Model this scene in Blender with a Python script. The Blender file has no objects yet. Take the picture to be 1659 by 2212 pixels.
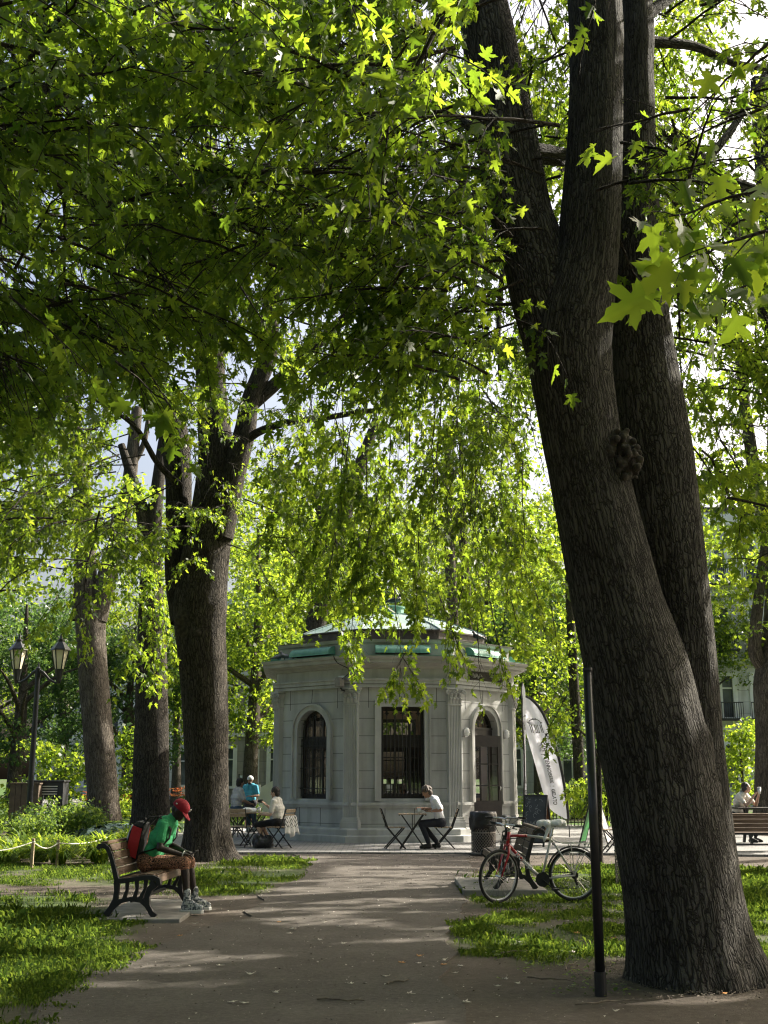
import bpy, math, random
import numpy as np
from mathutils import Vector, Matrix, Euler
R = math.radians
SC = bpy.context.scene
COL = SC.collection
random.seed(7)
NR = np.random.default_rng(11)

# ------------------------------------------------------------------ view geometry
FPX = 2500.0; HC = 1.6; TH = math.atan(569 / 2500.0)
def ray(px, py):
    x = (px - 829.5) / FPX; z = -(py - 1106) / FPX
    return (x, math.cos(TH) - z * math.sin(TH), math.sin(TH) + z * math.cos(TH))
def G(px, py, z0=0.0):
    d = ray(px, py); t = (z0 - HC) / d[2]
    return Vector((d[0] * t, d[1] * t, z0))
def A(px, py, Y):
    d = ray(px, py); t = Y / d[1]
    return Vector((d[0] * t, Y, HC + d[2] * t))
SUN_EL = R(38); SUN_AZ = R(60)            # azimuth from +Y towards +X
SUNV = np.array([math.sin(SUN_AZ) * math.cos(SUN_EL), math.cos(SUN_AZ) * math.cos(SUN_EL), math.sin(SUN_EL)])

# ------------------------------------------------------------------ object helpers
def tag(o, label=None, cat=None, group=None, kind=None):
    if label: o['label'] = label
    if cat: o['category'] = cat
    if group: o['group'] = group
    if kind: o['kind'] = kind
    return o
def thing(name, label, cat, loc=(0, 0, 0), rz=0.0, group=None):
    o = bpy.data.objects.new(name, None); COL.objects.link(o)
    o.empty_display_size = .2
    o.location = loc; o.rotation_euler = (0, 0, rz)
    return tag(o, label, cat, group)
def link(name, me, mat, parent=None):
    o = bpy.data.objects.new(name, me); COL.objects.link(o)
    if mat is not None:
        for m in (mat if isinstance(mat, (list, tuple)) else [mat]): me.materials.append(m)
    if parent is not None: o.parent = parent
    return o
def dup(root, loc, rz, label=None, group=None):
    r = root.copy(); COL.objects.link(r); r.location = loc; r.rotation_euler = (0, 0, rz)
    if label: r['label'] = label
    if group: r['group'] = group
    for ch in list(root.children):
        c = ch.copy(); COL.objects.link(c); c.parent = r
        for g in list(ch.children):
            d = g.copy(); COL.objects.link(d); d.parent = c
    return r

def vn(v):
    l = math.sqrt(v[0] * v[0] + v[1] * v[1] + v[2] * v[2]) or 1.0
    return (v[0] / l, v[1] / l, v[2] / l)

class MB:
    def __init__(s): s.v = []; s.f = []; s.m = []; s.mi = 0
    def add(s, vs, fs):
        o = len(s.v); s.v.extend([tuple(p) for p in vs])
        for f in fs: s.f.append(tuple(i + o for i in f)); s.m.append(s.mi)
        return s
    def box(s, c, d, rz=0.0, rx=0.0, ry=0.0):
        x, y, z = d[0] / 2, d[1] / 2, d[2] / 2
        M = Euler((rx, ry, rz)).to_matrix(); c = Vector(c)
        vs = [M @ Vector(p) + c for p in ((-x,-y,-z),(x,-y,-z),(x,y,-z),(-x,y,-z),(-x,-y,z),(x,-y,z),(x,y,z),(-x,y,z))]
        return s.add(vs, [(0,3,2,1),(4,5,6,7),(0,1,5,4),(1,2,6,5),(2,3,7,6),(3,0,4,7)])
    def bb(s, x0, x1, y0, y1, z0, z1):
        return s.box(((x0+x1)/2, (y0+y1)/2, (z0+z1)/2), (x1-x0, y1-y0, z1-z0))
    def tube(s, pts, rad, n=8, caps=True, flat=None):
        P = [Vector(p) for p in pts]; k = len(P)
        if not isinstance(rad, (list, tuple, np.ndarray)): rad = [rad] * k
        up = None; rings = []
        for i in range(k):
            t = (P[min(i+1, k-1)] - P[max(i-1, 0)])
            if t.length < 1e-9: t = Vector((0, 0, 1))
            t.normalize()
            if up is None:
                up = Vector((0, 0, 1)) if abs(t.z) < .9 else Vector((1, 0, 0))
                if flat is not None: up = Vector(flat)
            up = (up - t * up.dot(t))
            if up.length < 1e-6: up = t.orthogonal()
            up.normalize(); sd = t.cross(up)
            r = rad[i]; ra, rb = (r if isinstance(r, (tuple, list)) else (r, r))
            rings.append([P[i] + up * (ra * math.sin(2*math.pi*j/n)) + sd * (rb * math.cos(2*math.pi*j/n)) for j in range(n)])
        vs = [q for rg in rings for q in rg]; fs = []
        for i in range(k-1):
            for j in range(n):
                a = i*n+j; b = i*n+(j+1) % n
                fs.append((a, b, b+n, a+n))
        if caps: fs.append(tuple(range(n-1, -1, -1))); fs.append(tuple(range((k-1)*n, k*n)))
        return s.add(vs, fs)
    def bar(s, p0, p1, w, d=None, up=(0, 0, 1)):
        # rectangular bar from p0 to p1
        p0, p1 = Vector(p0), Vector(p1); t = (p1-p0).normalized(); u = Vector(up)
        u = u - t*u.dot(t)
        if u.length < 1e-4: u = t.orthogonal()
        u.normalize(); sd = t.cross(u); d = d or w
        vs = []
        for p in (p0, p1):
            for a, b in ((-1,-1),(1,-1),(1,1),(-1,1)): vs.append(p + sd*(a*w/2) + u*(b*d/2))
        return s.add(vs, [(3,2,1,0),(4,5,6,7),(0,1,5,4),(1,2,6,5),(2,3,7,6),(3,0,4,7)])
    def lathe(s, prof, n=24, c=(0, 0, 0), a0=0.0, cap=True):
        vs = []; fs = []; k = len(prof)
        for r, z in prof:
            for j in range(n):
                a = a0 + 2*math.pi*j/n
                vs.append((c[0]+r*math.cos(a), c[1]+r*math.sin(a), c[2]+z))
        for i in range(k-1):
            for j in range(n):
                a = i*n+j; b = i*n+(j+1) % n
                fs.append((a, b, b+n, a+n))
        if cap:
            fs.append(tuple(range(n-1, -1, -1))); fs.append(tuple(range((k-1)*n, k*n)))
        return s.add(vs, fs)
    def rcone(s, p0, p1, r0, r1, n=10):
        p0, p1 = Vector(p0), Vector(p1); t = p1-p0; L = t.length
        t = t.normalized() if L > 1e-6 else Vector((0, 0, 1))
        pts = []; rd = []
        for a in (-80, -50, -20): pts.append(p0 + t*(r0*math.sin(R(a)))); rd.append(r0*math.cos(R(a)))
        for a in (20, 50, 80): pts.append(p1 + t*(r1*math.sin(R(a)))); rd.append(r1*math.cos(R(a)))
        return s.tube(pts, rd, n)
    def ell(s, c, r, M=None, n=12, k=8):
        M = M or Matrix.Identity(3); c = Vector(c); vs = []; fs = []
        for i in range(1, k):
            th = math.pi*i/k
            for j in range(n):
                a = 2*math.pi*j/n
                vs.append(c + M @ Vector((r[0]*math.sin(th)*math.cos(a), r[1]*math.sin(th)*math.sin(a), r[2]*math.cos(th))))
        vs.append(c + M @ Vector((0, 0, r[2]))); vs.append(c + M @ Vector((0, 0, -r[2])))
        T = len(vs)-2; B = len(vs)-1
        for i in range(k-2):
            for j in range(n):
                a = i*n+j; b = i*n+(j+1) % n; fs.append((a, a+n, b+n, b))
        for j in range(n):
            fs.append((T, j, (j+1) % n)); fs.append((B, (k-2)*n+(j+1) % n, (k-2)*n+j))
        return s.add(vs, fs)
    def prism(s, poly, z0, z1, M=None):
        n = len(poly); M = M or (lambda x, y, z: (x, y, z))
        vs = [M(x, y, z0) for x, y in poly] + [M(x, y, z1) for x, y in poly]
        fs = [tuple(range(n-1, -1, -1)), tuple(range(n, 2*n))] + [(i, (i+1) % n, n+(i+1) % n, n+i) for i in range(n)]
        return s.add(vs, fs)
    def ribbon(s, pts, wid, thick, M):
        # curved flat bar in a plane: pts 2d, widths, extruded by thick; M maps (a, b, depth) -> xyz
        k = len(pts); L = []; Rr = []
        for i in range(k):
            a = Vector(pts[max(i-1, 0)]); b = Vector(pts[min(i+1, k-1)]); t = (b-a).normalized(); nn = Vector((-t.y, t.x))
            w = wid[i] if isinstance(wid, (list, tuple)) else wid
            L.append(Vector(pts[i]) + nn*w/2); Rr.append(Vector(pts[i]) - nn*w/2)
        vs = []
        for i in range(k):
            for q, dz in ((L[i], -thick/2), (Rr[i], -thick/2), (Rr[i], thick/2), (L[i], thick/2)): vs.append(M(q.x, q.y, dz))
        fs = []
        for i in range(k-1):
            for j in range(4):
                a = i*4+j; b = i*4+(j+1) % 4; fs.append((a, b, b+4, a+4))
        fs.append((3, 2, 1, 0)); fs.append(tuple(4*(k-1)+j for j in range(4)))
        return s.add(vs, fs)
    def mesh(s, name, smooth=False):
        me = bpy.data.meshes.new(name); me.from_pydata(s.v, [], s.f); me.update()
        if any(s.m): me.polygons.foreach_set('material_index', s.m)
        if smooth: me.polygons.foreach_set('use_smooth', [True]*len(me.polygons))
        return me
    def build(s, name, mat, parent=None, smooth=False, bevel=0.0, recalc=True):
        me = s.mesh(name, smooth)
        if recalc:
            import bmesh
            bm = bmesh.new(); bm.from_mesh(me); bmesh.ops.recalc_face_normals(bm, faces=bm.faces[:]); bm.to_mesh(me); bm.free()
        o = link(name, me, mat, parent)
        if bevel:
            md = o.modifiers.new('b', 'BEVEL'); md.width = bevel; md.segments = 2; md.limit_method = 'ANGLE'
        return o
    def remesh(s, name, mat, parent, vox=.01, smooth=4):
        me = s.mesh(name); o = bpy.data.objects.new(name + '_src', me); COL.objects.link(o)
        md = o.modifiers.new('r', 'REMESH'); md.mode = 'VOXEL'; md.voxel_size = vox
        sm = o.modifiers.new('s', 'SMOOTH'); sm.iterations = smooth; sm.factor = .5
        dg = bpy.context.evaluated_depsgraph_get()
        m2 = bpy.data.meshes.new_from_object(o.evaluated_get(dg))
        bpy.data.objects.remove(o); bpy.data.meshes.remove(me)
        m2.polygons.foreach_set('use_smooth', [True]*len(m2.polygons))
        m2.name = name
        return link(name, m2, mat, parent)

def text_mesh(txt, size, M, bold=0.0):
    cu = bpy.data.curves.new('t', 'FONT'); cu.body = txt; cu.size = size; cu.align_x = 'LEFT'; cu.offset = bold
    cu.extrude = .001
    o = bpy.data.objects.new('t', cu); COL.objects.link(o)
    me = bpy.data.meshes.new_from_object(o.evaluated_get(bpy.context.evaluated_depsgraph_get()))
    bpy.data.objects.remove(o); me.transform(M)
    return me

# ------------------------------------------------------------------ numpy value noise
_perm = np.random.default_rng(3).random((256, 256))
def vnoise(x, y):
    x = np.asarray(x, float); y = np.asarray(y, float)
    xi = np.floor(x).astype(int); yi = np.floor(y).astype(int); fx = x-xi; fy = y-yi
    fx = fx*fx*(3-2*fx); fy = fy*fy*(3-2*fy)
    g = lambda a, b: _perm[a & 255, b & 255]
    return (g(xi, yi)*(1-fx)+g(xi+1, yi)*fx)*(1-fy)+(g(xi, yi+1)*(1-fx)+g(xi+1, yi+1)*fx)*fy
def fbm(x, y, o=3):
    return sum(vnoise(x*2**i+17*i, y*2**i+31*i)*.5**i for i in range(o))/sum(.5**i for i in range(o))
def inpoly(x, y, P):
    x = np.asarray(x); y = np.asarray(y); r = np.zeros(x.shape, bool); n = len(P)
    for i in range(n):
        x1, y1 = P[i][0], P[i][1]; x2, y2 = P[(i+1) % n][0], P[(i+1) % n][1]
        c = ((y1 > y) != (y2 > y)) & (x < (x2-x1)*(y-y1)/((y2-y1) or 1e-9)+x1)
        r ^= c
    return r
def gp(*pts): return [tuple(G(*p)[:2]) for p in pts]

# ------------------------------------------------------------------ materials
def nm(name):
    m = bpy.data.materials.new(name); m.use_nodes = True; nt = m.node_tree; nt.nodes.clear()
    out = nt.nodes.new('ShaderNodeOutputMaterial'); return m, nt, out
def nd(nt, t, **k):
    n = nt.nodes.new(t)
    for a, b in k.items():
        if a in n.inputs: n.inputs[a].default_value = b
        else: setattr(n, a, b)
    return n
def ramp(nt, src, stops):
    r = nt.nodes.new('ShaderNodeValToRGB'); e = r.color_ramp.elements
    while len(e) < len(stops): e.new(.5)
    for i, (p, c) in enumerate(stops): e[i].position = p; e[i].color = (*c, 1)
    nt.links.new(src, r.inputs[0]); return r
def pm(name, c1, c2=None, scale=8.0, rough=.6, bump=.0, bscale=None, metal=0.0, spec=.5, detail=4, stretch=(1, 1, 1), lo=.35, hi=.65, coat=0.0):
    m, nt, out = nm(name); L = nt.links.new
    b = nd(nt, 'ShaderNodeBsdfPrincipled', Roughness=rough, Metallic=metal); b.inputs['Specular IOR Level'].default_value = spec
    if coat: b.inputs['Coat Weight'].default_value = coat
    c2 = c2 or tuple(x*.8 for x in c1)
    tc = nd(nt, 'ShaderNodeTexCoord'); mp = nd(nt, 'ShaderNodeMapping', Scale=stretch); L(tc.outputs['Object'], mp.inputs[0])
    n = nd(nt, 'ShaderNodeTexNoise', Scale=scale, Detail=detail); L(mp.outputs[0], n.inputs['Vector'])
    r = ramp(nt, n.outputs[0], [(lo, c1), (hi, c2)]); L(r.outputs[0], b.inputs['Base Color'])
    if bump:
        n2 = nd(nt, 'ShaderNodeTexNoise', Scale=bscale or scale*4, Detail=5); L(mp.outputs[0], n2.inputs['Vector'])
        bp = nd(nt, 'ShaderNodeBump', Strength=bump, Distance=.02); L(n2.outputs[0], bp.inputs['Height']); L(bp.outputs[0], b.inputs['Normal'])
    L(b.outputs[0], out.inputs[0]); return m
def leafmat(name, c, ct, var=.5, trans=.55, rough=.42, spec=.4):
    # thin leaf: reflects on its face, lets coloured light through
    m, nt, out = nm(name); L = nt.links.new
    at = nd(nt, 'ShaderNodeAttribute', attribute_name='tint')
    hs = []
    for col in (c, ct):
        h = nd(nt, 'ShaderNodeHueSaturation'); h.inputs['Color'].default_value = (*col, 1)
        mr = nd(nt, 'ShaderNodeMapRange'); mr.inputs[3].default_value = 1-var; mr.inputs[4].default_value = 1+var; L(at.outputs['Fac'], mr.inputs[0]); L(mr.outputs[0], h.inputs['Value'])
        m2 = nd(nt, 'ShaderNodeMapRange'); m2.inputs[3].default_value = .514; m2.inputs[4].default_value = .468; L(at.outputs['Fac'], m2.inputs[0]); L(m2.outputs[0], h.inputs['Hue'])
        hs.append(h)
    b = nd(nt, 'ShaderNodeBsdfPrincipled', Roughness=rough); b.inputs['Specular IOR Level'].default_value = spec; L(hs[0].outputs[0], b.inputs['Base Color'])
    t = nd(nt, 'ShaderNodeBsdfTranslucent'); L(hs[1].outputs[0], t.inputs[0])
    mx = nd(nt, 'ShaderNodeMixShader'); mx.inputs[0].default_value = trans
    L(b.outputs[0], mx.inputs[1]); L(t.outputs[0], mx.inputs[2]); L(mx.outputs[0], out.inputs[0]); return m
def barkmat(name, ridge, furrow, sc=16.0, st=.16, bump=1.0, dist=.03):
    m, nt, out = nm(name); L = nt.links.new
    at = nd(nt, 'ShaderNodeAttribute', attribute_name='bark')
    mp = nd(nt, 'ShaderNodeMapping', Scale=(1, 1, st)); L(at.outputs['Vector'], mp.inputs[0])
    ns = nd(nt, 'ShaderNodeTexNoise', Scale=9.0, Detail=4); L(at.outputs['Vector'], ns.inputs['Vector'])
    mxv = nd(nt, 'ShaderNodeMixRGB', blend_type='ADD'); mxv.inputs[0].default_value = .075; L(mp.outputs[0], mxv.inputs[1]); L(ns.outputs['Color'], mxv.inputs[2])
    vo = nd(nt, 'ShaderNodeTexVoronoi', feature='DISTANCE_TO_EDGE', Scale=sc); L(mxv.outputs[0], vo.inputs['Vector'])
    n2 = nd(nt, 'ShaderNodeTexNoise', Scale=sc*2.2, Detail=6, Roughness=.7)
    mp2 = nd(nt, 'ShaderNodeMapping', Scale=(1, 1, .4)); L(at.outputs['Vector'], mp2.inputs[0]); L(mp2.outputs[0], n2.inputs['Vector'])
    n3 = nd(nt, 'ShaderNodeTexNoise', Scale=2.2, Detail=3); L(at.outputs['Vector'], n3.inputs['Vector'])
    rv = ramp(nt, vo.outputs['Distance'], [(0.0, (.12, .12, .12)), (.05, (.48, .48, .48)), (.2, (1, 1, 1))])
    mp4 = nd(nt, 'ShaderNodeMapping', Scale=(1, 1, st*.55)); L(at.outputs['Vector'], mp4.inputs[0])
    rn = nd(nt, 'ShaderNodeTexNoise', Scale=sc*.62, Detail=2.5, Roughness=.55, Distortion=.35); L(mp4.outputs[0], rn.inputs['Vector'])
    pp = nd(nt, 'ShaderNodeMath', operation='PINGPONG'); pp.inputs[1].default_value = .085; L(rn.outputs[0], pp.inputs[0])
    rr_ = ramp(nt, pp.outputs[0], [(0.0, (.2, .2, .2)), (.018, (.6, .6, .6)), (.04, (1, 1, 1))])
    rm = nd(nt, 'ShaderNodeMixRGB', blend_type='MULTIPLY'); rm.inputs[0].default_value = 1; L(rv.outputs[0], rm.inputs[1]); L(rr_.outputs[0], rm.inputs[2])
    mul = nd(nt, 'ShaderNodeMath', operation='MULTIPLY_ADD'); mul.inputs[1].default_value = .55; L(n2.outputs[0], mul.inputs[0]); L(rm.outputs[0], mul.inputs[2])
    c = ramp(nt, mul.outputs[0], [(.25, furrow), (.75, tuple((a+b)/2 for a, b in zip(ridge, furrow))), (1.0, ridge)])
    h = nd(nt, 'ShaderNodeMixRGB', blend_type='MULTIPLY'); h.inputs[0].default_value = .7; L(c.outputs[0], h.inputs[1])
    r3 = ramp(nt, n3.outputs[0], [(.35, (.65, .62, .58)), (.65, (1.15, 1.12, 1.05))]); L(r3.outputs[0], h.inputs[2])
    b = nd(nt, 'ShaderNodeBsdfPrincipled', Roughness=.9); b.inputs['Specular IOR Level'].default_value = .2; L(h.outputs[0], b.inputs['Base Color'])
    bp = nd(nt, 'ShaderNodeBump', Strength=bump, Distance=dist); L(mul.outputs[0], bp.inputs['Height']); L(bp.outputs[0], b.inputs['Normal'])
    L(b.outputs[0], out.inputs[0]); return m
def glassmat(name, tint=(.75, .8, .8), refl=.25):
    m, nt, out = nm(name); L = nt.links.new
    t = nd(nt, 'ShaderNodeBsdfTransparent'); t.inputs[0].default_value = (*tint, 1)
    g = nd(nt, 'ShaderNodeBsdfGlossy', Roughness=.04); n = nd(nt, 'ShaderNodeTexNoise', Scale=3.0)
    bp = nd(nt, 'ShaderNodeBump', Strength=.05, Distance=.02); L(n.outputs[0], bp.inputs['Height']); L(bp.outputs[0], g.inputs['Normal'])
    mx = nd(nt, 'ShaderNodeMixShader'); mx.inputs[0].default_value = refl
    L(t.outputs[0], mx.inputs[1]); L(g.outputs[0], mx.inputs[2]); L(mx.outputs[0], out.inputs[0]); return m
def stonemat(name, c1, c2, joint_h=.42, joint_w=.8, dark=(.12, .12, .115)):
    # ashlar courses: joints run round the wall by height, mottled grey
    m, nt, out = nm(name); L = nt.links.new
    tc = nd(nt, 'ShaderNodeTexCoord')
    n = nd(nt, 'ShaderNodeTexNoise', Scale=1.6, Detail=6, Roughness=.65); L(tc.outputs['Object'], n.inputs['Vector'])
    n2 = nd(nt, 'ShaderNodeTexNoise', Scale=60.0, Detail=3); L(tc.outputs['Object'], n2.inputs['Vector'])
    r = ramp(nt, n.outputs[0], [(.3, c1), (.7, c2)])
    mp = nd(nt, 'ShaderNodeMapping', Scale=(1, 1, .12)); L(tc.outputs['Object'], mp.inputs[0])
    n4 = nd(nt, 'ShaderNodeTexNoise', Scale=3.5, Detail=5); L(mp.outputs[0], n4.inputs['Vector'])
    st = ramp(nt, n4.outputs[0], [(.36, (.62, .60, .56)), (.55, (1, 1, 1))])
    mm = nd(nt, 'ShaderNodeMixRGB', blend_type='MULTIPLY'); mm.inputs[0].default_value = .55; L(r.outputs[0], mm.inputs[1]); L(st.outputs[0], mm.inputs[2])
    if joint_h > 0:
        sn = nd(nt, 'ShaderNodeVectorMath', operation='SNAP'); sn.inputs[1].default_value = (.77, .77, joint_h); L(tc.outputs['Object'], sn.inputs[0])
        wn = nd(nt, 'ShaderNodeTexWhiteNoise'); L(sn.outputs[0], wn.inputs[0])
        wr = ramp(nt, wn.outputs[0], [(0, (.80, .80, .79)), (1, (1.1, 1.1, 1.1))])
        m9 = nd(nt, 'ShaderNodeMixRGB', blend_type='MULTIPLY'); m9.inputs[0].default_value = .4; L(mm.outputs[0], m9.inputs[1]); L(wr.outputs[0], m9.inputs[2]); mm = m9
    sx = nd(nt, 'ShaderNodeSeparateXYZ'); L(tc.outputs['Object'], sx.inputs[0])
    mo = nd(nt, 'ShaderNodeMath', operation='PINGPONG'); mo.inputs[1].default_value = joint_h/2; L(sx.outputs['Z'], mo.inputs[0])
    jr = ramp(nt, mo.outputs[0], [(0, (1, 1, 1)), (.013, (0, 0, 0))])
    mx = nd(nt, 'ShaderNodeMixRGB'); L(jr.outputs[0], mx.inputs[0]); L(mm.outputs[0], mx.inputs[1]); mx.inputs[2].default_value = (*dark, 1)
    if joint_h <= 0: mx.inputs[0].default_value = 0; nt.links.remove(mx.inputs[0].links[0])
    b = nd(nt, 'ShaderNodeBsdfPrincipled', Roughness=.85); b.inputs['Specular IOR Level'].default_value = .25; L(mx.outputs[0], b.inputs['Base Color'])
    bp = nd(nt, 'ShaderNodeBump', Strength=.25, Distance=.01); L(n2.outputs[0], bp.inputs['Height']); L(bp.outputs[0], b.inputs['Normal'])
    L(b.outputs[0], out.inputs[0]); return m

M = {}
M['bark1'] = barkmat('bark_near', (.118, .112, .104), (.015, .0135, .012), 27, .145, 1.0, .04)
M['bark2'] = barkmat('bark_far', (.098, .088, .077), (.016, .014, .012), 22, .2, 1.0, .045)
M['bark3'] = barkmat('bark_back', (.16, .142, .122), (.04, .034, .028), 22, .16, .9, .03)
M['burl'] = pm('burl', (.018, .016, .013), (.065, .055, .044), 14, .95, 1.0, 20)
M['leaf0'] = leafmat('leaf_near', (.034, .080, .020), (.27, .44, .028))
M['leaf1'] = leafmat('leaf_mid', (.036, .082, .022), (.29, .45, .03))
M['leaf2'] = leafmat('leaf_back', (.042, .092, .026), (.33, .49, .035))
M['leafdark'] = leafmat('leaf_deep', (.035, .085, .028), (.14, .27, .05), .45, .4)
M['hosta'] = leafmat('hosta_leaf', (.19, .28, .25), (.12, .22, .12), .6, .25, .5)
M['lily'] = leafmat('lily_leaf', (.11, .20, .025), (.40, .56, .05), .35, .5, .5)
M['bedleaf'] = leafmat('bed_leaf', (.05, .11, .03), (.23, .36, .05), .45, .5, .5)
M['grass'] = leafmat('grass_blade', (.042, .092, .02), (.20, .32, .036), .45, .5, .5, .3)
M['stone'] = stonemat('kiosk_stone', (.40, .402, .395), (.52, .52, .508), .42)
M['trim'] = stonemat('kiosk_trim', (.42, .422, .412), (.54, .538, .522), -1)
M['cornice'] = pm('kiosk_cornice', (.34, .325, .30), (.44, .43, .40), 3, .85, .2, 40, stretch=(1, 1, .3))
M['copper'] = pm('green_copper', (.10, .26, .20), (.17, .36, .28), 6, .55, .12, 20, stretch=(1, 1, .3))
M['dome'] = pm('pale_copper', (.16, .25, .225), (.34, .42, .39), 1.6, .38, .06, 12)
M['darkmetal'] = pm('dark_flashing', (.055, .045, .042), (.09, .075, .07), 5, .55)
M['iron'] = pm('black_iron', (.012, .012, .013), (.022, .021, .021), 12, .45, .1, 60)
M['blackwood'] = pm('black_joinery', (.015, .012, .01), (.028, .02, .016), 8, .5)
M['glass'] = glassmat('window_glass', (.86, .88, .88), .12)
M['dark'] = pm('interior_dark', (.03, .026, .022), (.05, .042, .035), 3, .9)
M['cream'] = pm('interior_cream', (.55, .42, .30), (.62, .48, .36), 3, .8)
M['wood'] = pm('bench_wood', (.075, .045, .026), (.14, .092, .058), 5, .5, .12, 30, stretch=(6, .5, 6))
M['wood2'] = pm('cafe_wood', (.28, .21, .14), (.36, .28, .19), 5, .6, .1, 30, stretch=(1, 6, 6))
M['stake'] = pm('stake_wood', (.30, .23, .15), (.40, .31, .21), 12, .8)
M['rope'] = pm('rope', (.62, .62, .55), (.75, .74, .66), 40, .8)
M['white'] = pm('white_paint', (.78, .78, .77), (.70, .70, .69), 6, .5)
M['paper'] = pm('white_paper', (.80, .80, .78), (.72, .72, .70), 10, .7)
M['plastic'] = pm('white_plastic', (.72, .73, .74), (.82, .83, .84), 14, .35, .5, 20)
M['bagblack'] = pm('bag_black', (.012, .013, .015), (.03, .031, .034), 9, .28, .6, 14)
M['meshgrey'] = pm('bin_mesh', (.22, .20, .18), (.30, .27, .25), 10, .6, metal=.2)
M['pole'] = pm('black_pole', (.012, .013, .016), (.02, .021, .025), 5, .28)
M['flag'] = leafmat('flag_cloth', (.80, .82, .88), (.74, .76, .84), .02, .4, .8, .1)
M['ink'] = pm('ink', (.02, .02, .022), (.03, .03, .032), 5, .7)
M['chalkboard'] = pm('chalkboard', (.035, .042, .05), (.06, .068, .078), 6, .7)
M['chalk'] = pm('chalk', (.25, .27, .28), (.36, .38, .38), 30, .9)
M['green'] = pm('sign_green', (.06, .34, .09), (.07, .40, .10), 3, .5)
M['red'] = pm('bike_red', (.42, .012, .022), (.50, .016, .028), 5, .3, coat=.6)
M['silver'] = pm('bike_silver', (.58, .57, .54), (.66, .65, .62), 6, .32, metal=.25)
M['chrome'] = pm('chrome', (.55, .55, .56), (.62, .62, .63), 8, .25, metal=.9)
M['rubber'] = pm('rubber', (.016, .016, .016), (.026, .026, .026), 20, .8)
M['rim'] = pm('rim', (.45, .45, .46), (.55, .55, .55), 8, .35, metal=.6)
M['concrete'] = pm('concrete', (.20, .19, .175), (.30, .285, .26), 5, .9, .25, 50)
M['lampglass'] = pm('lamp_glass', (.66, .58, .40), (.74, .68, .52), 4, .5)
M['utility'] = pm('utility_box', (.018, .02, .022), (.03, .032, .035), 6, .5)
M['brownbox'] = pm('brown_box', (.09, .065, .045), (.13, .095, .065), 8, .7)
M['pigeon'] = pm('pigeon', (.07, .075, .085), (.14, .145, .16), 20, .6)
M['crow'] = pm('crow', (.008, .008, .01), (.018, .018, .022), 20, .45)
M['orange'] = leafmat('orange_petal', (.55, .20, .05), (.6, .25, .06), .4, .4)
M['whitepetal'] = leafmat('white_petal', (.75, .75, .72), (.7, .7, .66), .15, .4)
M['dryleaf'] = pm('dry_leaf', (.42, .38, .32), (.62, .58, .52), 25, .8)
M['orangeleaf'] = pm('orange_leaf', (.42, .16, .04), (.50, .26, .07), 25, .7)
M['twig'] = pm('twig', (.10, .08, .06), (.18, .15, .12), 20, .9)
M['bstone'] = stonemat('far_stone', (.55, .55, .545), (.66, .655, .65), .6)
M['bstone2'] = stonemat('far_stone_brown', (.30, .27, .25), (.38, .35, .32), .6)
M['bwhite'] = pm('far_white', (.66, .66, .64), (.74, .74, .72), 3, .7)
M['bglass'] = pm('far_glass', (.05, .06, .075), (.11, .125, .15), 1.4, .1, spec=.8)
EXPO = 1.36
# ------------------------------------------------------------------ ground
def groundmat(name, stops, sc=6.0, bump=.6, rough=.95, speck=None, lawn=None):
    m, nt, out = nm(name); L = nt.links.new
    tc = nd(nt, 'ShaderNodeTexCoord')
    n = nd(nt, 'ShaderNodeTexNoise', Scale=sc*.12, Detail=8, Roughness=.7); L(tc.outputs['Object'], n.inputs['Vector'])
    n2 = nd(nt, 'ShaderNodeTexNoise', Scale=sc*2.2, Detail=9, Roughness=.82); L(tc.outputs['Object'], n2.inputs['Vector'])
    ad = nd(nt, 'ShaderNodeMath', operation='MULTIPLY_ADD'); ad.inputs[1].default_value = .62; L(n2.outputs[0], ad.inputs[0])
    m8 = nd(nt, 'ShaderNodeMath', operation='MULTIPLY'); m8.inputs[1].default_value = .4; L(n.outputs[0], m8.inputs[0]); L(m8.outputs[0], ad.inputs[2])
    r = ramp(nt, ad.outputs[0], stops); col = r.outputs[0]
    if speck:
        v = nd(nt, 'ShaderNodeTexVoronoi', Scale=speck[1]); L(tc.outputs['Object'], v.inputs['Vector'])
        sr = ramp(nt, v.outputs['Distance'], [(.0, (1, 1, 1)), (.16, (0, 0, 0))])
        n5 = nd(nt, 'ShaderNodeTexNoise', Scale=2.3, Detail=3); L(tc.outputs['Object'], n5.inputs['Vector'])
        s5 = ramp(nt, n5.outputs[0], [(.5, (0, 0, 0)), (.62, (1, 1, 1))])
        mu = nd(nt, 'ShaderNodeMath', operation='MULTIPLY'); L(sr.outputs[0], mu.inputs[0]); L(s5.outputs[0], mu.inputs[1])
        mx = nd(nt, 'ShaderNodeMixRGB'); L(mu.outputs[0], mx.inputs[0]); L(col, mx.inputs[1]); mx.inputs[2].default_value = (*speck[0], 1); col = mx.outputs[0]
    if lawn:
        at = nd(nt, 'ShaderNodeAttribute', attribute_name='lawn')
        n6 = nd(nt, 'ShaderNodeTexNoise', Scale=30, Detail=4); L(tc.outputs['Object'], n6.inputs['Vector'])
        lr = ramp(nt, n6.outputs[0], [(.35, lawn[0]), (.65, lawn[1])])
        mx = nd(nt, 'ShaderNodeMixRGB'); L(at.outputs['Fac'], mx.inputs[0]); L(col, mx.inputs[1]); L(lr.outputs[0], mx.inputs[2]); col = mx.outputs[0]
    b = nd(nt, 'ShaderNodeBsdfPrincipled', Roughness=rough); b.inputs['Specular IOR Level'].default_value = .2; L(col, b.inputs['Base Color'])
    bp = nd(nt, 'ShaderNodeBump', Strength=bump, Distance=.02); L(n2.outputs[0], bp.inputs['Height']); L(bp.outputs[0], b.inputs['Normal'])
    L(b.outputs[0], out.inputs[0]); return m
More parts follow.
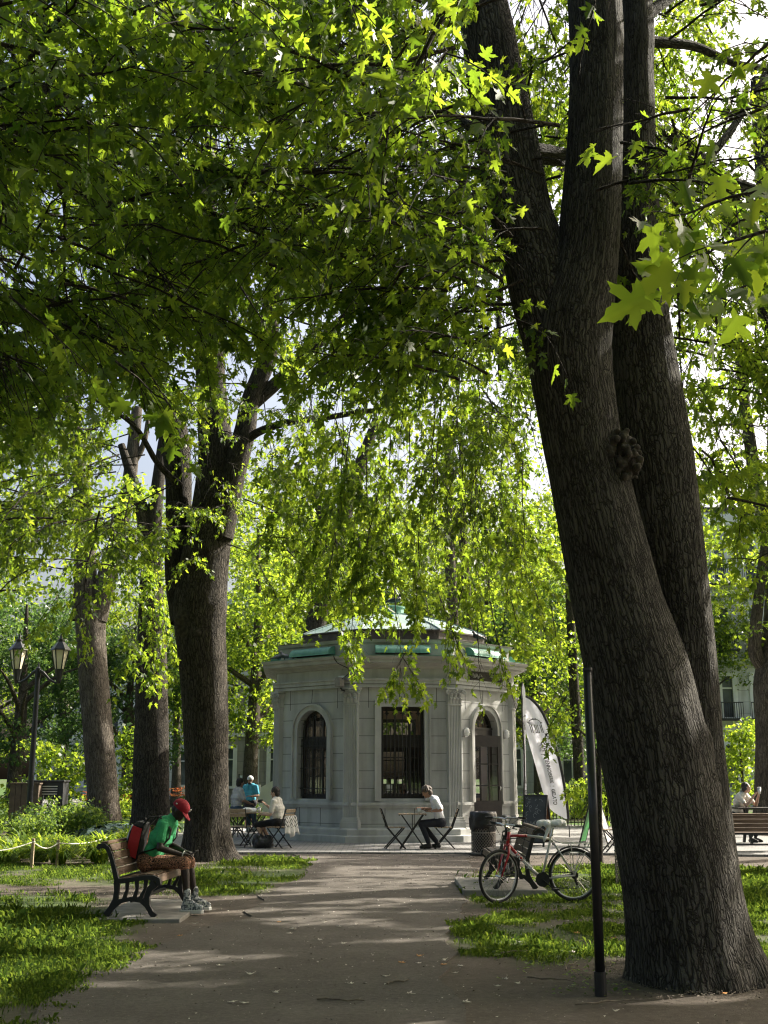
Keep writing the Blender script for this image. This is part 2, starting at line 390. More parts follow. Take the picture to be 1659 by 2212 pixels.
M['dirt'] = groundmat('dirt', [(.32, (.058, .048, .039)), (.5, (.105, .088, .073)), (.68, (.165, .14, .117))], 6, .8, speck=((.34, .30, .25), 16), lawn=((.035, .075, .014), (.07, .125, .025)))
M['path'] = groundmat('path_gravel', [(.34, (.066, .058, .050)), (.5, (.112, .100, .088)), (.66, (.175, .158, .140))], 9, .8, speck=((.33, .31, .28), 26))
def pavermat():
    m, nt, out = nm('pavers'); L = nt.links.new
    tc = nd(nt, 'ShaderNodeTexCoord')
    br = nd(nt, 'ShaderNodeTexBrick', Scale=2.2); br.inputs['Color1'].default_value = (.24, .235, .23, 1); br.inputs['Color2'].default_value = (.30, .295, .285, 1); br.inputs['Mortar'].default_value = (.10, .10, .095, 1)
    br.inputs['Mortar Size'].default_value = .02; L(tc.outputs['Object'], br.inputs['Vector'])
    n = nd(nt, 'ShaderNodeTexNoise', Scale=1.5, Detail=5); L(tc.outputs['Object'], n.inputs['Vector'])
    r = ramp(nt, n.outputs[0], [(.3, (.7, .7, .7)), (.7, (1.1, 1.1, 1.1))])
    mm = nd(nt, 'ShaderNodeMixRGB', blend_type='MULTIPLY'); mm.inputs[0].default_value = 1; L(br.outputs[0], mm.inputs[1]); L(r.outputs[0], mm.inputs[2])
    b = nd(nt, 'ShaderNodeBsdfPrincipled', Roughness=.85); L(mm.outputs[0], b.inputs['Base Color']); L(b.outputs[0], out.inputs[0]); return m
M['paver'] = pavermat()

# grass regions in ground metres
GRASS = {
 'front_left': gp((-900, 2010), (0, 1985), (150, 2008), (300, 2030), (335, 2050), (260, 2075), (190, 2100), (120, 2165), (60, 2230), (-900, 2300)),
 'bench_left': gp((-900, 1925), (0, 1928), (225, 1940), (215, 1990), (325, 1996), (250, 2010), (60, 2000), (-900, 1995)),
 'behind_bench': gp((-900, 1852), (120, 1866), (380, 1880), (490, 1862), (560, 1848), (640, 1852), (668, 1882), (615, 1908), (560, 1928), (450, 1935), (330, 1908), (-900, 1905)),
 'front_right': gp((995, 1990), (1130, 1975), (1390, 1955), (1800, 1940), (1900, 2080), (1640, 2075), (1380, 2065), (1240, 2075), (1120, 2085), (985, 2045)),
 'behind_bike': gp((1018, 1892), (1100, 1878), (1360, 1868), (1800, 1880), (1900, 1950), (1370, 1962), (1010, 1952)),
 'right': gp((1560, 1884), (2200, 1880), (2400, 2200), (1665, 2130), (1630, 2040), (1600, 1960)),
}
MB_g = MB()
def ground_sheet():
    xs = np.concatenate([[-400, -150, -60], np.arange(-30, 30.1, .5), [60, 150, 400]]); ys = np.concatenate([[-200, -60, -20], np.arange(-5, 60.1, .5), [90, 160, 500]])
    X, Y = np.meshgrid(xs, ys); Zz = np.zeros_like(X)
    near = (np.abs(X) < 25) & (Y < 24) & (Y > 4)
    Zz = np.where(near, (fbm(X*.9, Y*.9)-.5)*.02-.012, -.012)
    nx, ny = len(xs), len(ys)
    v = np.stack([X, Y, Zz], -1).reshape(-1, 3)
    f = [(j*nx+i, j*nx+i+1, (j+1)*nx+i+1, (j+1)*nx+i) for j in range(ny-1) for i in range(nx-1)]
    me = bpy.data.meshes.new('ground'); me.from_pydata(v.tolist(), [], f); me.update()
    me.polygons.foreach_set('use_smooth', [True]*len(f))
    lawn = np.zeros(len(v))
    for P in GRASS.values(): lawn = np.maximum(lawn, inpoly(v[:, 0], v[:, 1], P)*.75)
    lawn = np.maximum(lawn, ((v[:, 1] > 38) | (np.abs(v[:, 0]) > 16))*1.0)
    lawn = lawn*np.clip((fbm(v[:, 0]*.8, v[:, 1]*.8)-.25)*3, 0, 1)
    a = me.attributes.new('lawn', 'FLOAT', 'POINT'); a.data.foreach_set('value', lawn.astype(np.float32))
    tag(link('ground', me, M['dirt']), 'bare brown dirt and thin lawn under the trees', 'ground', kind='structure')
ground_sheet()
def flat(name, poly, z, thick, mat, label, cat, jitter=0.0):
    P = []
    n = len(poly)
    for i in range(n):
        a, b = Vector(poly[i]), Vector(poly[(i+1) % n]); k = max(1, int((b-a).length/.25)) if jitter else 1
        for j in range(k):
            p = a.lerp(b, j/k); nn = Vector((-(b-a).y, (b-a).x)).normalized()
            P.append(p+nn*((float(fbm(p.x*1.7+5, p.y*1.7))-.5)*2*jitter))
    mb = MB(); mb.prism([(p.x, p.y) for p in P], z-thick, z)
    return tag(mb.build(name, mat), label, cat, kind='structure')
flat('path', gp((1010, 1843), (1020, 1880), (1012, 1940), (1000, 1990), (955, 2070), (1010, 2200), (1120, 2500), (1500, 9000)) + [(1.6, -3), (-2.2, -3)] + gp((-200, 2420), (60, 2230), (140, 2150), (230, 2090), (330, 2045), (420, 2008), (520, 1985), (570, 1935), (650, 1895), (668, 1868), (640, 1843)), .006, .05, M['path'], 'dark gravel path leading to the kiosk', 'path', .16)
TY = G(850, 1845)[1]
flat('terrace', [(-7.2, TY+.6), (-5, TY+.1), (0, TY), (5.5, TY-.3), (11, TY-1.2), (22, TY-1.8), (22, TY+2.6), (12, TY+4), (8.5, TY+9), (6, TY+14), (-4, TY+14), (-7.5, TY+7)], .035, .09, M['paver'], 'grey paved terrace around the kiosk', 'paving')

# ------------------------------------------------------------------ kiosk
KC = Vector((.22, 32.1, .03)); KA = 3.09; KROT = R(4.5)
kiosk = thing('kiosk', 'octagonal grey stone park kiosk with a pale copper dome roof', 'kiosk', KC, KROT)
def octa(apo): return apo/math.cos(R(22.5))
def octpts(apo): return [(octa(apo)*math.cos(R(22.5+45*k)), octa(apo)*math.sin(R(22.5+45*k))) for k in range(8)]
def ofr(k):  # face frame: k=0 front (-y), counter clockwise
    a = R(-90+45*k); n = Vector((math.cos(a), math.sin(a), 0)); u = Vector((-n.y, n.x, 0))
    return n, u
def fmap(k, apo):
    n, u = ofr(k)
    return lambda x, z, d: tuple(n*(apo+d)+u*x+Vector((0, 0, z)))
def octring(mb, prof):
    mb.lathe([(octa(a), z) for a, z in prof], 8, a0=R(22.5), cap=False)
mb = MB(); octring(mb, [(KA+.34, -.02), (KA+.34, .155), (KA+.22, .16), (KA+.22, .30), (KA+.17, .33), (KA+.02, .34)]); mb.build('plinth', M['trim'], kiosk, bevel=.008)
HW = KA*math.tan(R(22.5))   # half face width
Z0, Z1 = .30, 3.74
def wall_panel(mb, mbi, k, ow, oz0, zs, arch, t=.30):
    F = fmap(k, KA); N = 14
    if arch:
        pts = [(-ow, oz0)] + [(-ow*math.cos(math.pi*i/N), zs+ow*math.sin(math.pi*i/N)) for i in range(N+1)] + [(ow, oz0)]
    else:
        pts = [(-ow, oz0), (-ow, zs), (ow, zs), (ow, oz0)]
    for d in (0, -t):
        w = HW if d == 0 else HW-t*math.tan(R(22.5))
        q = []
        q.append([(-w, Z0), (-ow, Z0), (-ow, oz0), (-ow, zs), (-ow, Z1), (-w, Z1)]); q.append([(ow, Z0), (w, Z0), (w, Z1), (ow, Z1), (ow, zs), (ow, oz0)])
        q.append([(-ow, Z0), (ow, Z0), (ow, oz0), (-ow, oz0)])
        top = pts[1:-1]
        for a, b in zip(top[:-1], top[1:]): q.append([a, b, (b[0], Z1), (a[0], Z1)])
        for p in q:
            (mb if d == 0 else mbi).add([F(x, z, d) for x, z in p], [tuple(range(len(p)))])
    for a, b in zip(pts, pts[1:]+pts[:1]):
        mb.add([F(a[0], a[1], 0), F(b[0], b[1], 0), F(b[0], b[1], -t), F(a[0], a[1], -t)], [(0, 1, 2, 3)])
    return pts
OPEN = {0: (.535, 1.02, 3.23, False), 7: (.52, 1.0, 2.66, True), 1: (.50, .30, 2.70, True), 4: (.95, .95, 3.2, False), 3: (.9, .95, 3.2, False), 5: (.9, .95, 3.2, False), 2: (.62, 1.02, 3.2, False), 6: (.5, 1.02, 3.1, False)}  # rear openings widened to let more sunlight into the interior
mb = MB(); mbi = MB(); OP = {}
for k, o in OPEN.items(): OP[k] = wall_panel(mb, mbi, k, *o)
mbi.build('inner_wall', M['cream'], kiosk, recalc=False)
wall = mb.build('wall', M['stone'], kiosk, recalc=False)
# stone jambs round the openings
mb = MB()
for k in (0, 7, 1, 2, 6):
    pts = OP[k]; F = fmap(k, KA)
    if k in (0, 2, 6):
        w, z0, zt, _ = OPEN[k]
        for wd, dp, off in ((.13, .07, .0), (.045, .10, .115)):
            Mf = lambda a, b, d, F=F, dp=dp: F(a, b, dp/2+d-.01)
            x = w+off+wd/2
            mb.ribbon([(-x, z0-.05), (-x, zt+off+wd)], wd, dp+.02, Mf); mb.ribbon([(x, z0-.05), (x, zt+off+wd)], wd, dp+.018, Mf)
            mb.ribbon([(-x+wd/2, zt+off+wd/2), (x-wd/2, zt+off+wd/2)], wd, dp+.016, Mf)
    else:
        for wd, dp, off in ((.13, .06, .0), (.05, .10, .115)):
            Mf = lambda a, b, d, F=F, dp=dp: F(a, b, dp/2+d-.01)
            w, z0, zs, _ = OPEN[k]; r = w+off+wd/2
            arc = [(-r, max(z0, .9) if k == 7 else .92), (-r, zs)] + [(-r*math.cos(math.pi*i/18), zs+r*math.sin(math.pi*i/18)) for i in range(1, 18)] + [(r, zs), (r, max(z0, .9) if k == 7 else .92)]
            mb.ribbon(arc, wd, dp+.02, Mf)
mb.build('window_surround', M['trim'], kiosk)
# sill band, interrupted at the door
mb = MB()
for k in range(8):
    F = fmap(k, KA)
    for (z0, z1, dp) in ((.80, .86, .05), (.86, .93, .09)):
        segs = [(-HW, HW)] if k != 1 else [(-HW, -.66), (.66, HW)]
        for a, b in segs: mb.ribbon([(a, (z0+z1)/2), (b, (z0+z1)/2)], z1-z0, dp+.02, lambda x, z, d, F=F, dp=dp: F(x, z, dp/2+d-.01))
mb.build('sill_band', M['trim'], kiosk)
# vertical joints between blocks, narrow grooves filled with darker mortar
mb = MB()
for k in (0, 7, 1, 2, 6):
    F = fmap(k, KA); w = OPEN[k][0]+.17
    for x, a, b in ((-w-.14, 3.2, 3.70), (w+.14, 3.2, 3.70), (-.09 if k == 0 else -.07, 3.36, 3.70), (.28, .36, .79), (-.44, .36, .79)):
        if k == 1 and b < 1: continue
        mb.ribbon([(x, a), (x+(.03 if abs(x) < .1 else 0), b)], .012, .006, lambda p, z, d, F=F: F(p, z, d+.001))
wall.data.materials.append(M['dark']); _o = len(wall.data.vertices)
wv = [tuple(v.co) for v in wall.data.vertices]+mb.v; wf = [tuple(p.vertices) for p in wall.data.polygons]; nw = len(wf); wf += [tuple(i+_o for i in f) for f in mb.f]
me = bpy.data.meshes.new('wall'); me.from_pydata(wv, [], wf); me.update(); me.materials.append(M['stone']); me.materials.append(M['dark']); me.polygons.foreach_set('material_index', [0]*nw+[1]*len(mb.f)); wall.data = me
# pilasters at the corners
for k in range(8):
    if k in (2, 3, 4, 5): continue          # the four corners the photo shows: between faces 6-7, 7-0, 0-1, 1-2
for c in (-67.5, -22.5, 22.5, 67.5, 112.5, 157.5, 202.5, 247.5):
    a = R(-90+c); n = Vector((math.cos(a), math.sin(a), 0)); u = Vector((-n.y, n.x, 0)); RR = octa(KA)
    P = lambda x, z, d, n=n, u=u: tuple(n*(RR-.06+d)+u*x+Vector((0, 0, z)))
    mb = MB(); w = .185; prof = [(-w, -.1), (-w, .10)]; N = 7
    for i in range(N):
        x0 = -w+.025+i*(2*w-.05)/N; x1 = x0+(2*w-.05)/N
        prof += [(x0+.008, .10), (x0+.012, .082), (x1-.012, .082), (x1-.008, .10)]
    prof += [(w, .10), (w, -.1)]
    mb.prism(prof, .58, 3.26, lambda x, y, z, P=P: P(x, z, y)); pil = mb.build('pilaster', M['trim'], kiosk)
    mb = MB()
    for (z0, z1, ww, dd) in ((.16, .32, .25, .20), (.32, .47, .235, .175), (.47, .52, .225, .15), (.52, .58, .205, .125)): mb.prism([(-ww, -.1), (-ww, dd), (ww, dd), (ww, -.1)], z0, z1, lambda x, y, z, P=P: P(x, z, y))
    mb.build('base', M['trim'], pil, bevel=.006)
    mb = MB()
    prof = [(w+.01, .105, 3.26), (w+.025, .12, 3.275), (w+.005, .10, 3.30), (w+.0, .10, 3.5), (w+.05, .16, 3.64)]
    for (wa, da, za), (wb, db, zb) in zip(prof[:-1], prof[1:]):
        vs = [P(-wa, za, -.1), P(-wa, za, da), P(wa, za, da), P(wa, za, -.1), P(-wb, zb, -.1), P(-wb, zb, db), P(wb, zb, db), P(wb, zb, -.1)]
        mb.add(vs, [(0, 1, 5, 4), (1, 2, 6, 5), (2, 3, 7, 6), (4, 5, 6, 7), (3, 2, 1, 0)])
    mb.prism([(-w-.07, -.1), (-w-.07, .18), (w+.07, .18), (w+.07, -.1)], 3.65, 3.70, lambda x, y, z, P=P: P(x, z, y))
    for row, (zz, hh, cnt) in enumerate(((3.31, .13, 4), (3.41, .14, 3))):
        for i in range(cnt):
            x = (i-(cnt-1)/2)*(2*w/cnt)
            mb.tube([P(x, zz, .10), P(x, zz+hh*.6, .125), P(x, zz+hh, .165), P(x, zz+hh*.85, .185)], [(.045, .018), (.042, .018), (.03, .018), (.012, .012)], 8)
    for sx in (-1, 1):
        sp = [P(sx*(w+.0+.045-.055*math.cos(t)*(1-t/14)), 3.585+.052*math.sin(t)*(1-t/14), .17) for t in np.linspace(0, 9, 22)]
        mb.tube(sp, np.linspace(.02, .012, 22).tolist(), 6)
        sp = [P(sx*(.05-.04*math.cos(t)*(1-t/14)), 3.59+.038*math.sin(t)*(1-t/14), .17) for t in np.linspace(0, 8, 16)]
        mb.tube(sp, np.linspace(.015, .009, 16).tolist(), 6)
    mb.ell(P(0, 3.64, .19), (.035, .035, .035)); mb.build('capital', M['trim'], pil)
# entablature and cornice
mb = MB()
octring(mb, [(KA-.02, 3.70), (KA+.10, 3.70), (KA+.10, 3.78), (KA+.125, 3.785), (KA+.125, 3.86), (KA+.16, 3.88), (KA+.16, 3.92), (KA+.05, 3.93), (KA+.05, 4.16)])
mb.build('entablature', M['stone'], kiosk)
mb = MB()
octring(mb, [(KA+.04, 4.15), (KA+.10, 4.17), (KA+.14, 4.22), (KA+.24, 4.25), (KA+.26, 4.28), (KA+.38, 4.285), (KA+.38, 4.36), (KA+.42, 4.38), (KA+.44, 4.43), (KA+.44, 4.45), (KA-.1, 4.47)])
mb.build('cornice', M['cornice'], kiosk)
mb = MB(); octring(mb, [(KA+.447, 4.452), (KA+.447, 4.462), (KA-.06, 4.484), (KA-.06, 4.46)]); mb.build('cornice_flashing', M['copper'], kiosk)
mb = MB()
octring(mb, [(KA-.02, 4.46), (KA-.02, 4.54), (KA-.05, 4.55), (KA-.05, 4.80), (KA+.0, 4.82), (KA+.03, 4.87), (KA+.03, 4.90), (KA-.4, 4.93), (2.0, 5.0)])
mb.build('attic', M['cornice'], kiosk)
mb = MB(); octring(mb, [(KA+.045, 4.898), (KA+.045, 4.915), (KA-.42, 4.945), (KA-.42, 4.92)]); mb.build('attic_flashing', M['darkmetal'], kiosk)
for k in range(8):
    F = fmap(k, KA-.05); w = .69
    mb = MB()
    N = 8; arc = [(.02+.26*math.sin(math.pi/2*i/N), 4.76-.20*(1-math.cos(math.pi/2*i/N))) for i in range(N+1)]+[(.285, 4.54)]
    for (d0, z0), (d1, z1) in zip(arc[:-1], arc[1:]):
        mb.add([F(-w, z0, d0), F(w, z0, d0), F(w, z1, d1), F(-w, z1, d1)], [(0, 1, 2, 3)])
        mb.add([F(-w, z0-.012, d0-.012), F(w, z0-.012, d0-.012), F(w, z1, d1-.012), F(-w, z1, d1-.012)], [(3, 2, 1, 0)])
    for s in (-1, 1):
        mb.add([F(s*w, 4.55, 0.0)] + [F(s*w, z, d) for d, z in arc], [tuple(range(len(arc)+1))])
    aw = mb.build('awning', M['copper'], kiosk, recalc=False)
    mb = MB(); mb.ribbon([(-w+.02, 4.59), (w-.02, 4.59)], .17, .02, lambda x, z, d, F=F: F(x, z, d+.008)); mb.build('vent_slot', M['dark'], aw)
# dome
mb = MB(); octring(mb, [(2.42, 4.96), (2.42, 5.19), (2.48, 5.20), (2.48, 5.235), (2.3, 5.24)]); mb.build('drum', M['darkmetal'], kiosk)
dprof = [(2.46, 5.236), (2.2, 5.36), (1.8, 5.52), (1.4, 5.67), (1.0, 5.79), (.6, 5.87), (.3, 5.90)]
mb = MB(); mb.lathe([(octa(a), z) for a, z in dprof], 8, a0=R(22.5)); dm = mb.build('dome', M['dome'], kiosk)
mb = MB()
for k in range(8):
    a = R(22.5+45*k); mb.tube([(octa(r)*math.cos(a), octa(r)*math.sin(a), z+.012) for r, z in dprof], .022, 6)
mb.build('dome_rib', M['dome'], dm)
mb = MB(); mb.lathe([(.42, 5.88), (.40, 5.94), (.33, 5.95), (.33, 6.10), (.37, 6.11), (.37, 6.15), (.2, 6.18), (.05, 6.19)], 16); mb.build('dome_cap', M['copper'], kiosk)
# inside: floor, ceiling, counter
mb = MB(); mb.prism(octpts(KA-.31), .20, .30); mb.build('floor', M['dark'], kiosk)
mb = MB(); mb.prism(octpts(KA-.31), 3.72, 3.80); mb.build('ceiling', M['cream'], kiosk)
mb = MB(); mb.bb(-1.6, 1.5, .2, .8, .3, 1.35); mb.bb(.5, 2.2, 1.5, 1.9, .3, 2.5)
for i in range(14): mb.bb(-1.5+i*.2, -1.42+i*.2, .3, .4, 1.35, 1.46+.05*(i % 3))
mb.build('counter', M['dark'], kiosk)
# windows: frame, glass, iron grille
def window(k, w, z0, zs, arch, grille=True):
    F = fmap(k, KA-.20)
    top = zs+(w if arch else 0)
    mb = MB()
    Mf = lambda a, b, d: F(a, b, d)
    if arch:
        r = w-.035
        mb.ribbon([(-r, z0), (-r, zs)]+[(-r*math.cos(math.pi*i/16), zs+r*math.sin(math.pi*i/16)) for i in range(1, 16)]+[(r, zs), (r, z0)], .07, .06, Mf)
    else:
        for s in (-1, 1): mb.ribbon([(s*(w-.035), z0), (s*(w-.035), zs)], .07, .06, Mf)
        mb.ribbon([(-w, zs-.05), (w, zs-.05)], .10, .062, Mf)
    mb.ribbon([(-w, z0+.06), (w, z0+.06)], .12, .062, Mf)
    tz = 2.52 if not arch else 2.50
    if z0 > .5:
        mb.ribbon([(-w, tz-.12), (w, tz-.12)], .30, .07, Mf)
        for s in (-1, 1): mb.ribbon([(s*w*.33, z0), (s*w*.33, top-.05)], .045, .05, Mf)
        for z in (1.55, 2.0): mb.ribbon([(-w, z), (w, z)], .025, .04, Mf)
    fr = mb.build('window', M['blackwood'], kiosk)
    mb = MB()
    if arch:
        pts = [(-w, z0)]+[(-w*math.cos(math.pi*i/16), zs+w*math.sin(math.pi*i/16)) for i in range(17)]+[(w, z0)]
    else: pts = [(-w, z0), (-w, zs), (w, zs), (w, z0)]
    mb.add([F(x, z, -.02) for x, z in pts], [tuple(range(len(pts)))]); mb.build('pane', M['glass'], fr)
    if grille:
        mb = MB(); n = 11
        for i in range(n):
            x = -w+.05+(2*w-.1)*i/(n-1)
            tall = i % 2 == 1
            zt = (zs+math.sqrt(max(0, (w-.04)**2-x*x))-.12 if arch else zs-.16) if tall else (2.58 if not arch else 2.42)
            if not arch and not tall: zt = 2.72
            mb.tube([F(x, z0+.05, .12), F(x, zt, .12)], .011, 6)
            if tall and zt > 2.6:
                mb.ell(F(x, zt+.05, .12), (.022, .022, .06), n=6, k=6)
                for s in (-1, 1): mb.tube([F(x, zt-.03, .12), F(x+s*.035, zt+.015, .12), F(x+s*.05, zt+.0, .12), F(x+s*.045, zt-.02, .12)], [.012, .014, .012, .008], 6)
                mb.ribbon([(x-.03, zt-.04), (x+.03, zt-.04)], .018, .02, lambda a, b, d: F(a, b, d+.12))
            elif not tall: mb.ell(F(x, zt+.02, .12), (.016, .016, .05), n=6, k=6)
        for z in ((z0+.22, 1.65, 2.45) if not arch else (z0+.25, 1.75, 2.30)): mb.ribbon([(-w, z), (w, z)], .022, .012, lambda a, b, d: F(a, b, d+.12))
        if arch:
            for i in range(1, n, 2):
                x = -w+.05+(2*w-.1)*i/(n-1); mb.ribbon([(x+.05*math.cos(t), 2.40+.05*math.sin(t)) for t in np.linspace(0, 2*math.pi, 14)], .012, .01, lambda a, b, d: F(a, b, d+.12))
        mb.build('grille', M['iron'], fr)
window(0, *OPEN[0]); window(7, *OPEN[7])
for k in (4, 3, 5, 2, 6): window(k, *OPEN[k], grille=(k in (2, 6)))
# paper notice on the front window
mb = MB(); F = fmap(0, KA-.17); mb.ribbon([(-.40, 1.28), (-.30, 1.28)], .14, .004, F); mb.ribbon([(-.27, 1.28), (-.25, 1.28)], .14, .004, F); mb.build('notice', M['paper'], kiosk)
# doorway: transom with sunburst, fixed leaf and open leaf
F = fmap(1, KA-.18); w, z0, zs, _ = OPEN[1]; mb = MB()
r = w-.035; mb.ribbon([(-r, .3), (-r, zs)]+[(-r*math.cos(math.pi*i/16), zs+r*math.sin(math.pi*i/16)) for i in range(1, 16)]+[(r, zs), (r, .3)], .07, .08, F)
mb.ribbon([(-w, zs-.06), (w, zs-.06)], .14, .12, F); mb.ribbon([(-w, zs+.04), (w, zs+.04)], .05, .16, F)
tr = mb.build('door_frame', M['blackwood'], kiosk)
mb = MB(); mb.add([F(-w*math.cos(math.pi*i/16), zs+w*math.sin(math.pi*i/16), -.02) for i in range(17)], [tuple(range(17))]); mb.build('pane', M['glass'], tr)
mb = MB()
for i in range(9):
    a = math.pi*(i+.5)/9; L_ = .30 if i % 2 else .40
    mb.tube([F(-.12*math.cos(a), zs+.08+.12*math.sin(a), .05), F(-L_*math.cos(a), zs+.08+L_*math.sin(a), .05)], [.012, .006], 6)
mb.ribbon([(-.12*math.cos(math.pi*i/10), zs+.08+.12*math.sin(math.pi*i/10)) for i in range(11)], .02, .02, lambda a, b, d: F(a, b, d+.05)); mb.build('sunburst', M['iron'], tr)
def leafdoor(x0, x1, ang, hx):
    n, u = ofr(1); c, s = math.cos(ang), math.sin(ang)
    def D(x, z, d):
        rx = (x-hx)*c-d*s; rd = (x-hx)*s+d*c
        return F(hx+rx, z, rd)
    mb = MB(); zt = zs-.14
    for a, b in ((x0, x0+.09), (x1-.09, x1)): mb.ribbon([((a+b)/2, .32), ((a+b)/2, zt)], b-a, .05, D)
    for z0_, z1_ in ((.32, .95), (zt-.28, zt)): mb.ribbon([(x0+.09, (z0_+z1_)/2), (x1-.09, (z0_+z1_)/2)], z1_-z0_, .046, D)
    for z in (1.32, 1.85): mb.ribbon([(x0+.09, z), (x1-.09, z)], .03, .04, D)
    for i in (1, 2): x = x0+.09+(x1-x0-.18)*i/3; mb.ribbon([(x, .95), (x, zt-.28)], .03, .038, D)
    mb.ribbon([(x0+.12, .62), (x1-.12, .62)], .38, .06, D)
    d = mb.build('door', M['blackwood'], kiosk)
    mb = MB(); mb.add([D(x0+.09, .95, 0), D(x1-.09, .95, 0), D(x1-.09, zt-.28, 0), D(x0+.09, zt-.28, 0)], [(0, 1, 2, 3)]); mb.build('pane', M['glass'], d)
    hx2 = x0+.05 if abs(hx-x1) < .01 else x1-.05
    mb = MB(); mb.ell(D(hx2, 1.25, .05), (.02, .02, .05)); mb.build('handle', M['chrome'], d)
leafdoor(-.48, .49, R(22), -.48)
# wall lamps, floodlight and cable, carved panel over the door
F = fmap(1, KA)
for x in (-.86, .88):
    mb = MB(); mb.ell(F(x, 2.62, .07), (.075, .075, .12)); lp = mb.build('wall_lamp', M['plastic'], kiosk, smooth=True)
    mb = MB()
    for z in (2.56, 2.62, 2.68): mb.tube([F(x+.09*math.cos(t), z, .07+.09*math.sin(t)) for t in np.linspace(0, math.pi, 9)], .006, 5)
    mb.build('cage', M['white'], lp)
mb = MB(); w = .74
def cap_poly(w, h, n=6):
    return [(w-h+h*math.cos(t), h*math.sin(t)) for t in np.linspace(-math.pi/2, math.pi/2, n)]+[(-w+h+h*math.cos(t), h*math.sin(t)) for t in np.linspace(math.pi/2, 3*math.pi/2, n)]
mb.prism(cap_poly(w, .115), .0, .09, lambda x, y, z: F(x-.0, 4.04+y, z)); pn = mb.build('carved_panel', M['dark'], kiosk)
for s in (-1, 1):
    mb = MB()
    for i in range(9):
        x = s*(.2+.045*i); mb.tube([F(x, 4.04, .095), F(x+s*.05, 4.04+.06*math.sin(i*1.7), .115), F(x+s*.09, 4.04+.07*math.cos(i*2.1), .10)], [.012, .022, .004], 6)
    mb.build('carved_leaf', M['cornice'], pn)
F = fmap(7, KA)
mb = MB(); mb.bb(-.08, .08, -.1, .1, -.12, .12); fl = MB()
fx = HW-.14
mb = MB(); mb.prism([(-.09, -.10), (.09, -.10), (.10, .06), (.06, .13), (-.06, .13), (-.10, .06)], .20, .36, lambda x, y, z: F(fx+x, 3.80+y, z)); fo = mb.build('floodlight', M['meshgrey'], kiosk, bevel=.01)
mb = MB(); mb.tube([F(fx, 3.68, .24), F(fx+.02, 3.62, .20), F(fx+.05, 3.60, .08)], .02, 6); mb.build('bracket', M['iron'], fo); mb = MB(); mb.ribbon([(fx-.11, 3.955), (fx+.09, 3.955)], .05, .02, lambda x, z, d: F(x, z, d+.19)); mb.build('top_plate', M['plastic'], fo)
mb = MB(); mb.tube([F(fx+.05, 3.86, .3), F(fx+.16, 4.02, .12), F(fx+.14, 4.16, .12), F(fx+.02, 4.27, .36), F(fx-.03, 4.36, .42), F(fx-.05, 4.46, .45)], .011, 6); mb.build('cable', M['iron'], kiosk)

# ------------------------------------------------------------------ park benches (cast iron ends, wooden slats)
def make_bench(label, L_=1.62):
    t = thing('park_bench', label, 'bench', (0, 0, 0), 0, 'slatted iron park benches')
    seat = [(.56, .36), (.545, .415), (.50, .445), (.44, .452), (.36, .445), (.28, .425), (.20, .41), (.13, .405)]
    back = [(.085, .44), (.06, .52), (.035, .60), (.01, .68), (-.025, .76), (-.075, .805), (-.135, .80)]
    def slats(pts, nm_, n):
        P = [Vector(p) for p in pts]; ds = [0]
        for a, b in zip(P[:-1], P[1:]): ds.append(ds[-1]+(b-a).length)
        def at(s):
            for i in range(len(P)-1):
                if s <= ds[i+1]: q = (s-ds[i])/(ds[i+1]-ds[i]); return P[i].lerp(P[i+1], q), (P[i+1]-P[i]).normalized()
            return P[-1], (P[-1]-P[-2]).normalized()
        mb = MB(); w = ds[-1]/n
        for i in range(n):
            c, d = at(w*(i+.5)); nn = Vector((-d.y, d.x))
            hw = w*.5-.006; vs = []
            for y in (.03, L_-.03):
                for a, b in ((-1, -1), (1, -1), (1, 1), (-1, 1)): q = c+d*(a*hw)+nn*(b*.016); vs.append((q.x, y, q.y))
            mb.add(vs, [(3, 2, 1, 0), (4, 5, 6, 7), (0, 1, 5, 4), (1, 2, 6, 5), (2, 3, 7, 6), (3, 0, 4, 7)])
        return mb.build(nm_, M['wood'], t, bevel=.005)
    slats(seat, 'seat', 5); slats(back, 'backrest', 5)
    for y in (.03, L_-.03):
        mb = MB(); Mf = lambda a, b, d, y=y: (a, y+d, b)
        mb.ribbon([(.575, .34), (.56, .40), (.50, .425), (.40, .425), (.28, .405), (.13, .385), (.08, .40), (.05, .50), (.02, .60), (-.01, .68), (-.04, .74), (-.085, .775), (-.14, .77), (-.165, .74)], [.05, .06, .055, .05, .05, .055, .06, .055, .05, .05, .05, .055, .06, .04], .06, Mf)
        mb.ribbon([(.535, .36), (.47, .30), (.44, .22), (.45, .12), (.50, .04), (.545, .0)], [.08, .07, .06, .065, .06, .07], .058, Mf)
        mb.ribbon([(.08, .39), (.085, .28), (.075, .18), (.03, .09), (-.03, .0)], [.07, .055, .06, .065, .08], .058, Mf)
        mb.ribbon([(.04, .09), (.13, .165), (.25, .19), (.37, .175), (.46, .11)], [.055, .05, .045, .05, .055], .056, Mf)
        for a, b in (((.20, .40), (.17, .18)), ((.31, .41), (.29, .19)), ((.42, .40), (.36, .19))): mb.ribbon([a, ((a[0]+b[0])/2+.02, (a[1]+b[1])/2), b], [.045, .032, .045], .05, Mf)
        mb.build('bench_end', M['iron'], t, bevel=.006)
    mb = MB(); mb.box((.07, L_/2, .40), (.025, L_-.1, .04)); mb.box((.25, L_/2, .165), (.03, L_-.1, .03)); mb.build('stretcher', M['iron'], t)
    return t
bench1 = make_bench('worn slatted bench on a concrete slab carrying the person in the red cap')
b1 = G(232, 1987); bench1.location = (b1.x+.0, b1.y, .035); bench1.rotation_euler = (0, 0, R(-4))
b2 = G(1154, 1933)
bench2 = dup(bench1, (0, 0, 0), 0, 'slatted bench seen end on behind the red bicycle')
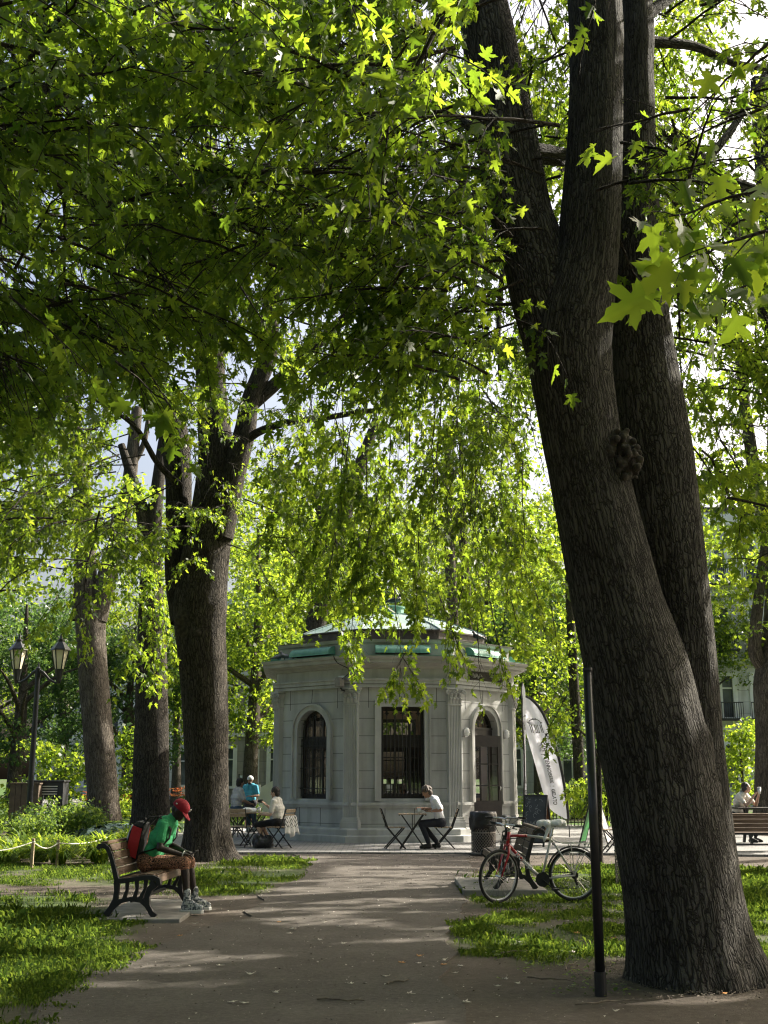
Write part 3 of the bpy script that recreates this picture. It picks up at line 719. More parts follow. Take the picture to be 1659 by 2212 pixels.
# the second bench faces the other way: mirrored by turning it about its middle
bench2.rotation_euler = (0, 0, R(180)); bench2.location = (b2.x, b2.y+1.62, .075)
def slab(loc, w, d, h, label):
    mb = MB(); mb.bb(loc[0], loc[0]+w, loc[1], loc[1]+d, -.05, h)
    return tag(mb.build('concrete_paving', M['concrete'], bevel=.012), label, 'concrete slab', kind='structure')
slab((b1.x-.12, b1.y-.22), .98, 2.1, .034, 'flat concrete slab under the occupied bench')
slab((b2.x-.98, b2.y-.12), 1.15, 2.0, .075, 'raised concrete slab under the bench by the bicycle')
bench3 = dup(bench1, G(1690, 1844), R(90), 'bench at the far right with its slatted back towards the path')
# ------------------------------------------------------------------ people
def skin(name, c): return pm(name, c, tuple(x*1.15 for x in c), 9, .5, .05, 60)
def person(label, loc, rz, J, sk, hairmat, shirt, legs_mat, shoe, hair='short', sleeve=.55, short=1.0, vox=.009, headdir=(1, 0, 0), group=None):
    t = thing('person', label, 'person', loc, rz, group)
    V_ = Vector
    pe, ch, nk, hd = (V_(J[k]) for k in ('pelvis', 'chest', 'neck', 'head'))
    yaw = J.get('side', V_((0, 1, 0))); sd = V_(yaw).normalized()
    shw = J.get('shw', .185)
    sh = [V_(J['chest2'])+sd*shw, V_(J['chest2'])-sd*shw]
    hp = [pe+sd*.095, pe-sd*.095]
    hf = V_(headdir).normalized(); hl = V_(J.get('headside', tuple(sd))); hl = (hl-hf*hl.dot(hf)).normalized(); hu = hf.cross(hl)
    HM = Matrix((hf, hl, hu)).transposed()
    H = lambda a, b, c: hd+hf*a+hl*b+hu*c
    b = MB()
    def torso(mb, e):
        wa = pe.lerp(ch, .45)
        mb.rcone(pe+sd*.085, pe-sd*.085, .115+e, .115+e); mb.rcone(wa+sd*.07, wa-sd*.07, .10+e, .10+e)
        mb.rcone(ch+sd*.09, ch-sd*.09, .112+e, .112+e); mb.rcone(sh[0]*.9+V_(J['chest2'])*.1, sh[1]*.9+V_(J['chest2'])*.1, .062+e, .062+e)
        for p, q in ((pe, wa), (wa, ch), (ch, V_(J['chest2']))):
            for s in (-1, 1): mb.rcone(p+sd*(.07*s), q+sd*(.07*s), .10+e, .098+e)
        mb.rcone(V_(J['chest2']), nk, .07+e, .058+e*.5)
    torso(b, 0)
    b.rcone(nk, hd-hu*.02, .056, .055)
    b.ell(hd+hu*.015, (.098, .077, .112), HM, 16, 12); b.ell(H(.025, 0, -.055), (.070, .056, .062), HM, 12, 8)
    b.rcone(H(.092, 0, .012), H(.112, 0, -.022), .010, .015, 8); b.ell(H(.088, 0, -.058), (.014, .026, .010), HM); b.ell(H(.082, 0, -.092), (.018, .022, .016), HM)
    for s in (-1, 1): b.ell(H(-.005, s*.078, -.005), (.020, .010, .032), HM); b.ell(H(.085, s*.03, .028), (.015, .022, .008), HM)
    for i in (0, 1):
        el, wr, hdn = (V_(q) for q in J['arms'][i])
        b.rcone(sh[i], el, .050, .041); b.rcone(sh[i].lerp(el, .3), sh[i].lerp(el, .6), .053, .049); b.rcone(el, el.lerp(wr, .35), .041, .043); b.rcone(el.lerp(wr, .35), wr, .043, .028)
        d = (hdn-wr).normalized(); side = J.get('palm', [sd, sd])[i]; side = V_(side); side = (side-d*side.dot(d)).normalized(); nrm = d.cross(side)
        pk = wr+d*.085
        for q in (-.026, -.009, .009, .026): b.rcone(wr+d*.015+side*q*.6, pk+side*q, .017, .0145, 8)
        sgn = 1 if i == 0 else -1
        dn = V_(J.get('curl', [(0, 0, -1), (0, 0, -1)])[i]); dn = (dn-d*dn.dot(d)).normalized() if dn.length > .1 else nrm
        for q, l in ((-.028, .9), (-.0095, 1.05), (.0095, 1.0), (.028, .8)):
            a0 = pk+side*q; a1 = a0+d*(.036*l)+dn*.008; a2 = a1+d*(.022*l)+dn*.020*l; a3 = a2+d*.006+dn*.020*l
            b.rcone(a0, a1, .0105, .0095, 7); b.rcone(a1, a2, .0095, .009, 7); b.rcone(a2, a3, .009, .008, 7)
        th = J.get('thumb', [1, -1])[i]
        a0 = wr+d*.03+side*(.028*th); a1 = a0+d*.035+side*(.022*th)+dn*.01; a2 = a1+d*.028+dn*.014
        b.rcone(a0, a1, .014, .011, 7); b.rcone(a1, a2, .011, .009, 7)
    for i in (0, 1):
        kn, an, toe = (V_(q) for q in J['legs'][i])
        b.rcone(hp[i], kn, .085, .058); b.rcone(kn, kn.lerp(an, .3), .055, .056); b.rcone(kn.lerp(an, .3), an, .056, .036)
        b.rcone(an+V_((0, 0, -.03)), toe+V_((0, 0, .0)), .038, .028)
    b.remesh('body', sk, t, vox)
    mb = MB()
    for s in (-1, 1): mb.ell(H(.088, s*.031, .012), (.010, .014, .009), HM)
    mb.build('eye', M['ink'], t, smooth=True)
    # shirt
    mb = MB(); torso(mb, .017)
    mb.v = [v for v in mb.v]
    for i in (0, 1):
        el, wr, _ = (V_(q) for q in J['arms'][i]); e = sh[i].lerp(el, min(sleeve, 1)*1.0)
        mb.rcone(sh[i], e, .072, .062)
        if sleeve > 1: mb.rcone(el, el.lerp(wr, sleeve-1), .056, .046)
    so = mb.remesh('shirt', shirt, t, vox)
    # collar opening is covered by the neck above it
    mb = MB(); mb.rcone(pe+sd*.09, pe-sd*.09, .137, .137)
    for i in (0, 1):
        kn, an, toe = (V_(q) for q in J['legs'][i])
        if short <= 1: mb.rcone(hp[i], hp[i].lerp(kn, short), .108, .088)
        else:
            mb.rcone(hp[i], kn, .105, .078); mb.rcone(kn, kn.lerp(an, short-1), .078, J.get('hem', .062))
    mb.remesh('shorts' if short <= 1.6 else 'trousers', legs_mat, t, vox)
    for i in (0, 1):
        mb = MB()
        kn, an, toe = (V_(q) for q in J['legs'][i]); heel = an+(an-toe).normalized()*.03; heel.z = toe.z
        f = (toe-V_((an.x, an.y, toe.z))).normalized()
        mb.rcone(an, heel+V_((0, 0, .012)), .046, .045); mb.rcone(heel+V_((0, 0, .01)), toe, .046, .036); mb.rcone(an+V_((0, 0, -.02)), toe, .045, .034)
        if J.get('high'): mb.rcone(an+V_((0, 0, .09)), an, .045, .048)
        mb.remesh('shoe', shoe, t, vox)
    if hair:
        mb = MB()
        if hair == 'short':
            mb.ell(H(-.018, 0, .035), (.104, .087, .108), HM, 16, 12); mb.ell(H(-.05, 0, -.02), (.062, .078, .085), HM)
        elif hair == 'shaggy':
            mb.ell(H(-.020, 0, .045), (.106, .094, .100), HM, 16, 12); mb.ell(H(-.05, 0, -.02), (.072, .088, .10), HM)
            rr = random.Random(4)
            for _ in range(80):
                a = rr.uniform(0, 6.28); e = rr.uniform(-.3, 1.3)
                p = H(-.02+.105*math.cos(a)*math.cos(e), .095*math.sin(a)*math.cos(e), .045+.10*math.sin(e))
                if math.cos(a) > .5 and e < .3: continue
                mb.rcone(p, p+hf*(.03*math.cos(a)+.015)+hl*.03*math.sin(a)-hu*.03, .020, .006, 6)
        elif hair == 'cap':
            mb.ell(H(-.045, 0, -.015), (.055, .073, .06), HM)
        mb.remesh('hair', hairmat, t, .008, 2)
    return t, H, HM
def cap(t, H, HM, mat, brim=True):
    mb = MB(); k = 10; n = 20; vs = []; fs = []
    for i in range(k+1):
        th = math.pi/2*i/k
        for j in range(n):
            a = 2*math.pi*j/n; vs.append(H(-.008+.112*math.cos(th)*math.cos(a), .094*math.cos(th)*math.sin(a), .042+.098*math.sin(th)))
    for i in range(k):
        for j in range(n): a = i*n+j; b = i*n+(j+1) % n; fs.append((a, b, b+n, a+n))
    for j in range(n): vs.append(H(-.008+.110*math.cos(2*math.pi*j/n), .092*math.sin(2*math.pi*j/n), .018))
    o = len(vs)-n
    for j in range(n): fs.append((o+j, o+(j+1) % n, (j+1) % n, j))
    mb.add(vs, fs); c = mb.build('cap', mat, t, smooth=True, recalc=False)
    mb = MB(); N = 10; up = []; lo = []
    for i in range(N+1):
        a = R(-62+124*i/N)
        up.append((H(.100*math.cos(a)-.008, .090*math.sin(a), .030), H(.072+.105*math.cos(a), .086*math.sin(a), .008-.03*math.cos(a)*.6)))
    vs = []; fs = []
    for a, b in up: vs += [a, b, a-Vector((0, 0, .006)), b-Vector((0, 0, .006))]
    for i in range(N):
        q = 4*i; fs += [(q, q+1, q+5, q+4), (q+2, q+6, q+7, q+3), (q+1, q+3, q+7, q+5)]
    mb.add(vs, fs)
    if brim: mb.build('brim', mat, c, smooth=True, recalc=False)
    return c
M['skin1'] = skin('skin_deep', (.028, .017, .012)); M['skin2'] = skin('skin_tan', (.36, .20, .13)); M['skin3'] = skin('skin_pale', (.50, .32, .24))
M['hairdark'] = pm('hair_dark', (.012, .009, .008), (.03, .022, .018), 60, .55, .5, 120); M['hairbrown'] = pm('hair_brown', (.06, .042, .032), (.13, .10, .08), 60, .6, .5, 120)
M['polo'] = pm('green_polo', (.035, .29, .11), (.05, .38, .15), 14, .9, .9, 13)
M['redcap'] = pm('red_cap', (.26, .004, .014), (.32, .006, .02), 20, .8, .15, 120)
M['whiteshirt'] = pm('white_shirt', (.66, .67, .72), (.76, .77, .82), 7, .8, .6, 16); M['creamshirt'] = pm('cream_shirt', (.60, .58, .53), (.68, .66, .61), 7, .85, .5, 16)
M['greyshirt'] = pm('grey_print_shirt', (.40, .37, .38), (.60, .58, .58), 5, .85, .4, 16); M['blueshirt'] = pm('blue_shirt', (.07, .36, .50), (.09, .42, .56), 6, .85, .4, 16)
M['navy'] = pm('navy_cloth', (.012, .014, .022), (.02, .022, .032), 8, .85, .4, 20); M['jean'] = pm('jean', (.035, .06, .09), (.05, .08, .12), 9, .85, .3, 60); M['blackcloth'] = pm('black_cloth', (.008, .008, .009), (.015, .015, .016), 8, .9, .4, 20)
M['shoeblack'] = pm('black_shoe', (.012, .011, .010), (.022, .02, .018), 9, .5); M['shoewhite'] = pm('white_shoe', (.6, .6, .58), (.7, .7, .68), 9, .6)
def squiggle():
    m, nt, out = nm('squiggle_print'); L = nt.links.new
    tc = nd(nt, 'ShaderNodeTexCoord'); n = nd(nt, 'ShaderNodeTexNoise', Scale=15.0, Detail=1.0, Distortion=1.4); L(tc.outputs['Object'], n.inputs['Vector'])
    s = nd(nt, 'ShaderNodeMath', operation='PINGPONG'); s.inputs[1].default_value = .055; L(n.outputs[0], s.inputs[0])
    r = ramp(nt, s.outputs[0], [(.0, (.012, .009, .009)), (.022, (.02, .012, .01)), (.032, (.46, .21, .12)), (.055, (.5, .26, .16))]); r.color_ramp.interpolation = 'LINEAR'
    b = nd(nt, 'ShaderNodeBsdfPrincipled', Roughness=.85); L(r.outputs[0], b.inputs['Base Color']); L(b.outputs[0], out.inputs[0]); return m
M['squiggle'] = squiggle()
M['printshoe'] = pm('printed_high_top', (.08, .10, .12), (.62, .64, .64), 45, .7, lo=.46, hi=.54)

# seated person on the bench, bent over a phone
p1, H1, HM1 = person('person in a red cap and green polo bent over a phone on the bench', (b1.x+.30, b1.y+.80, .03), R(-7), dict(
    pelvis=(.0, 0, .55), chest=(.13, 0, .83), chest2=(.20, 0, .985), neck=(.255, 0, 1.06), head=(.345, 0, 1.155), shw=.185,
    arms=[((.17, .23, .735), (.40, .10, .665), (.50, .05, .655)), ((.19, -.25, .725), (.42, -.13, .645), (.52, -.09, .64))], palm=[(0, 1, 0), (0, 1, 0)], thumb=[-1, 1],
    curl=[(.3, -.3, -.6), (.3, .3, -.6)],
    legs=[((.45, .13, .545), (.53, .15, .13), (.70, .16, .04)), ((.47, -.13, .55), (.53, -.17, .13), (.71, -.18, .04))], high=True),
    M['skin1'], M['hairdark'], M['polo'], M['squiggle'], M['printshoe'], hair='cap', sleeve=.62, short=1.12, vox=.008, headdir=(.78, 0, -.62))
cp = cap(p1, H1, HM1, M['redcap'])
mb = MB()
for q in (((.103, -.022, .07), (.100, -.022, .11)), ((.100, .0, .075), (.098, -.02, .108)), ((.104, .0, .07), (.10, .0, .11)), ((.10, .02, .11), (.106, .005, .092)), ((.10, -.012, .11), (.106, .005, .092)), ((.106, .005, .092), (.106, .005, .07))):
    mb.tube([H1(a+.006, b, c-.01) for a, b, c in q], .0035, 5)
mb.ell(H1(-.06, -.083, .055), (.012, .005, .009), HM1); mb.build('cap_emblem', M['white'], cp)
mb = MB(); mb.tube([(.45+.035*math.cos(a)*.3, -.117+.036*math.sin(a), .645+.036*math.cos(a)) for a in np.linspace(0, 2*math.pi, 14)], .007, 6); mb.build('bracelet', M['white'], p1)
for i in (0, 1):
    mb = MB(); an, toe = ((.53, .15), (.70, .16)) if i == 0 else ((.53, -.17), (.71, -.18))
    d = Vector((toe[0]-an[0], toe[1]-an[1])).normalized()
    mb.prism([(an[0]+d.x*u-d.y*v, an[1]+d.y*u+d.x*v) for u, v in ((-.085, -.03), (-.06, -.045), (.1, -.05), (.19, -.04), (.215, 0), (.19, .04), (.1, .045), (-.06, .042), (-.085, .03))], -.02, .018)
    mb.build('shoe_sole', M['white'], p1, bevel=.004)
ph = MB(); ph.box((0, 0, 0), (.075, .15, .009), ry=R(-35)); pho = ph.build('phone', M['ink'], bevel=.003)
tag(pho, 'dark phone held in both hands over the printed shorts', 'phone'); pho.parent = None
wm = Matrix.Translation(p1.location) @ Matrix.Rotation(R(-7), 4, 'Z'); pho.location = wm @ Vector((.56, -.02, .665)); pho.rotation_euler = (0, 0, R(-7))
# backpack
bp = thing('backpack', 'red and black backpack worn by the person on the bench', 'backpack', p1.location, R(-7))
tilt = R(14); ca, sa = math.cos(tilt), math.sin(tilt)
def BPm(x, y, z): return (-.165+x*ca+z*sa*.75, y, .60+z*ca-x*sa)
mb = MB(); prof = []
for z, w, d0 in ((-.02, .125, .05), (.0, .15, .10), (.10, .155, .135), (.28, .155, .13), (.38, .145, .10), (.43, .11, .06)):
    mb_r = [(-d0, -w*.75), (-d0, w*.75), (-d0*.4, w), (.04, w*.95), (.04, -w*.95), (-d0*.4, -w)]
    prof.append([BPm(x, y, z) for x, y in mb_r])
vs = [p for r_ in prof for p in r_]; fs = []
for i in range(len(prof)-1):
    for j in range(6): a = i*6+j; b = i*6+(j+1) % 6; fs.append((a, b, b+6, a+6))
fs += [tuple(range(5, -1, -1)), tuple(range(30, 36))]
mb.add(vs, fs); bo = mb.build('bag_body', M['blackcloth'], bp, bevel=.015)
M['redcloth'] = pm('red_cloth', (.46, .02, .025), (.54, .03, .035), 9, .8, .4, 18)
for s in (-1, 1): mb = MB(); mb.prism([(-.105, .03), (.035, .0), (.035, .36), (-.085, .37)], .0, .006, lambda x, z, y, s=s: BPm(x, s*(.158+y), z)); mb.build('side_panel', M['redcloth'], bp)
mb = MB(); mb.prism([(-.14, .06), (-.14, .34)], 0, .1, lambda x, z, y: BPm(x, y, z)) if False else None
for s in (-1, 1): mb.tube([BPm(-.13, s*.05, .03), BPm(-.15, s*.05, .2), BPm(-.12, s*.05, .36)], [(.02, .006)]*3, 6)
mb.build('webbing', M['plastic'], bp)
mb = MB()
for s in (-1, 1):
    y = s*.135
    mb.tube([(-.06, y, .98), (.02, y, 1.075), (.13, y, 1.085), (.235, y*1.05, 1.02), (.292, y*1.05, .93), (.275, y*1.1, .83), (.20, y*1.2, .745), (.08, y*1.35, .70), (-.08, y*1.2, .66)], [(.03, .008)]*9, 8, flat=(0, 1, 0))
mb.build('shoulder_strap', M['blackcloth'], bp)
mb = MB(); mb.tube([BPm(.0, -.03, .43), BPm(.0, -.02, .47), BPm(.0, .02, .47), BPm(.0, .03, .43)], .009, 6); mb.build('grab_handle', M['blackcloth'], bp)

# ------------------------------------------------------------------ cafe furniture
def make_chair(label):
    t = thing('folding_chair', label, 'chair', (0, 0, 0), 0, 'folding wooden cafe chairs')   # faces +x
    mb = MB()
    for i in range(5): mb.box((-.16+i*.082, 0, .45), (.06, .40, .018))
    mb.build('seat', M['wood2'], t, bevel=.003)
    mb = MB()
    for z, x in ((.80, -.315), (.70, -.285)): mb.box((x, 0, z), (.018, .40, .075), ry=R(-16))
    mb.build('backrest', M['wood2'], t, bevel=.003)
    for s in (-1, 1):
        mb = MB(); mb.bar((-.335, s*.205, .85), (-.19, s*.205, .45), .028, .012, (0, 1, 0)); mb.bar((-.19, s*.205, .45), (.20, s*.205, .0), .028, .012, (0, 1, 0)); mb.build('leg', M['iron'], t)
        mb = MB(); mb.bar((.17, s*.185, .44), (-.24, s*.185, .0), .028, .012, (0, 1, 0)); mb.build('leg', M['iron'], t)
    mb = MB(); mb.bar((.17, -.2, .435), (.17, .2, .435), .014); mb.bar((-.2, -.2, .435), (-.2, .2, .435), .014); mb.bar((-.19, -.19, .05), (-.19, .19, .05), .012); mb.bar((.15, -.2, .055), (.15, .2, .055), .012); mb.build('crossbar', M['iron'], t)
    return t
def make_table(label):
    t = thing('folding_table', label, 'table', (0, 0, 0), 0, 'square folding cafe tables')
    mb = MB()
    for i in range(7): mb.box((-.27+i*.09, 0, .735), (.075, .58, .018))
    mb.build('tabletop', M['wood2'], t, bevel=.003)
    for s in (-1, 1):
        mb = MB(); mb.bar((-.24, s*.24, .72), (.27, s*.24, .0), .026, .014, (0, 1, 0)); mb.build('leg', M['iron'], t)
        mb = MB(); mb.bar((.24, s*.215, .72), (-.27, s*.215, .0), .026, .014, (0, 1, 0)); mb.build('leg', M['iron'], t)
    mb = MB()
    for x in (-.29, .29): mb.bar((x, -.29, .715), (x, .29, .715), .02)
    mb.bar((.0, -.24, .36), (0, .24, .36), .014); mb.bar((0, 0, .36), (0, 0, .72), .014); mb.build('frame', M['iron'], t)
    return t
TZ = .035
def P_(px, py, dz=TZ): v = G(px, py, dz); return (v.x, v.y, v.z)
chair0 = make_chair('empty chair facing the small table in front of the middle kiosk window'); chair0.location = P_(855, 1833); chair0.rotation_euler.z = R(4)
table0 = make_table('small table holding one paper cup, in front of the middle kiosk window'); table0.location = P_(891, 1833)
dup(chair0, P_(958, 1833), R(180), 'chair under the person in the white shirt')
dup(table0, P_(548, 1828), R(20), 'table with bags and a cup beside the person in the cream top')
dup(table0, P_(512, 1825), R(0), 'table half hidden by the big maple trunk on the left side')
dup(chair0, P_(600, 1832), R(152), 'chair draped with a zigzag patterned cloth')
dup(chair0, P_(518, 1830), R(80), 'empty chair beside the big maple trunk, below the person in grey')
dup(chair0, P_(1326, 1840), R(180), 'chair standing between the black pole and the leaning maple')
dup(table0, (P_(1420, 1838)[0], P_(1420, 1838)[1], TZ), R(0), 'table hidden behind the leaning double maple trunk') if False else None
def cup(loc, label, h=.12, r=.042):
    t = thing('paper_cup', label, 'cup', loc)
    mb = MB(); mb.lathe([(r*.72, 0), (r, h*.92), (r*.98, h*.9)], 16); mb.build('cup_body', M['paper'], t, smooth=True)
    mb = MB(); mb.lathe([(r*1.06, h*.9), (r*1.08, h*.95), (r*.9, h*1.02), (r*.2, h*1.03)], 16); mb.build('lid', M['paper'], t)
    return t
tl = Vector(table0.location)
cup((tl.x+.15, tl.y-.05, TZ+.744), 'white paper cup under the hand of the person in the white shirt')
p2, H2, HM2 = person('person in a white shirt and dark trousers sitting at the small table', P_(950, 1833), R(180), dict(
    pelvis=(-.02, 0, .56), chest=(.04, 0, .86), chest2=(.10, 0, 1.02), neck=(.17, 0, 1.09), head=(.275, .0, 1.205), shw=.19,
    arms=[((-.02, .27, .83), (.21, .15, .80), (.31, .08, .79)), ((.12, -.26, .82), (.37, -.16, .85), (.47, -.13, .87))], palm=[(0, 1, 0), (0, 1, 0)], thumb=[-1, 1],
    curl=[(.3, -.2, .3), (.2, .0, -1)],
    legs=[((.40, .10, .52), (.24, .12, .11), (.42, .13, .04)), ((.40, -.11, .53), (.04, -.10, .11), (.20, -.12, .04))], hem=.058),
    M['skin2'], M['hairbrown'], M['whiteshirt'], M['navy'], M['shoeblack'], hair='shaggy', sleeve=.72, short=1.9, headdir=(.85, .05, -.5))
mb = MB(); mb.tube([(.175+.0*math.cos(a), .165+.034*math.sin(a), .803+.034*math.cos(a)) for a in np.linspace(0, 2*math.pi, 12)], .007, 6); mb.build('watch', M['chrome'], p2)
ph2 = MB(); ph2.box((0, 0, 0), (.14, .07, .008), ry=R(8)); o = ph2.build('phone', M['ink']); q = Matrix.Translation(p2.location) @ Matrix.Rotation(R(180), 4, 'Z') @ Vector((.33, .08, .82)); o.location = q; tag(o, 'flat dark phone in the hand of the person in the white shirt', 'phone')
p3, H3, HM3 = person('person in a cream top seen from behind, seated at the left table', P_(601, 1831), R(163), dict(
    pelvis=(0, 0, .54), chest=(.03, 0, .84), chest2=(.06, 0, .985), neck=(.075, 0, 1.07), head=(.10, 0, 1.185), shw=.17,
    arms=[((.10, .26, .72), (.30, .22, .72), (.40, .18, .72)), ((.18, -.22, .74), (.34, -.13, .90), (.40, -.09, .97))], palm=[(0, 1, 0), (0, 1, 0)], thumb=[-1, 1],
    legs=[((.46, .12, .49), (.26, .13, .10), (.40, .15, .04)), ((.46, -.08, .50), (.22, -.10, .10), (.36, -.10, .04))]),
    M['skin3'], M['hairdark'], M['creamshirt'], M['blackcloth'], M['shoeblack'], hair='short', sleeve=.75, short=1.05, headdir=(.95, -.12, -.18))
def cloth_zigzag():
    m, nt, out = nm('zigzag'); L = nt.links.new
    tc = nd(nt, 'ShaderNodeTexCoord'); sx = nd(nt, 'ShaderNodeSeparateXYZ'); L(tc.outputs['Object'], sx.inputs[0])
    pp = nd(nt, 'ShaderNodeMath', operation='PINGPONG'); pp.inputs[1].default_value = .055; L(sx.outputs['Y'], pp.inputs[0])
    ad = nd(nt, 'ShaderNodeMath', operation='MULTIPLY_ADD'); ad.inputs[1].default_value = 1.5; L(pp.outputs[0], ad.inputs[0]); L(sx.outputs['Z'], ad.inputs[2])
    md = nd(nt, 'ShaderNodeMath', operation='PINGPONG'); md.inputs[1].default_value = .045; L(ad.outputs[0], md.inputs[0])
    z = ramp(nt, md.outputs[0], [(0, (.03, .03, .03)), (.013, (.03, .03, .03)), (.016, (.55, .55, .53)), (1, (.55, .55, .53))])
    gt = nd(nt, 'ShaderNodeMath', operation='LESS_THAN'); gt.inputs[1].default_value = .44; L(sx.outputs['Z'], gt.inputs[0])
    mx = nd(nt, 'ShaderNodeMixRGB'); L(gt.outputs[0], mx.inputs[0]); L(z.outputs[0], mx.inputs[1]); mx.inputs[2].default_value = (.5, .5, .48, 1)
    b = nd(nt, 'ShaderNodeBsdfPrincipled', Roughness=.9); L(mx.outputs[0], b.inputs['Base Color']); L(b.outputs[0], out.inputs[0]); return m
M['zigzag'] = cloth_zigzag()
mb = MB(); n = 14; vs = []; fs = []
for j, z in enumerate((.70, .64, .55, .45, .36, .28)):
    for i in range(n+1):
        u = i/n; vs.append((-.33-.02*j*.4-.025*math.sin(u*17+j*.3)*(.3+j*.15), -.22+.44*u+.02*j*(u-.5), z+(.05*math.sin(u*9) if j == 5 else 0)))
for j in range(5):
    for i in range(n): a = j*(n+1)+i; fs.append((a, a+1, a+n+2, a+n+1))
mb.add(vs, fs); zc = mb.build('draped_cloth', M['zigzag'], smooth=True, recalc=False); md = zc.modifiers.new('s', 'SOLIDIFY'); md.thickness = .006
zc.location = P_(600, 1832); zc.rotation_euler = (0, 0, R(152)); tag(zc, 'white cloth with dark zigzags hanging over a chair back', 'cloth')
bl = Vector(P_(548, 1828))
def lump(name, label, cat, loc, dims, mat, seed, rz=0, extra=None):
    rr = random.Random(seed); mb = MB()
    for i in range(9):
        mb.ell((rr.uniform(-.5, .5)*dims[0]*.6, rr.uniform(-.5, .5)*dims[1]*.6, dims[2]*rr.uniform(.3, .62)), (dims[0]*.3, dims[1]*.32, dims[2]*.34))
    mb.box((0, 0, dims[2]*.2), (dims[0]*.9, dims[1]*.8, dims[2]*.38))
    t = thing(name, label, cat, loc, rz)
    mb.remesh('bag_body', mat, t, .012, 5)
    if extra: extra(t)
    return t
lump('paper_bag', 'crumpled white bag lying on the left cafe table', 'bag', (bl.x-.10, bl.y-.05, TZ+.744), (.34, .22, .12), M['plastic'], 3)
cup((bl.x+.12, bl.y-.1, TZ+.744), 'white paper cup on the left table by the crumpled bag')
def straps(t):
    mb = MB(); mb.tube([(-.1, -.12, .2), (-.02, -.16, .40), (.08, -.12, .2)], .012, 6); mb.build('strap', M['blackcloth'], t)
lump('shoulder_bag', 'dark bag on the paving at the feet of the person in the cream top', 'bag', P_(566, 1832), (.42, .30, .34), M['bagblack'], 8, .3, straps)
cam_b = thing('camera', 'small black camera raised by the person in the cream top', 'camera', (0, 0, 0))
mb = MB(); mb.box((0, 0, 0), (.05, .12, .075)); mb.build('camera_body', M['ink'], cam_b, bevel=.006)
mb = MB(); mb.tube([(.02, 0, 0), (.075, 0, 0)], .03, 12); mb.build('lens', M['iron'], cam_b)
cam_b.location = Matrix.Translation(p3.location) @ Matrix.Rotation(R(163), 4, 'Z') @ Vector((.46, -.07, 1.0)); cam_b.rotation_euler.z = R(163)
# pair talking behind the left tables
s4 = G(508, 1812)
p4, H4, HM4 = person('person in a grey patterned shirt and jeans perched beside the one in blue', (s4.x, s4.y, TZ), R(35), dict(
    pelvis=(0, 0, .70), chest=(.02, 0, 1.0), chest2=(.05, 0, 1.16), neck=(.07, 0, 1.24), head=(.10, 0, 1.37), shw=.19,
    arms=[((.10, .27, .93), (.30, .16, .90), (.38, .08, .90)), ((.10, -.27, .92), (.32, -.20, .84), (.41, -.15, .84))],
    legs=[((.44, .10, .66), (.42, .10, .22), (.57, .12, .14)), ((.45, -.12, .68), (.50, -.12, .24), (.64, -.13, .16))]),
    M['skin2'], M['hairdark'], M['greyshirt'], M['jean'], M['shoewhite'], hair='short', sleeve=.7, short=1.85, vox=.011, headdir=(.9, .25, -.1))
stt = thing('bar_stool', 'dark stool under the person in the grey patterned shirt', 'stool', (s4.x, s4.y, TZ), .6)
mb = MB(); mb.lathe([(.05, .545), (.19, .55), (.19, .575), (.16, .585)], 20); mb.build('seat', M['blackwood'], stt)
for a in range(4):
    c, s = math.cos(a*math.pi/2+.78), math.sin(a*math.pi/2+.78); mb = MB(); mb.tube([(.13*c, .13*s, .55), (.22*c, .22*s, 0)], .014, 8); mb.build('leg', M['iron'], stt)
mb = MB(); mb.tube([(.19*math.cos(a), .19*math.sin(a), .17) for a in np.linspace(0, 2*math.pi, 20)], .009, 6); mb.build('foot_ring', M['iron'], stt)
s5 = G(539, 1800)
p5, H5, HM5 = person('bearded person in a blue t-shirt and white cap standing behind the tables', (s5.x, s5.y, TZ), R(-115), dict(
    pelvis=(0, 0, .86), chest=(.0, 0, 1.16), chest2=(.0, 0, 1.34), neck=(.02, 0, 1.42), head=(.035, 0, 1.54), shw=.20,
    arms=[((.05, .30, 1.08), (.26, .20, 1.06), (.34, .12, 1.08)), ((.03, -.29, 1.08), (.25, -.16, 1.02), (.33, -.09, 1.03))],
    legs=[((.03, .11, .46), (-.02, .13, .09), (.14, .16, .03)), ((.03, -.11, .46), (-.02, -.13, .09), (.14, -.16, .03))]),
    M['skin2'], M['hairdark'], M['blueshirt'], M['navy'], M['shoewhite'], hair='cap', sleeve=.75, short=1.05, vox=.011, headdir=(1, .1, -.05))
cap(p5, H5, HM5, M['white'], False); p5.scale = (.93, .93, .93)
mb = MB(); mb.ell(H5(.035, 0, -.085), (.062, .062, .045), HM5); mb.build('beard', M['hairdark'], p5, smooth=True)
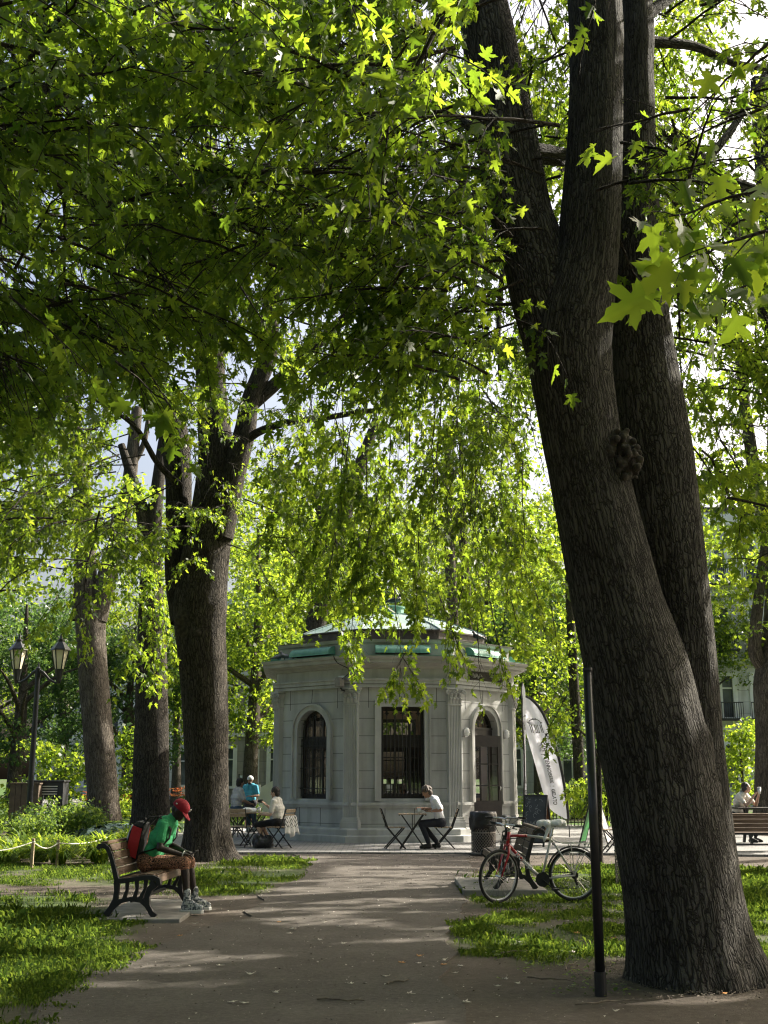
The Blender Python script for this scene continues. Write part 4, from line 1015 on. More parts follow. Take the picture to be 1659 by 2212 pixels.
# person with headphones behind the far right bench
s6 = G(1600, 1822)
tb = thing('picnic_table', 'dark long table behind the far right bench', 'table', (s6.x+.55, s6.y-.42, TZ), 0)
mb = MB()
for i in range(4): mb.box((.45, -.24+i*.16, .80), (2.4, .145, .04))
mb.build('tabletop', M['blackwood'], tb, bevel=.004)
for x in (-.5, 1.4): mb = MB(); mb.bar((x, -.3, 0), (x, .1, .78), .06); mb.bar((x, .3, 0), (x, -.1, .78), .06); mb.build('leg', M['iron'], tb)
p6, H6, HM6 = person('person with black headphones leaning on a dark table at the far right', (s6.x, s6.y, TZ), R(-50), dict(
    pelvis=(-.05, 0, .62), chest=(.06, 0, .92), chest2=(.14, 0, 1.07), neck=(.19, 0, 1.14), head=(.25, 0, 1.27), shw=.18,
    arms=[((.36, .20, .86), (.47, .16, 1.08), (.50, .14, 1.16)), ((.34, -.17, .86), (.46, -.02, 1.08), (.50, .04, 1.16))],
    legs=[((.38, .10, .58), (.36, .10, .11), (.52, .10, .04)), ((.38, -.10, .58), (.36, -.10, .11), (.52, -.10, .04))]),
    M['skin3'], M['hairdark'], M['creamshirt'], M['navy'], M['shoeblack'], hair='short', sleeve=.6, short=1.85, vox=.011, headdir=(1, .35, 0))
mb = MB()
for s in (-1, 1): mb.ell(H6(.0, s*.094, -.01), (.045, .024, .055), HM6)
mb.tube([H6(.0, .098*math.cos(a), .0+.135*math.sin(a)) for a in np.linspace(0, math.pi, 12)], .012, 6); hp = mb.build('headphones', M['ink'], None); tag(hp, 'black over-ear headphones on the person at the far right table', 'headphones')
hp.matrix_world = Matrix.Translation(p6.location) @ Matrix.Rotation(R(-50), 4, 'Z')
c6 = Matrix.Translation(p6.location) @ Matrix.Rotation(R(-50), 4, 'Z') @ Vector((.55, .09, 1.13)); cup(c6, 'clear lidded cup held by the person with headphones', .16, .045)

# ------------------------------------------------------------------ bicycles
def make_bike(label, cf, cr, name='bicycle', steer=R(30)):
    t = thing(name, label, 'bicycle')
    RW = .335; fa = Vector((-.515, 0, RW)); ra = Vector((.515, 0, RW)); bbk = Vector((.09, 0, .285)); ht = Vector((-.325, 0, .86)); hb = Vector((-.362, 0, .71)); sc = Vector((.215, 0, .79))
    def wheel(c, st):
        cs, sn = math.cos(st), math.sin(st)
        W = lambda r, a, y: (c.x+r*math.cos(a)*cs-y*sn, c.y+r*math.cos(a)*sn+y*cs, c.z+r*math.sin(a))
        mb = MB(); mb.tube([W(RW-.018, 2*math.pi*i/40, 0) for i in range(41)], .019, 8, caps=False); w = mb.build('wheel', M['rubber'], t, smooth=True)
        mb = MB(); mb.tube([W(RW-.042, 2*math.pi*i/40, 0) for i in range(41)], [(.011, .012)]*41, 6, caps=False); mb.build('rim', M['rim'], w)
        mb = MB()
        for i in range(28): mb.tube([W(.022, 2*math.pi*(i+(.35 if i % 2 else -.35))/28, .028*(1 if i % 2 else -1)), W(RW-.045, 2*math.pi*i/28, 0)], .0016, 4, caps=False)
        mb.build('spokes', M['chrome'], w)
        mb = MB(); mb.tube([W(0, 0, -.05), W(0, 0, .05)], .018, 10); mb.build('hub', M['chrome'], w)
        return W
    def rotp(p):  # steering turn about the head tube axis (taken as vertical through the axle line)
        q = Vector((p[0]-fa.x, p[1], 0)); c, s = math.cos(steer), math.sin(steer)
        return Vector((fa.x+q.x*c-q.y*s, q.x*s+q.y*c, p[2]))
    axx = Vector((-.345, 0, 0))
    def st(p):
        q = Vector(p)-axx; c, s = math.cos(steer), math.sin(steer)
        return Vector((axx.x+q.x*c-q.y*s, q.x*s+q.y*c, q.z))
    fa2 = st(fa); wheel(fa2, steer); wheel(ra, 0)
    mid = ht.lerp(sc, .42); mid2 = hb.lerp(bbk, .45)
    mb = MB(); mb.mi = 0
    mb.tube([ht+Vector((-.008, 0, .02)), hb], .022, 10); mb.tube([ht+Vector((.0, 0, -.03)), mid], .0165, 10); mb.tube([hb+Vector((.004, 0, .02)), mid2], .021, 10)
    mb.mi = 1
    mb.tube([mid, sc], .0165, 10); mb.tube([mid2, bbk], .021, 10); mb.tube([sc+Vector((.01, 0, .03)), bbk], .016, 10)
    for s in (-1, 1): mb.tube([sc+Vector((.01, s*.012, -.01)), ra+Vector((0, s*.06, 0))], .010, 8); mb.tube([bbk+Vector((0, s*.03, 0)), ra+Vector((0, s*.06, 0))], .011, 8)
    mb.tube([bbk+Vector((0, -.04, 0)), bbk+Vector((0, .04, 0))], .022, 10)
    mb.build('frame', [cf, cr], t, smooth=True)
    mb = MB()
    for s in (-1, 1): mb.tube([st(hb+Vector((-.005, s*.04, -.005))), st(hb+Vector((-.03, s*.055, -.10))), st(fa+Vector((0, s*.055, 0)))], [.016, .015, .010], 8)
    mb.tube([st(hb+Vector((-.005, -.05, 0))), st(hb+Vector((-.005, .05, 0)))], .016, 8); mb.build('fork', cf, t, smooth=True)
    mb = MB(); mb.tube([ht+Vector((-.01, 0, .02)), ht+Vector((-.015, 0, .07)), st(ht+Vector((-.09, 0, .10)))], .014, 8)
    mb.tube([st(ht+Vector((-.06, s, .115))) for s in (-.30, -.1, 0)]+[st(ht+Vector((-.09, 0, .10)))]+[st(ht+Vector((-.06, s, .115))) for s in (.1, .30)], .012, 8); hbk = mb.build('handlebar', M['chrome'], t)
    mb = MB()
    for s in (-1, 1):
        mb.tube([st(ht+Vector((-.06, s*.19, .115))), st(ht+Vector((-.055, s*.31, .117)))], .017, 8)
        mb.tube([st(ht+Vector((-.06, s*.18, .11))), st(ht+Vector((-.13, s*.20, .09))), st(ht+Vector((-.13, s*.29, .085)))], .007, 6)
    mb.build('grip', M['rubber'], hbk)
    mb = MB()
    for s in (-1, 1): mb.tube([st(ht+Vector((-.12, s*.2, .09))), st(ht+Vector((-.24, s*.14, .04))), st(ht+Vector((-.22, s*.06, -.12))), hb+Vector((.02, s*.02, .08)), mid+Vector((0, 0, -.02))], .004, 5)
    mb.tube([st(ht+Vector((-.1, -.17, .1))), ht+Vector((.1, -.10, .13)), ht+Vector((.22, -.05, .05)), ht+Vector((.16, -.03, -.16)), mid2+Vector((0, -.02, .1))], .004, 5); mb.build('cables', M['rubber'], t)
    mb = MB(); mb.tube([sc+Vector((.01, 0, .03)), sc+Vector((.035, 0, .14))], .013, 8); mb.build('seat_post', M['chrome'], t)
    mb = MB(); mb.tube([(sc.x-.12, 0, .955), (sc.x-.04, 0, .965), (sc.x+.06, 0, .965), (sc.x+.15, 0, .98)], [(.018, .018), (.025, .03), (.03, .07), (.022, .075)], 10); mb.build('saddle', M['rubber'], t, smooth=True)
    mb = MB(); mb.tube([bbk+Vector((0, -.052, 0)), bbk+Vector((0, -.056, 0))], .092, 24); mb.tube([bbk+Vector((0, -.045, 0)), bbk+Vector((0, -.048, 0))], .07, 24)
    mb.tube([bbk+Vector((0, -.065, 0)), bbk+Vector((.135, -.075, -.11))], .011, 6); mb.tube([bbk+Vector((0, .065, 0)), bbk+Vector((-.135, .075, .11))], .011, 6)
    mb.box(bbk+Vector((.15, -.115, -.115)), (.09, .07, .02)); mb.box(bbk+Vector((-.135, .115, .11)), (.09, .07, .02)); mb.build('crankset', M['rubber'], t)
    mb = MB(); mb.tube([bbk+Vector((0, -.054, .09)), ra+Vector((0, -.05, .035))], .005, 5); mb.tube([bbk+Vector((0, -.054, -.09)), ra+Vector((.03, -.05, -.17)), ra+Vector((.02, -.05, -.06))], .005, 5)
    mb.tube([ra+Vector((0, -.042, 0)), ra+Vector((0, -.05, 0))], .05, 18); mb.tube([ra+Vector((.0, -.06, -.03)), ra+Vector((.03, -.06, -.12))], .018, 6); mb.build('chain', M['rubber'], t)
    mb = MB(); mb.tube([(ra.x+(RW+.03)*math.cos(a), 0, ra.z+(RW+.03)*math.sin(a)) for a in np.linspace(R(160), R(15), 20)], [(.004, .026)]*20, 8, flat=(0, 1, 0)) if False else None
    for a0, a1 in zip(np.linspace(R(165), R(12), 20)[:-1], np.linspace(R(165), R(12), 20)[1:]):
        q = []
        for a in (a0, a1):
            for y, dr in ((-.028, -.012), (0, .006), (.028, -.012)): q.append((ra.x+(RW+.026+dr)*math.cos(a), y, ra.z+(RW+.026+dr)*math.sin(a)))
        mb.add(q, [(0, 1, 4, 3), (1, 2, 5, 4)])
    mb.build('mudguard', M['rubber'], t)
    mb = MB(); z = .735
    for s in (-1, 1):
        mb.tube([(sc.x+.05, s*.03, z+.03), (ra.x-.15, s*.055, z), (ra.x+.27, s*.06, z-.01)], .0055, 6); mb.tube([(ra.x-.05, s*.06, z), ra+Vector((0, s*.075, .02))], .0055, 6); mb.tube([(ra.x+.2, s*.06, z), ra+Vector((0, s*.075, .02))], .0055, 6)
    for x in (-.14, .0, .14, .26): mb.tube([(ra.x+x, -.06, z), (ra.x+x, .06, z)], .005, 6)
    mb.build('luggage_rack', cr, t)
    return t, mid2, bbk, hb
bkf = G(1062, 1950); bkr = G(1243, 1948)
bang = math.atan2(bkr.y-bkf.y, bkr.x-bkf.x)
bike, mid2, bbk, hb = make_bike('red and silver bicycle leaning by the bench with a plastic bag on its saddle', M['red'], M['silver'])
bl_ = (bkr-bkf).length/1.03
bike.location = ((bkf.x+bkr.x)/2+.02, (bkf.y+bkr.y)/2, .006); bike.rotation_euler = (R(4), 0, bang)
d = (bbk-hb).normalized(); ang = math.atan2(d.z, d.x)
me = text_mesh('NORCO', .075, Matrix.Translation(hb+d*.13+Vector((0, -.024, -.026))) @ Matrix.Rotation(-ang, 4, 'Y') @ Matrix.Rotation(R(90), 4, 'X'), .002)
link('frame_lettering', me, M['white'], bike)
b2k, *_ = make_bike('black bicycle parked behind the bench, mostly hidden', M['iron'], M['iron'], 'bicycle', R(-12))
v = A(1094, 1800, 18.3); b2k.location = (v.x, 18.3, .006); b2k.rotation_euler = (0, 0, R(84))
for o in (bike, b2k): o['group'] = 'bicycles parked by the path'
sbag = thing('plastic_bag', 'white plastic bag tied over the bicycle saddle', 'bag', bike.location, bang)
mb = MB(); rr = random.Random(5)
for i in range(12):
    u = i/11; mb.ell((.215-.14+.31*u, rr.uniform(-.03, .03), .975+.02*u+rr.uniform(-.012, .012)), (.05, .055+.04*u, .045))
for s in (-1, 1): mb.rcone((.20+.02*s, s*.05, .93), (.18+.06*s, s*.07, .80), .03, .02); mb.rcone((.18+.06*s, s*.07, .80), (.19+.08*s, s*.06, .76), .03, .012)
mb.remesh('bag_body', M['plastic'], sbag, .011, 3); sbag.rotation_euler = (R(4), 0, bang)

# ------------------------------------------------------------------ waste bins
def make_bin(label, loc, bag=True, r=.25, h=.84):
    t = thing('waste_bin', label, 'bin', loc)
    mb = MB(); n = 26; K = 22
    for s in (-1, 1):
        for i in range(n):
            a0 = 2*math.pi*i/n; pts = []
            for k in range(K+1): z = .03+(h-.06)*k/K; a = a0+s*z*3.1/r*.29; pts.append((r*math.cos(a), r*math.sin(a), z))
            mb.tube(pts, .0055, 4, caps=False)
    mb.build('mesh_side', M['meshgrey'], t)
    mb = MB()
    for z in (.02, h*.52, h-.02): mb.tube([(r*math.cos(a), r*math.sin(a), z) for a in np.linspace(0, 2*math.pi, 29)], .014, 6, caps=False)
    mb.build('hoop', M['meshgrey'], t)
    mb = MB(); mb.lathe([(.02, .02), (r-.03, .021), (r-.03, .03)], 20); mb.build('base', M['meshgrey'], t)
    if bag:
        mb = MB(); n = 40; vs = []; fs = []; rr = random.Random(2); ph = [rr.uniform(0, 6) for _ in range(8)]
        lv = [(r-.05, .05), (r-.035, .25), (r-.03, .5), (r-.02, h-.02), (r+.012, h+.02), (r+.03, h-.02), (r+.032, h-.12), (r+.026, h-.22), (r+.03, h-.30), (r+.02, h-.34)]
        for li, (rad, z) in enumerate(lv):
            for j in range(n):
                a = 2*math.pi*j/n; w = .012*math.sin(a*7+ph[0]+li*.8)+.008*math.sin(a*13+ph[1]-li); vs.append(((rad+w)*math.cos(a), (rad+w)*math.sin(a), z+(.03*math.sin(a*3+ph[2])+.02*math.sin(a*8) if li == 9 else 0)))
        for i in range(len(lv)-1):
            for j in range(n): a = i*n+j; b = i*n+(j+1) % n; fs.append((a, b, b+n, a+n))
        mb.add(vs, fs); mb.build('bin_liner', M['bagblack'], t, smooth=True, recalc=False)
    return t
bn = G(1045, 1846); make_bin('mesh waste bin with a black liner at the edge of the path', (bn.x, bn.y, .006)); 
g2 = G(1352, 1912); make_bin('mesh cylinder partly hidden behind the leaning maple', (g2.x+.16, g2.y, 0), False, .30, .95)

# ------------------------------------------------------------------ feather flags
def make_flag(label, foot, rz, lean, H_=3.62, mir=1, txt=True):
    t = thing('feather_flag', label, 'flag', foot, rz, 'feather flags at the kiosk')
    sh = lambda x, z: x*mir+lean*(.34*min(z, 2.5)**2+1.7*max(0, z-2.5))
    edge = [(0, .45), (.0, 1.5), (.0, 2.4), (-.03, 2.95), (-.12, 3.32), (-.28, 3.55), (-.46, H_)]
    inner = [(-.10, .47), (-.46, .72), (-.60, 1.2), (-.67, 2.2), (-.66, 2.9), (-.58, 3.3), (-.48, H_-.04)]
    def interp(L_, u):
        s = u*(len(L_)-1); i = min(int(s), len(L_)-2); f = s-i
        p = [L_[max(i-1, 0)], L_[i], L_[i+1], L_[min(i+2, len(L_)-1)]]
        cr = lambda a, b, c, d: .5*((2*b)+(-a+c)*f+(2*a-5*b+4*c-d)*f*f+(-a+3*b-3*c+d)*f**3)
        return cr(*[q[0] for q in p]), cr(*[q[1] for q in p])
    n, k = 40, 18; vs = []; fs = []
    rip = lambda x, z: .030*math.sin((x*1.0+z*.22)*17)*min(1, abs(x)*3)+.02*math.sin(z*2.3+x*6)
    for j in range(n+1):
        a = interp(edge, j/n); b = interp(inner, j/n)
        for i in range(k+1):
            u = i/k; x = a[0]+(b[0]-a[0])*u; z = a[1]+(b[1]-a[1])*u; vs.append((sh(x, z), rip(x, z), z))
    for j in range(n):
        for i in range(k): a = j*(k+1)+i; fs.append((a, a+1, a+k+2, a+k+1))
    mb = MB(); mb.add(vs, fs); mb.build('cloth', M['flag'], t, smooth=True, recalc=False)
    mb = MB(); pts = [interp(edge, j/30) for j in range(31)]; mb.tube([(sh(x, z), rip(x, z), z) for x, z in pts], [(.035, .02)]*25+[(.03, .016)]*6, 8); mb.build('sleeve', M['ink'], t)
    mb = MB(); mb.tube([(sh(0, 0), 0, -.1), (sh(0, .6), 0, .6)], .014, 8); mb.build('pole', M['pole'], t)
    if txt:
        lm = M['ink']
        for side in (-1, 1):
            def put(me, name):
                for v in me.vertices:
                    x, z = v.co.x, v.co.z; v.co = (sh(x, z), rip(x, z)+side*.006, z)
                link(name, me, lm, t)
            # lettering runs down the cloth
            for w, z in (('CAFÉ  |  VIENNOISERIE  |  GELATO', 2.42),):
                ms = text_mesh(w, .135, Matrix.Identity(4), .003)
                for v in ms.vertices:
                    a, b = v.co.x, v.co.y
                    v.co = (-.36-.10*(1 if side > 0 else 0)+b*(1)*(1 if side < 0 else -1)+.1*(1 if side > 0 else 0), 0, z-a*.78)
                put(ms, 'lettering')
            mb = MB()
            cx, cz = -.36, 2.66
            for x0, x1, zz in ((-.19, .19, .27), (-.17, .17, .235)): mb.ribbon([(cx+x0, cz+zz), (cx+x1, cz+zz)], .02, .002, lambda a, b, d: (a, d, b))
            mb.ribbon([(cx+.15*math.cos(a), cz+.28+.07*math.sin(a)) for a in np.linspace(0, math.pi, 9)], .016, .002, lambda a, b, d: (a, d, b)); mb.ribbon([(cx-.05, cz+.365), (cx+.05, cz+.365)], .02, .002, lambda a, b, d: (a, d, b))
            for x in (-.15, -.11, -.04, 0, .04, .11, .15): mb.ribbon([(cx+x, cz+.0), (cx+x, cz+.21)], .018 if abs(x) > .05 else .012, .002, lambda a, b, d: (a, d, b))
            mb.ribbon([(cx-.05, cz+.0), (cx+.05, cz+.0)], .016, .002, lambda a, b, d: (a, d, b))
            me = mb.mesh('e'); put(me, 'emblem')
            ms = text_mesh('K', .13, Matrix.Identity(4), .004)
            for v in ms.vertices: a, b = v.co.x, v.co.y; v.co = (cx+.17+a*(1 if side < 0 else 1), 0, cz-.10+b)
            put(ms, 'emblem_letter')
    return t
f2 = G(1231, 1812); f2t = A(1196, 1590, f2.y)
make_flag('white feather flag turned square to the path with its cafe lettering readable', (f2.x, f2.y, TZ), R(3), -.165)
f1 = G(1136, 1822)
make_flag('white feather flag seen almost edge on, nearest the kiosk wall', (f1.x, f1.y, TZ), R(78), -.03, 3.85, -1)

# ------------------------------------------------------------------ boards
def board(name, label, loc, rz, w, h, spread, m1, m2, mframe):
    t = thing(name, label, 'sign', loc, rz)
    for s, mm in ((-1, m1), (1, m2)):
        a = math.atan2(spread, h)
        B = lambda x, z, d, s=s, a=a: (x, s*(spread*(1-z/h))+s*d*1.0, z)
        mb = MB(); mb.prism([(-w/2+.03, .08), (w/2-.03, .08), (w/2-.03, h-.03), (-w/2+.03, h-.03)], -.006, .006, lambda x, y, z, B=B: B(x, y, z)); mb.build('panel', mm, t)
        mb = MB()
        for x in (-w/2+.015, w/2-.015): mb.prism([(x-.02, 0), (x+.02, 0), (x+.02, h), (x-.02, h)], -.012, .014, lambda x_, y_, z_, B=B: B(x_, y_, z_))
        for z in (.09, h-.02): mb.prism([(-w/2+.035, z-.02), (w/2-.035, z-.02), (w/2-.035, z+.02), (-w/2+.035, z+.02)], -.010, .012, lambda x_, y_, z_, B=B: B(x_, y_, z_))
        mb.build('frame', mframe, t)
    return t, lambda x, z, d: (x, -(spread*(1-z/h))-d, z)
M['orangewood'] = pm('board_side', (.20, .085, .035), (.26, .11, .05), 6, .6, stretch=(6, 6, .6))
v = G(1166, 1831); cb, CB = board('chalkboard_sign', 'tall chalkboard sandwich sign covered in chalk drawings by the door', (v.x-.04, v.y+.1, TZ), R(-28), .56, 1.13, .32, M['chalkboard'], M['orangewood'], M['ink'])
mb = MB(); rr = random.Random(9)
for i in range(46):
    x, z = rr.uniform(-.22, .22), rr.uniform(.15, 1.12); r = rr.uniform(.012, .04); a0 = rr.uniform(0, 6); a1 = a0+rr.uniform(2, 6)
    mb.ribbon([(x+r*math.cos(a)*(1+.2*math.sin(3*a)), z+r*1.2*math.sin(a)) for a in np.linspace(a0, a1, 9)], .007, .002, lambda a, b, d: CB(a, b, d+.009))
mb.build('chalk_drawing', M['chalk'], cb)
v = G(1292, 1833); gs, GS = board('sandwich_board', 'white and green sandwich board half hidden by the black pole', (v.x, v.y+.2, TZ), R(68), .62, 1.16, .34, M['white'], M['green'], M['ink'])
mb = MB(); BS = lambda x, z, d: (x, (.34*(1-z/1.16))+d, z)
mb.ribbon([(.13*math.cos(a), .5+.13*math.sin(a)) for a in np.linspace(0, 2*math.pi, 24)], .012, .002, lambda a, b, d: BS(a, b, d+.009)); mb.ribbon([(-.07, .44), (-.05, .56), (-.02, .46), (.0, .56), (.03, .46), (.05, .57), (.075, .45)], .014, .002, lambda a, b, d: BS(a, b, d+.009)); mb.ribbon([(-.25, .93), (.25, .93)], .30, .002, lambda a, b, d: BS(a, b, d+.008)); mb.build('emblem', M['plastic'], gs)
# front black pole
v = G(1298, 2148); pl = thing('sign_post', 'thin black metal pole standing in the dirt beside the leaning maple', 'pole', (v.x, v.y, 0))
tp = A(1265, 1446, v.y); off = (tp.x-v.x)*.25
mb = MB(); mb.tube([(0, 0, -.1), (off*.04, 0, .16)], .046, 16); mb.build('base_sleeve', M['iron'], pl)
mb = MB(); mb.tube([(off*.04, 0, .1), (off, 0, tp.z)], .037, 20); mb.build('shaft', M['pole'], pl, smooth=True)
mb = MB(); mb.tube([(off, 0, tp.z-.01), (off, 0, tp.z+.012)], .040, 20); mb.build('cap', M['pole'], pl)

# ------------------------------------------------------------------ lamp post
lpY = 31.0; l0 = A(62, 1760, lpY)
lamp = thing('street_lamp', 'black lamp post with two lanterns at the left edge of the flower bed', 'street lamp', (l0.x, lpY, 0))
zc = A(75, 1452, lpY).z
mb = MB(); mb.lathe([(.16, 0), (.16, .12), (.12, .16), (.11, .7), (.085, .78), (.075, 1.2), (.07, 2.4), (.062, zc), (.075, zc+.02), (.075, zc+.1), (.03, zc+.14), (.0, zc+.3)], 16); mb.build('pole', M['pole'], lamp)
mb = MB()
for s in (-1, 1): mb.tube([(0, 0, zc+.06), (s*.14, 0, zc-.02), (s*.32, 0, zc-.20), (s*.47, 0, zc-.28), (s*.55, 0, zc-.26), (s*.56, 0, zc-.20)], [.05, .045, .032, .03, .035, .05], 8)
mb.tube([(0, 0, zc-.14), (0, 0, zc+.08)], .075, 10)
mb.build('arm', M['pole'], lamp)
for s in (-1, 1):
    x = s*.56; z = zc-.22
    mb = MB(); mb.lathe([(.04, -.08), (.075, .0), (.09, .12), (.125, .30)], 8, (x, 0, z), R(22.5)); ln = mb.build('lantern', M['pole'], lamp)
    mb = MB(); mb.lathe([(.115, .30), (.215, .80)], 6, (x, 0, z), R(10)); mb.build('lantern_glass', M['lampglass'], ln)
    mb = MB()
    for j in range(6):
        a = R(10+60*j); mb.tube([(x+.122*math.cos(a), .122*math.sin(a), z+.29), (x+.222*math.cos(a), .222*math.sin(a), z+.80)], .016, 6)
    mb.lathe([(.20, .795), (.275, .80), (.265, .83), (.09, 1.03), (.10, 1.05), (.10, 1.09), (.04, 1.11), (.02, 1.24)], 6, (x, 0, z), R(10)); mb.build('lantern_roof', M['pole'], ln)
# utility boxes
v = A(98, 1780, 33.5)
ub = thing('utility_cabinet', 'black metal cabinet with white notices behind the lamp post', 'cabinet', (v.x, 33.5, 0))
mb = MB(); mb.bb(-.5, .52, -.3, .3, 0, 1.42); mb.bb(-.53, .55, -.33, .33, 1.42, 1.47); mb.build('cabinet_body', M['utility'], ub, bevel=.01)
mb = MB()
for i in range(4): mb.bb(-.25, .36, -.312, -.302, 1.08+i*.07, 1.105+i*.07)
mb.bb(-.03, .0, -.312, -.303, .75, 1.05); mb.bb(.05, .2, -.312, -.303, .80, .9); mb.build('notice', M['paper'], ub)
v = A(60, 1780, 33.2)
bx = thing('timber_box', 'brown timber box beside the black cabinet', 'box', (v.x, 33.2, 0)); mb = MB()
for i in range(5): mb.bb(-.45+i*.16, -.30+i*.16, -.35, .35, 0, 1.36)
mb.bb(-.47, .37, -.37, .37, 1.36, 1.40); mb.build('box_body', M['brownbox'], bx)
# rope fence round the bed
st_ = [G(68, 1876), G(123, 1869), G(255, 1835), G(-90, 1893)]
tops = []
for i, (s, lb) in enumerate(zip(st_, ('nearest wooden stake of the two left of the bench carrying the white rope', 'second wooden stake, just left of the bench back', 'thin stake behind the bench back holding the rope', 'wooden stake at the left edge holding the rope'))):
    t = thing('wooden_stake', lb, 'stake', (s.x, s.y, 0), 0, 'stakes of the rope fence'); h = (.50, .44, .42, .5)[i]
    mb = MB(); mb.bb(-.024, .024, -.024, .024, -.1, h); mb.add([(-.024, -.024, h), (.024, -.024, h), (.024, .024, h), (-.024, .024, h), (0, 0, h+.02)], [(0, 1, 4), (1, 2, 4), (2, 3, 4), (3, 0, 4)]); mb.build('post', M['stake'], t)
    mb = MB(); mb.tube([(.03*math.cos(a), .03*math.sin(a), h-.05) for a in np.linspace(0, 2*math.pi, 12)], .009, 5); mb.build('rope_knot', M['rope'], t)
    tops.append(Vector((s.x, s.y, h-.05)))
mb = MB(); seq = [tops[3], tops[0], tops[1], tops[2], tops[2]+Vector((1.6, 2.6, .0))]
for a, b in zip(seq[:-1], seq[1:]): mb.tube([a.lerp(b, i/10)-Vector((0, 0, .10*math.sin(math.pi*i/10))) for i in range(11)], .010, 6)
tag(mb.build('rope', M['rope']), 'white rope strung between the stakes of the flower bed', 'rope')
# birds
def bird(name, label, cat, loc, rz, mat, sc=1.0):
    t = thing(name, label, cat, loc, rz); mb = MB()
    S_ = lambda *p: tuple(q*sc for q in p)
    mb.rcone(S_(-.06, 0, .10), S_(.05, 0, .125), .048*sc, .058*sc); mb.rcone(S_(.05, 0, .13), S_(.085, 0, .185), .045*sc, .026*sc); mb.ell(S_(.095, 0, .205), S_(.032, .026, .028)); mb.rcone(S_(-.08, 0, .10), S_(-.21, 0, .06), .036*sc, .014*sc); mb.rcone(S_(.12, 0, .20), S_(.147, 0, .193), .010*sc, .004*sc)
    for s in (-1, 1): mb.rcone(S_(.0, s*.018, .08), S_(.01, s*.018, .012), .012*sc, .007*sc); mb.rcone(S_(.01, s*.018, .008), S_(.04, s*.02, .006), .008*sc, .005*sc); mb.rcone(S_(.03, s*.045, .125), S_(-.13, s*.03, .09), .028*sc, .012*sc)
    mb.remesh('body', mat, t, .007*sc, 2); return t
KM = Matrix.Translation(KC) @ Matrix.Rotation(KROT, 4, 'Z')
def on_corn(k, x, d=.22, z=4.462): n, u = ofr(k); return KM @ (n*(KA+d)+u*x+Vector((0, 0, z)))
bird('pigeon', 'grey pigeon on the left end of the kiosk cornice', 'pigeon', on_corn(7, -.85), R(165), M['pigeon'], 1.15)
bird('pigeon', 'huddled pigeon on the cornice under the left green awning', 'pigeon', on_corn(7, -1.02, .3), R(20), M['pigeon'], 1.0)
bird('pigeon', 'dark bird on the cornice at the right of the kiosk dome', 'pigeon', on_corn(1, -.3, .05, 4.93), R(200), M['crow'], 1.2)
bird('crow', 'black bird on the cap of the kiosk dome', 'bird', KM @ Vector((.1, 0, 6.19)), R(0), M['crow'], 1.5)
# ------------------------------------------------------------------ trees: wood
class Wood:
    """tapered limbs with bark coordinates"""
    def __init__(s): s.v = []; s.f = []; s.bk = []; s.n = 0
    def limb(s, pts, rad, seg=10, rough=0.0, sub=1, flare=0.0, seed=0, lobes=0.0):
        P = np.array([tuple(p) for p in pts], float); r = np.array(rad, float)
        if sub > 1:   # smooth resample
            t = np.arange(len(P)); tt = np.linspace(0, len(P)-1, (len(P)-1)*sub+1)
            i = np.minimum(tt.astype(int), len(P)-2); f = (tt-i)[:, None]
            p0 = P[np.maximum(i-1, 0)]; p1 = P[i]; p2 = P[i+1]; p3 = P[np.minimum(i+2, len(P)-1)]
            P = .5*((2*p1)+(-p0+p2)*f+(2*p0-5*p1+4*p2-p3)*f*f+(-p0+3*p1-3*p2+p3)*f**3)
            r = np.interp(tt, t, r)
        k = len(P); T = np.gradient(P, axis=0); T /= np.linalg.norm(T, axis=1)[:, None]+1e-9
        up = np.array([1., .2, 0]) if abs(T[0][2]) > .7 else np.array([0, 0, 1.])
        d = np.concatenate([[0], np.cumsum(np.linalg.norm(np.diff(P, axis=0), axis=1))])
        a = np.linspace(0, 2*np.pi, seg, endpoint=False); base = s.n; V = []; B = []
        for j in range(k):
            up = up-T[j]*up.dot(T[j]); up /= np.linalg.norm(up)+1e-9; sd = np.cross(T[j], up)
            rr = np.full(seg, r[j])
            if rough: rr = rr*(1+rough*((fbm(a*1.5+seed*3.1+40*np.cos(a)*.05, np.full(seg, d[j]*.9+seed), 3)-.5)*2+.6*np.sin(a*3+seed+d[j]*.4)*.5))
            if flare: e = math.exp(-d[j]/.35); rr = rr*(1+flare*e*(1+.9*np.maximum(0, np.cos(a*5+seed)))+lobes*e*np.maximum(0, np.cos(a*4+seed*2)))
            V.append(P[j]+np.outer(np.cos(a)*rr, up)+np.outer(np.sin(a)*rr, sd))
            B.append(np.stack([np.cos(a)*r[0]+seed*1.7, np.sin(a)*r[0], np.full(seg, d[j])], -1))
        s.v.append(np.concatenate(V)); s.bk.append(np.concatenate(B))
        j, i = np.meshgrid(np.arange(k-1), np.arange(seg), indexing='ij'); q = base+j*seg+i; q2 = base+j*seg+(i+1) % seg
        s.f.append(np.stack([q, q2, q2+seg, q+seg], -1).reshape(-1, 4)); s.n += k*seg
    def build(s, name, mat, parent=None):
        v = np.concatenate(s.v); f = np.concatenate(s.f); b = np.concatenate(s.bk)
        me = quick_mesh(name, v, f); at = me.attributes.new('bark', 'FLOAT_VECTOR', 'POINT'); at.data.foreach_set('vector', b.astype(np.float32).ravel())
        me.polygons.foreach_set('use_smooth', np.ones(len(f), bool)); return link(name, me, mat, parent)
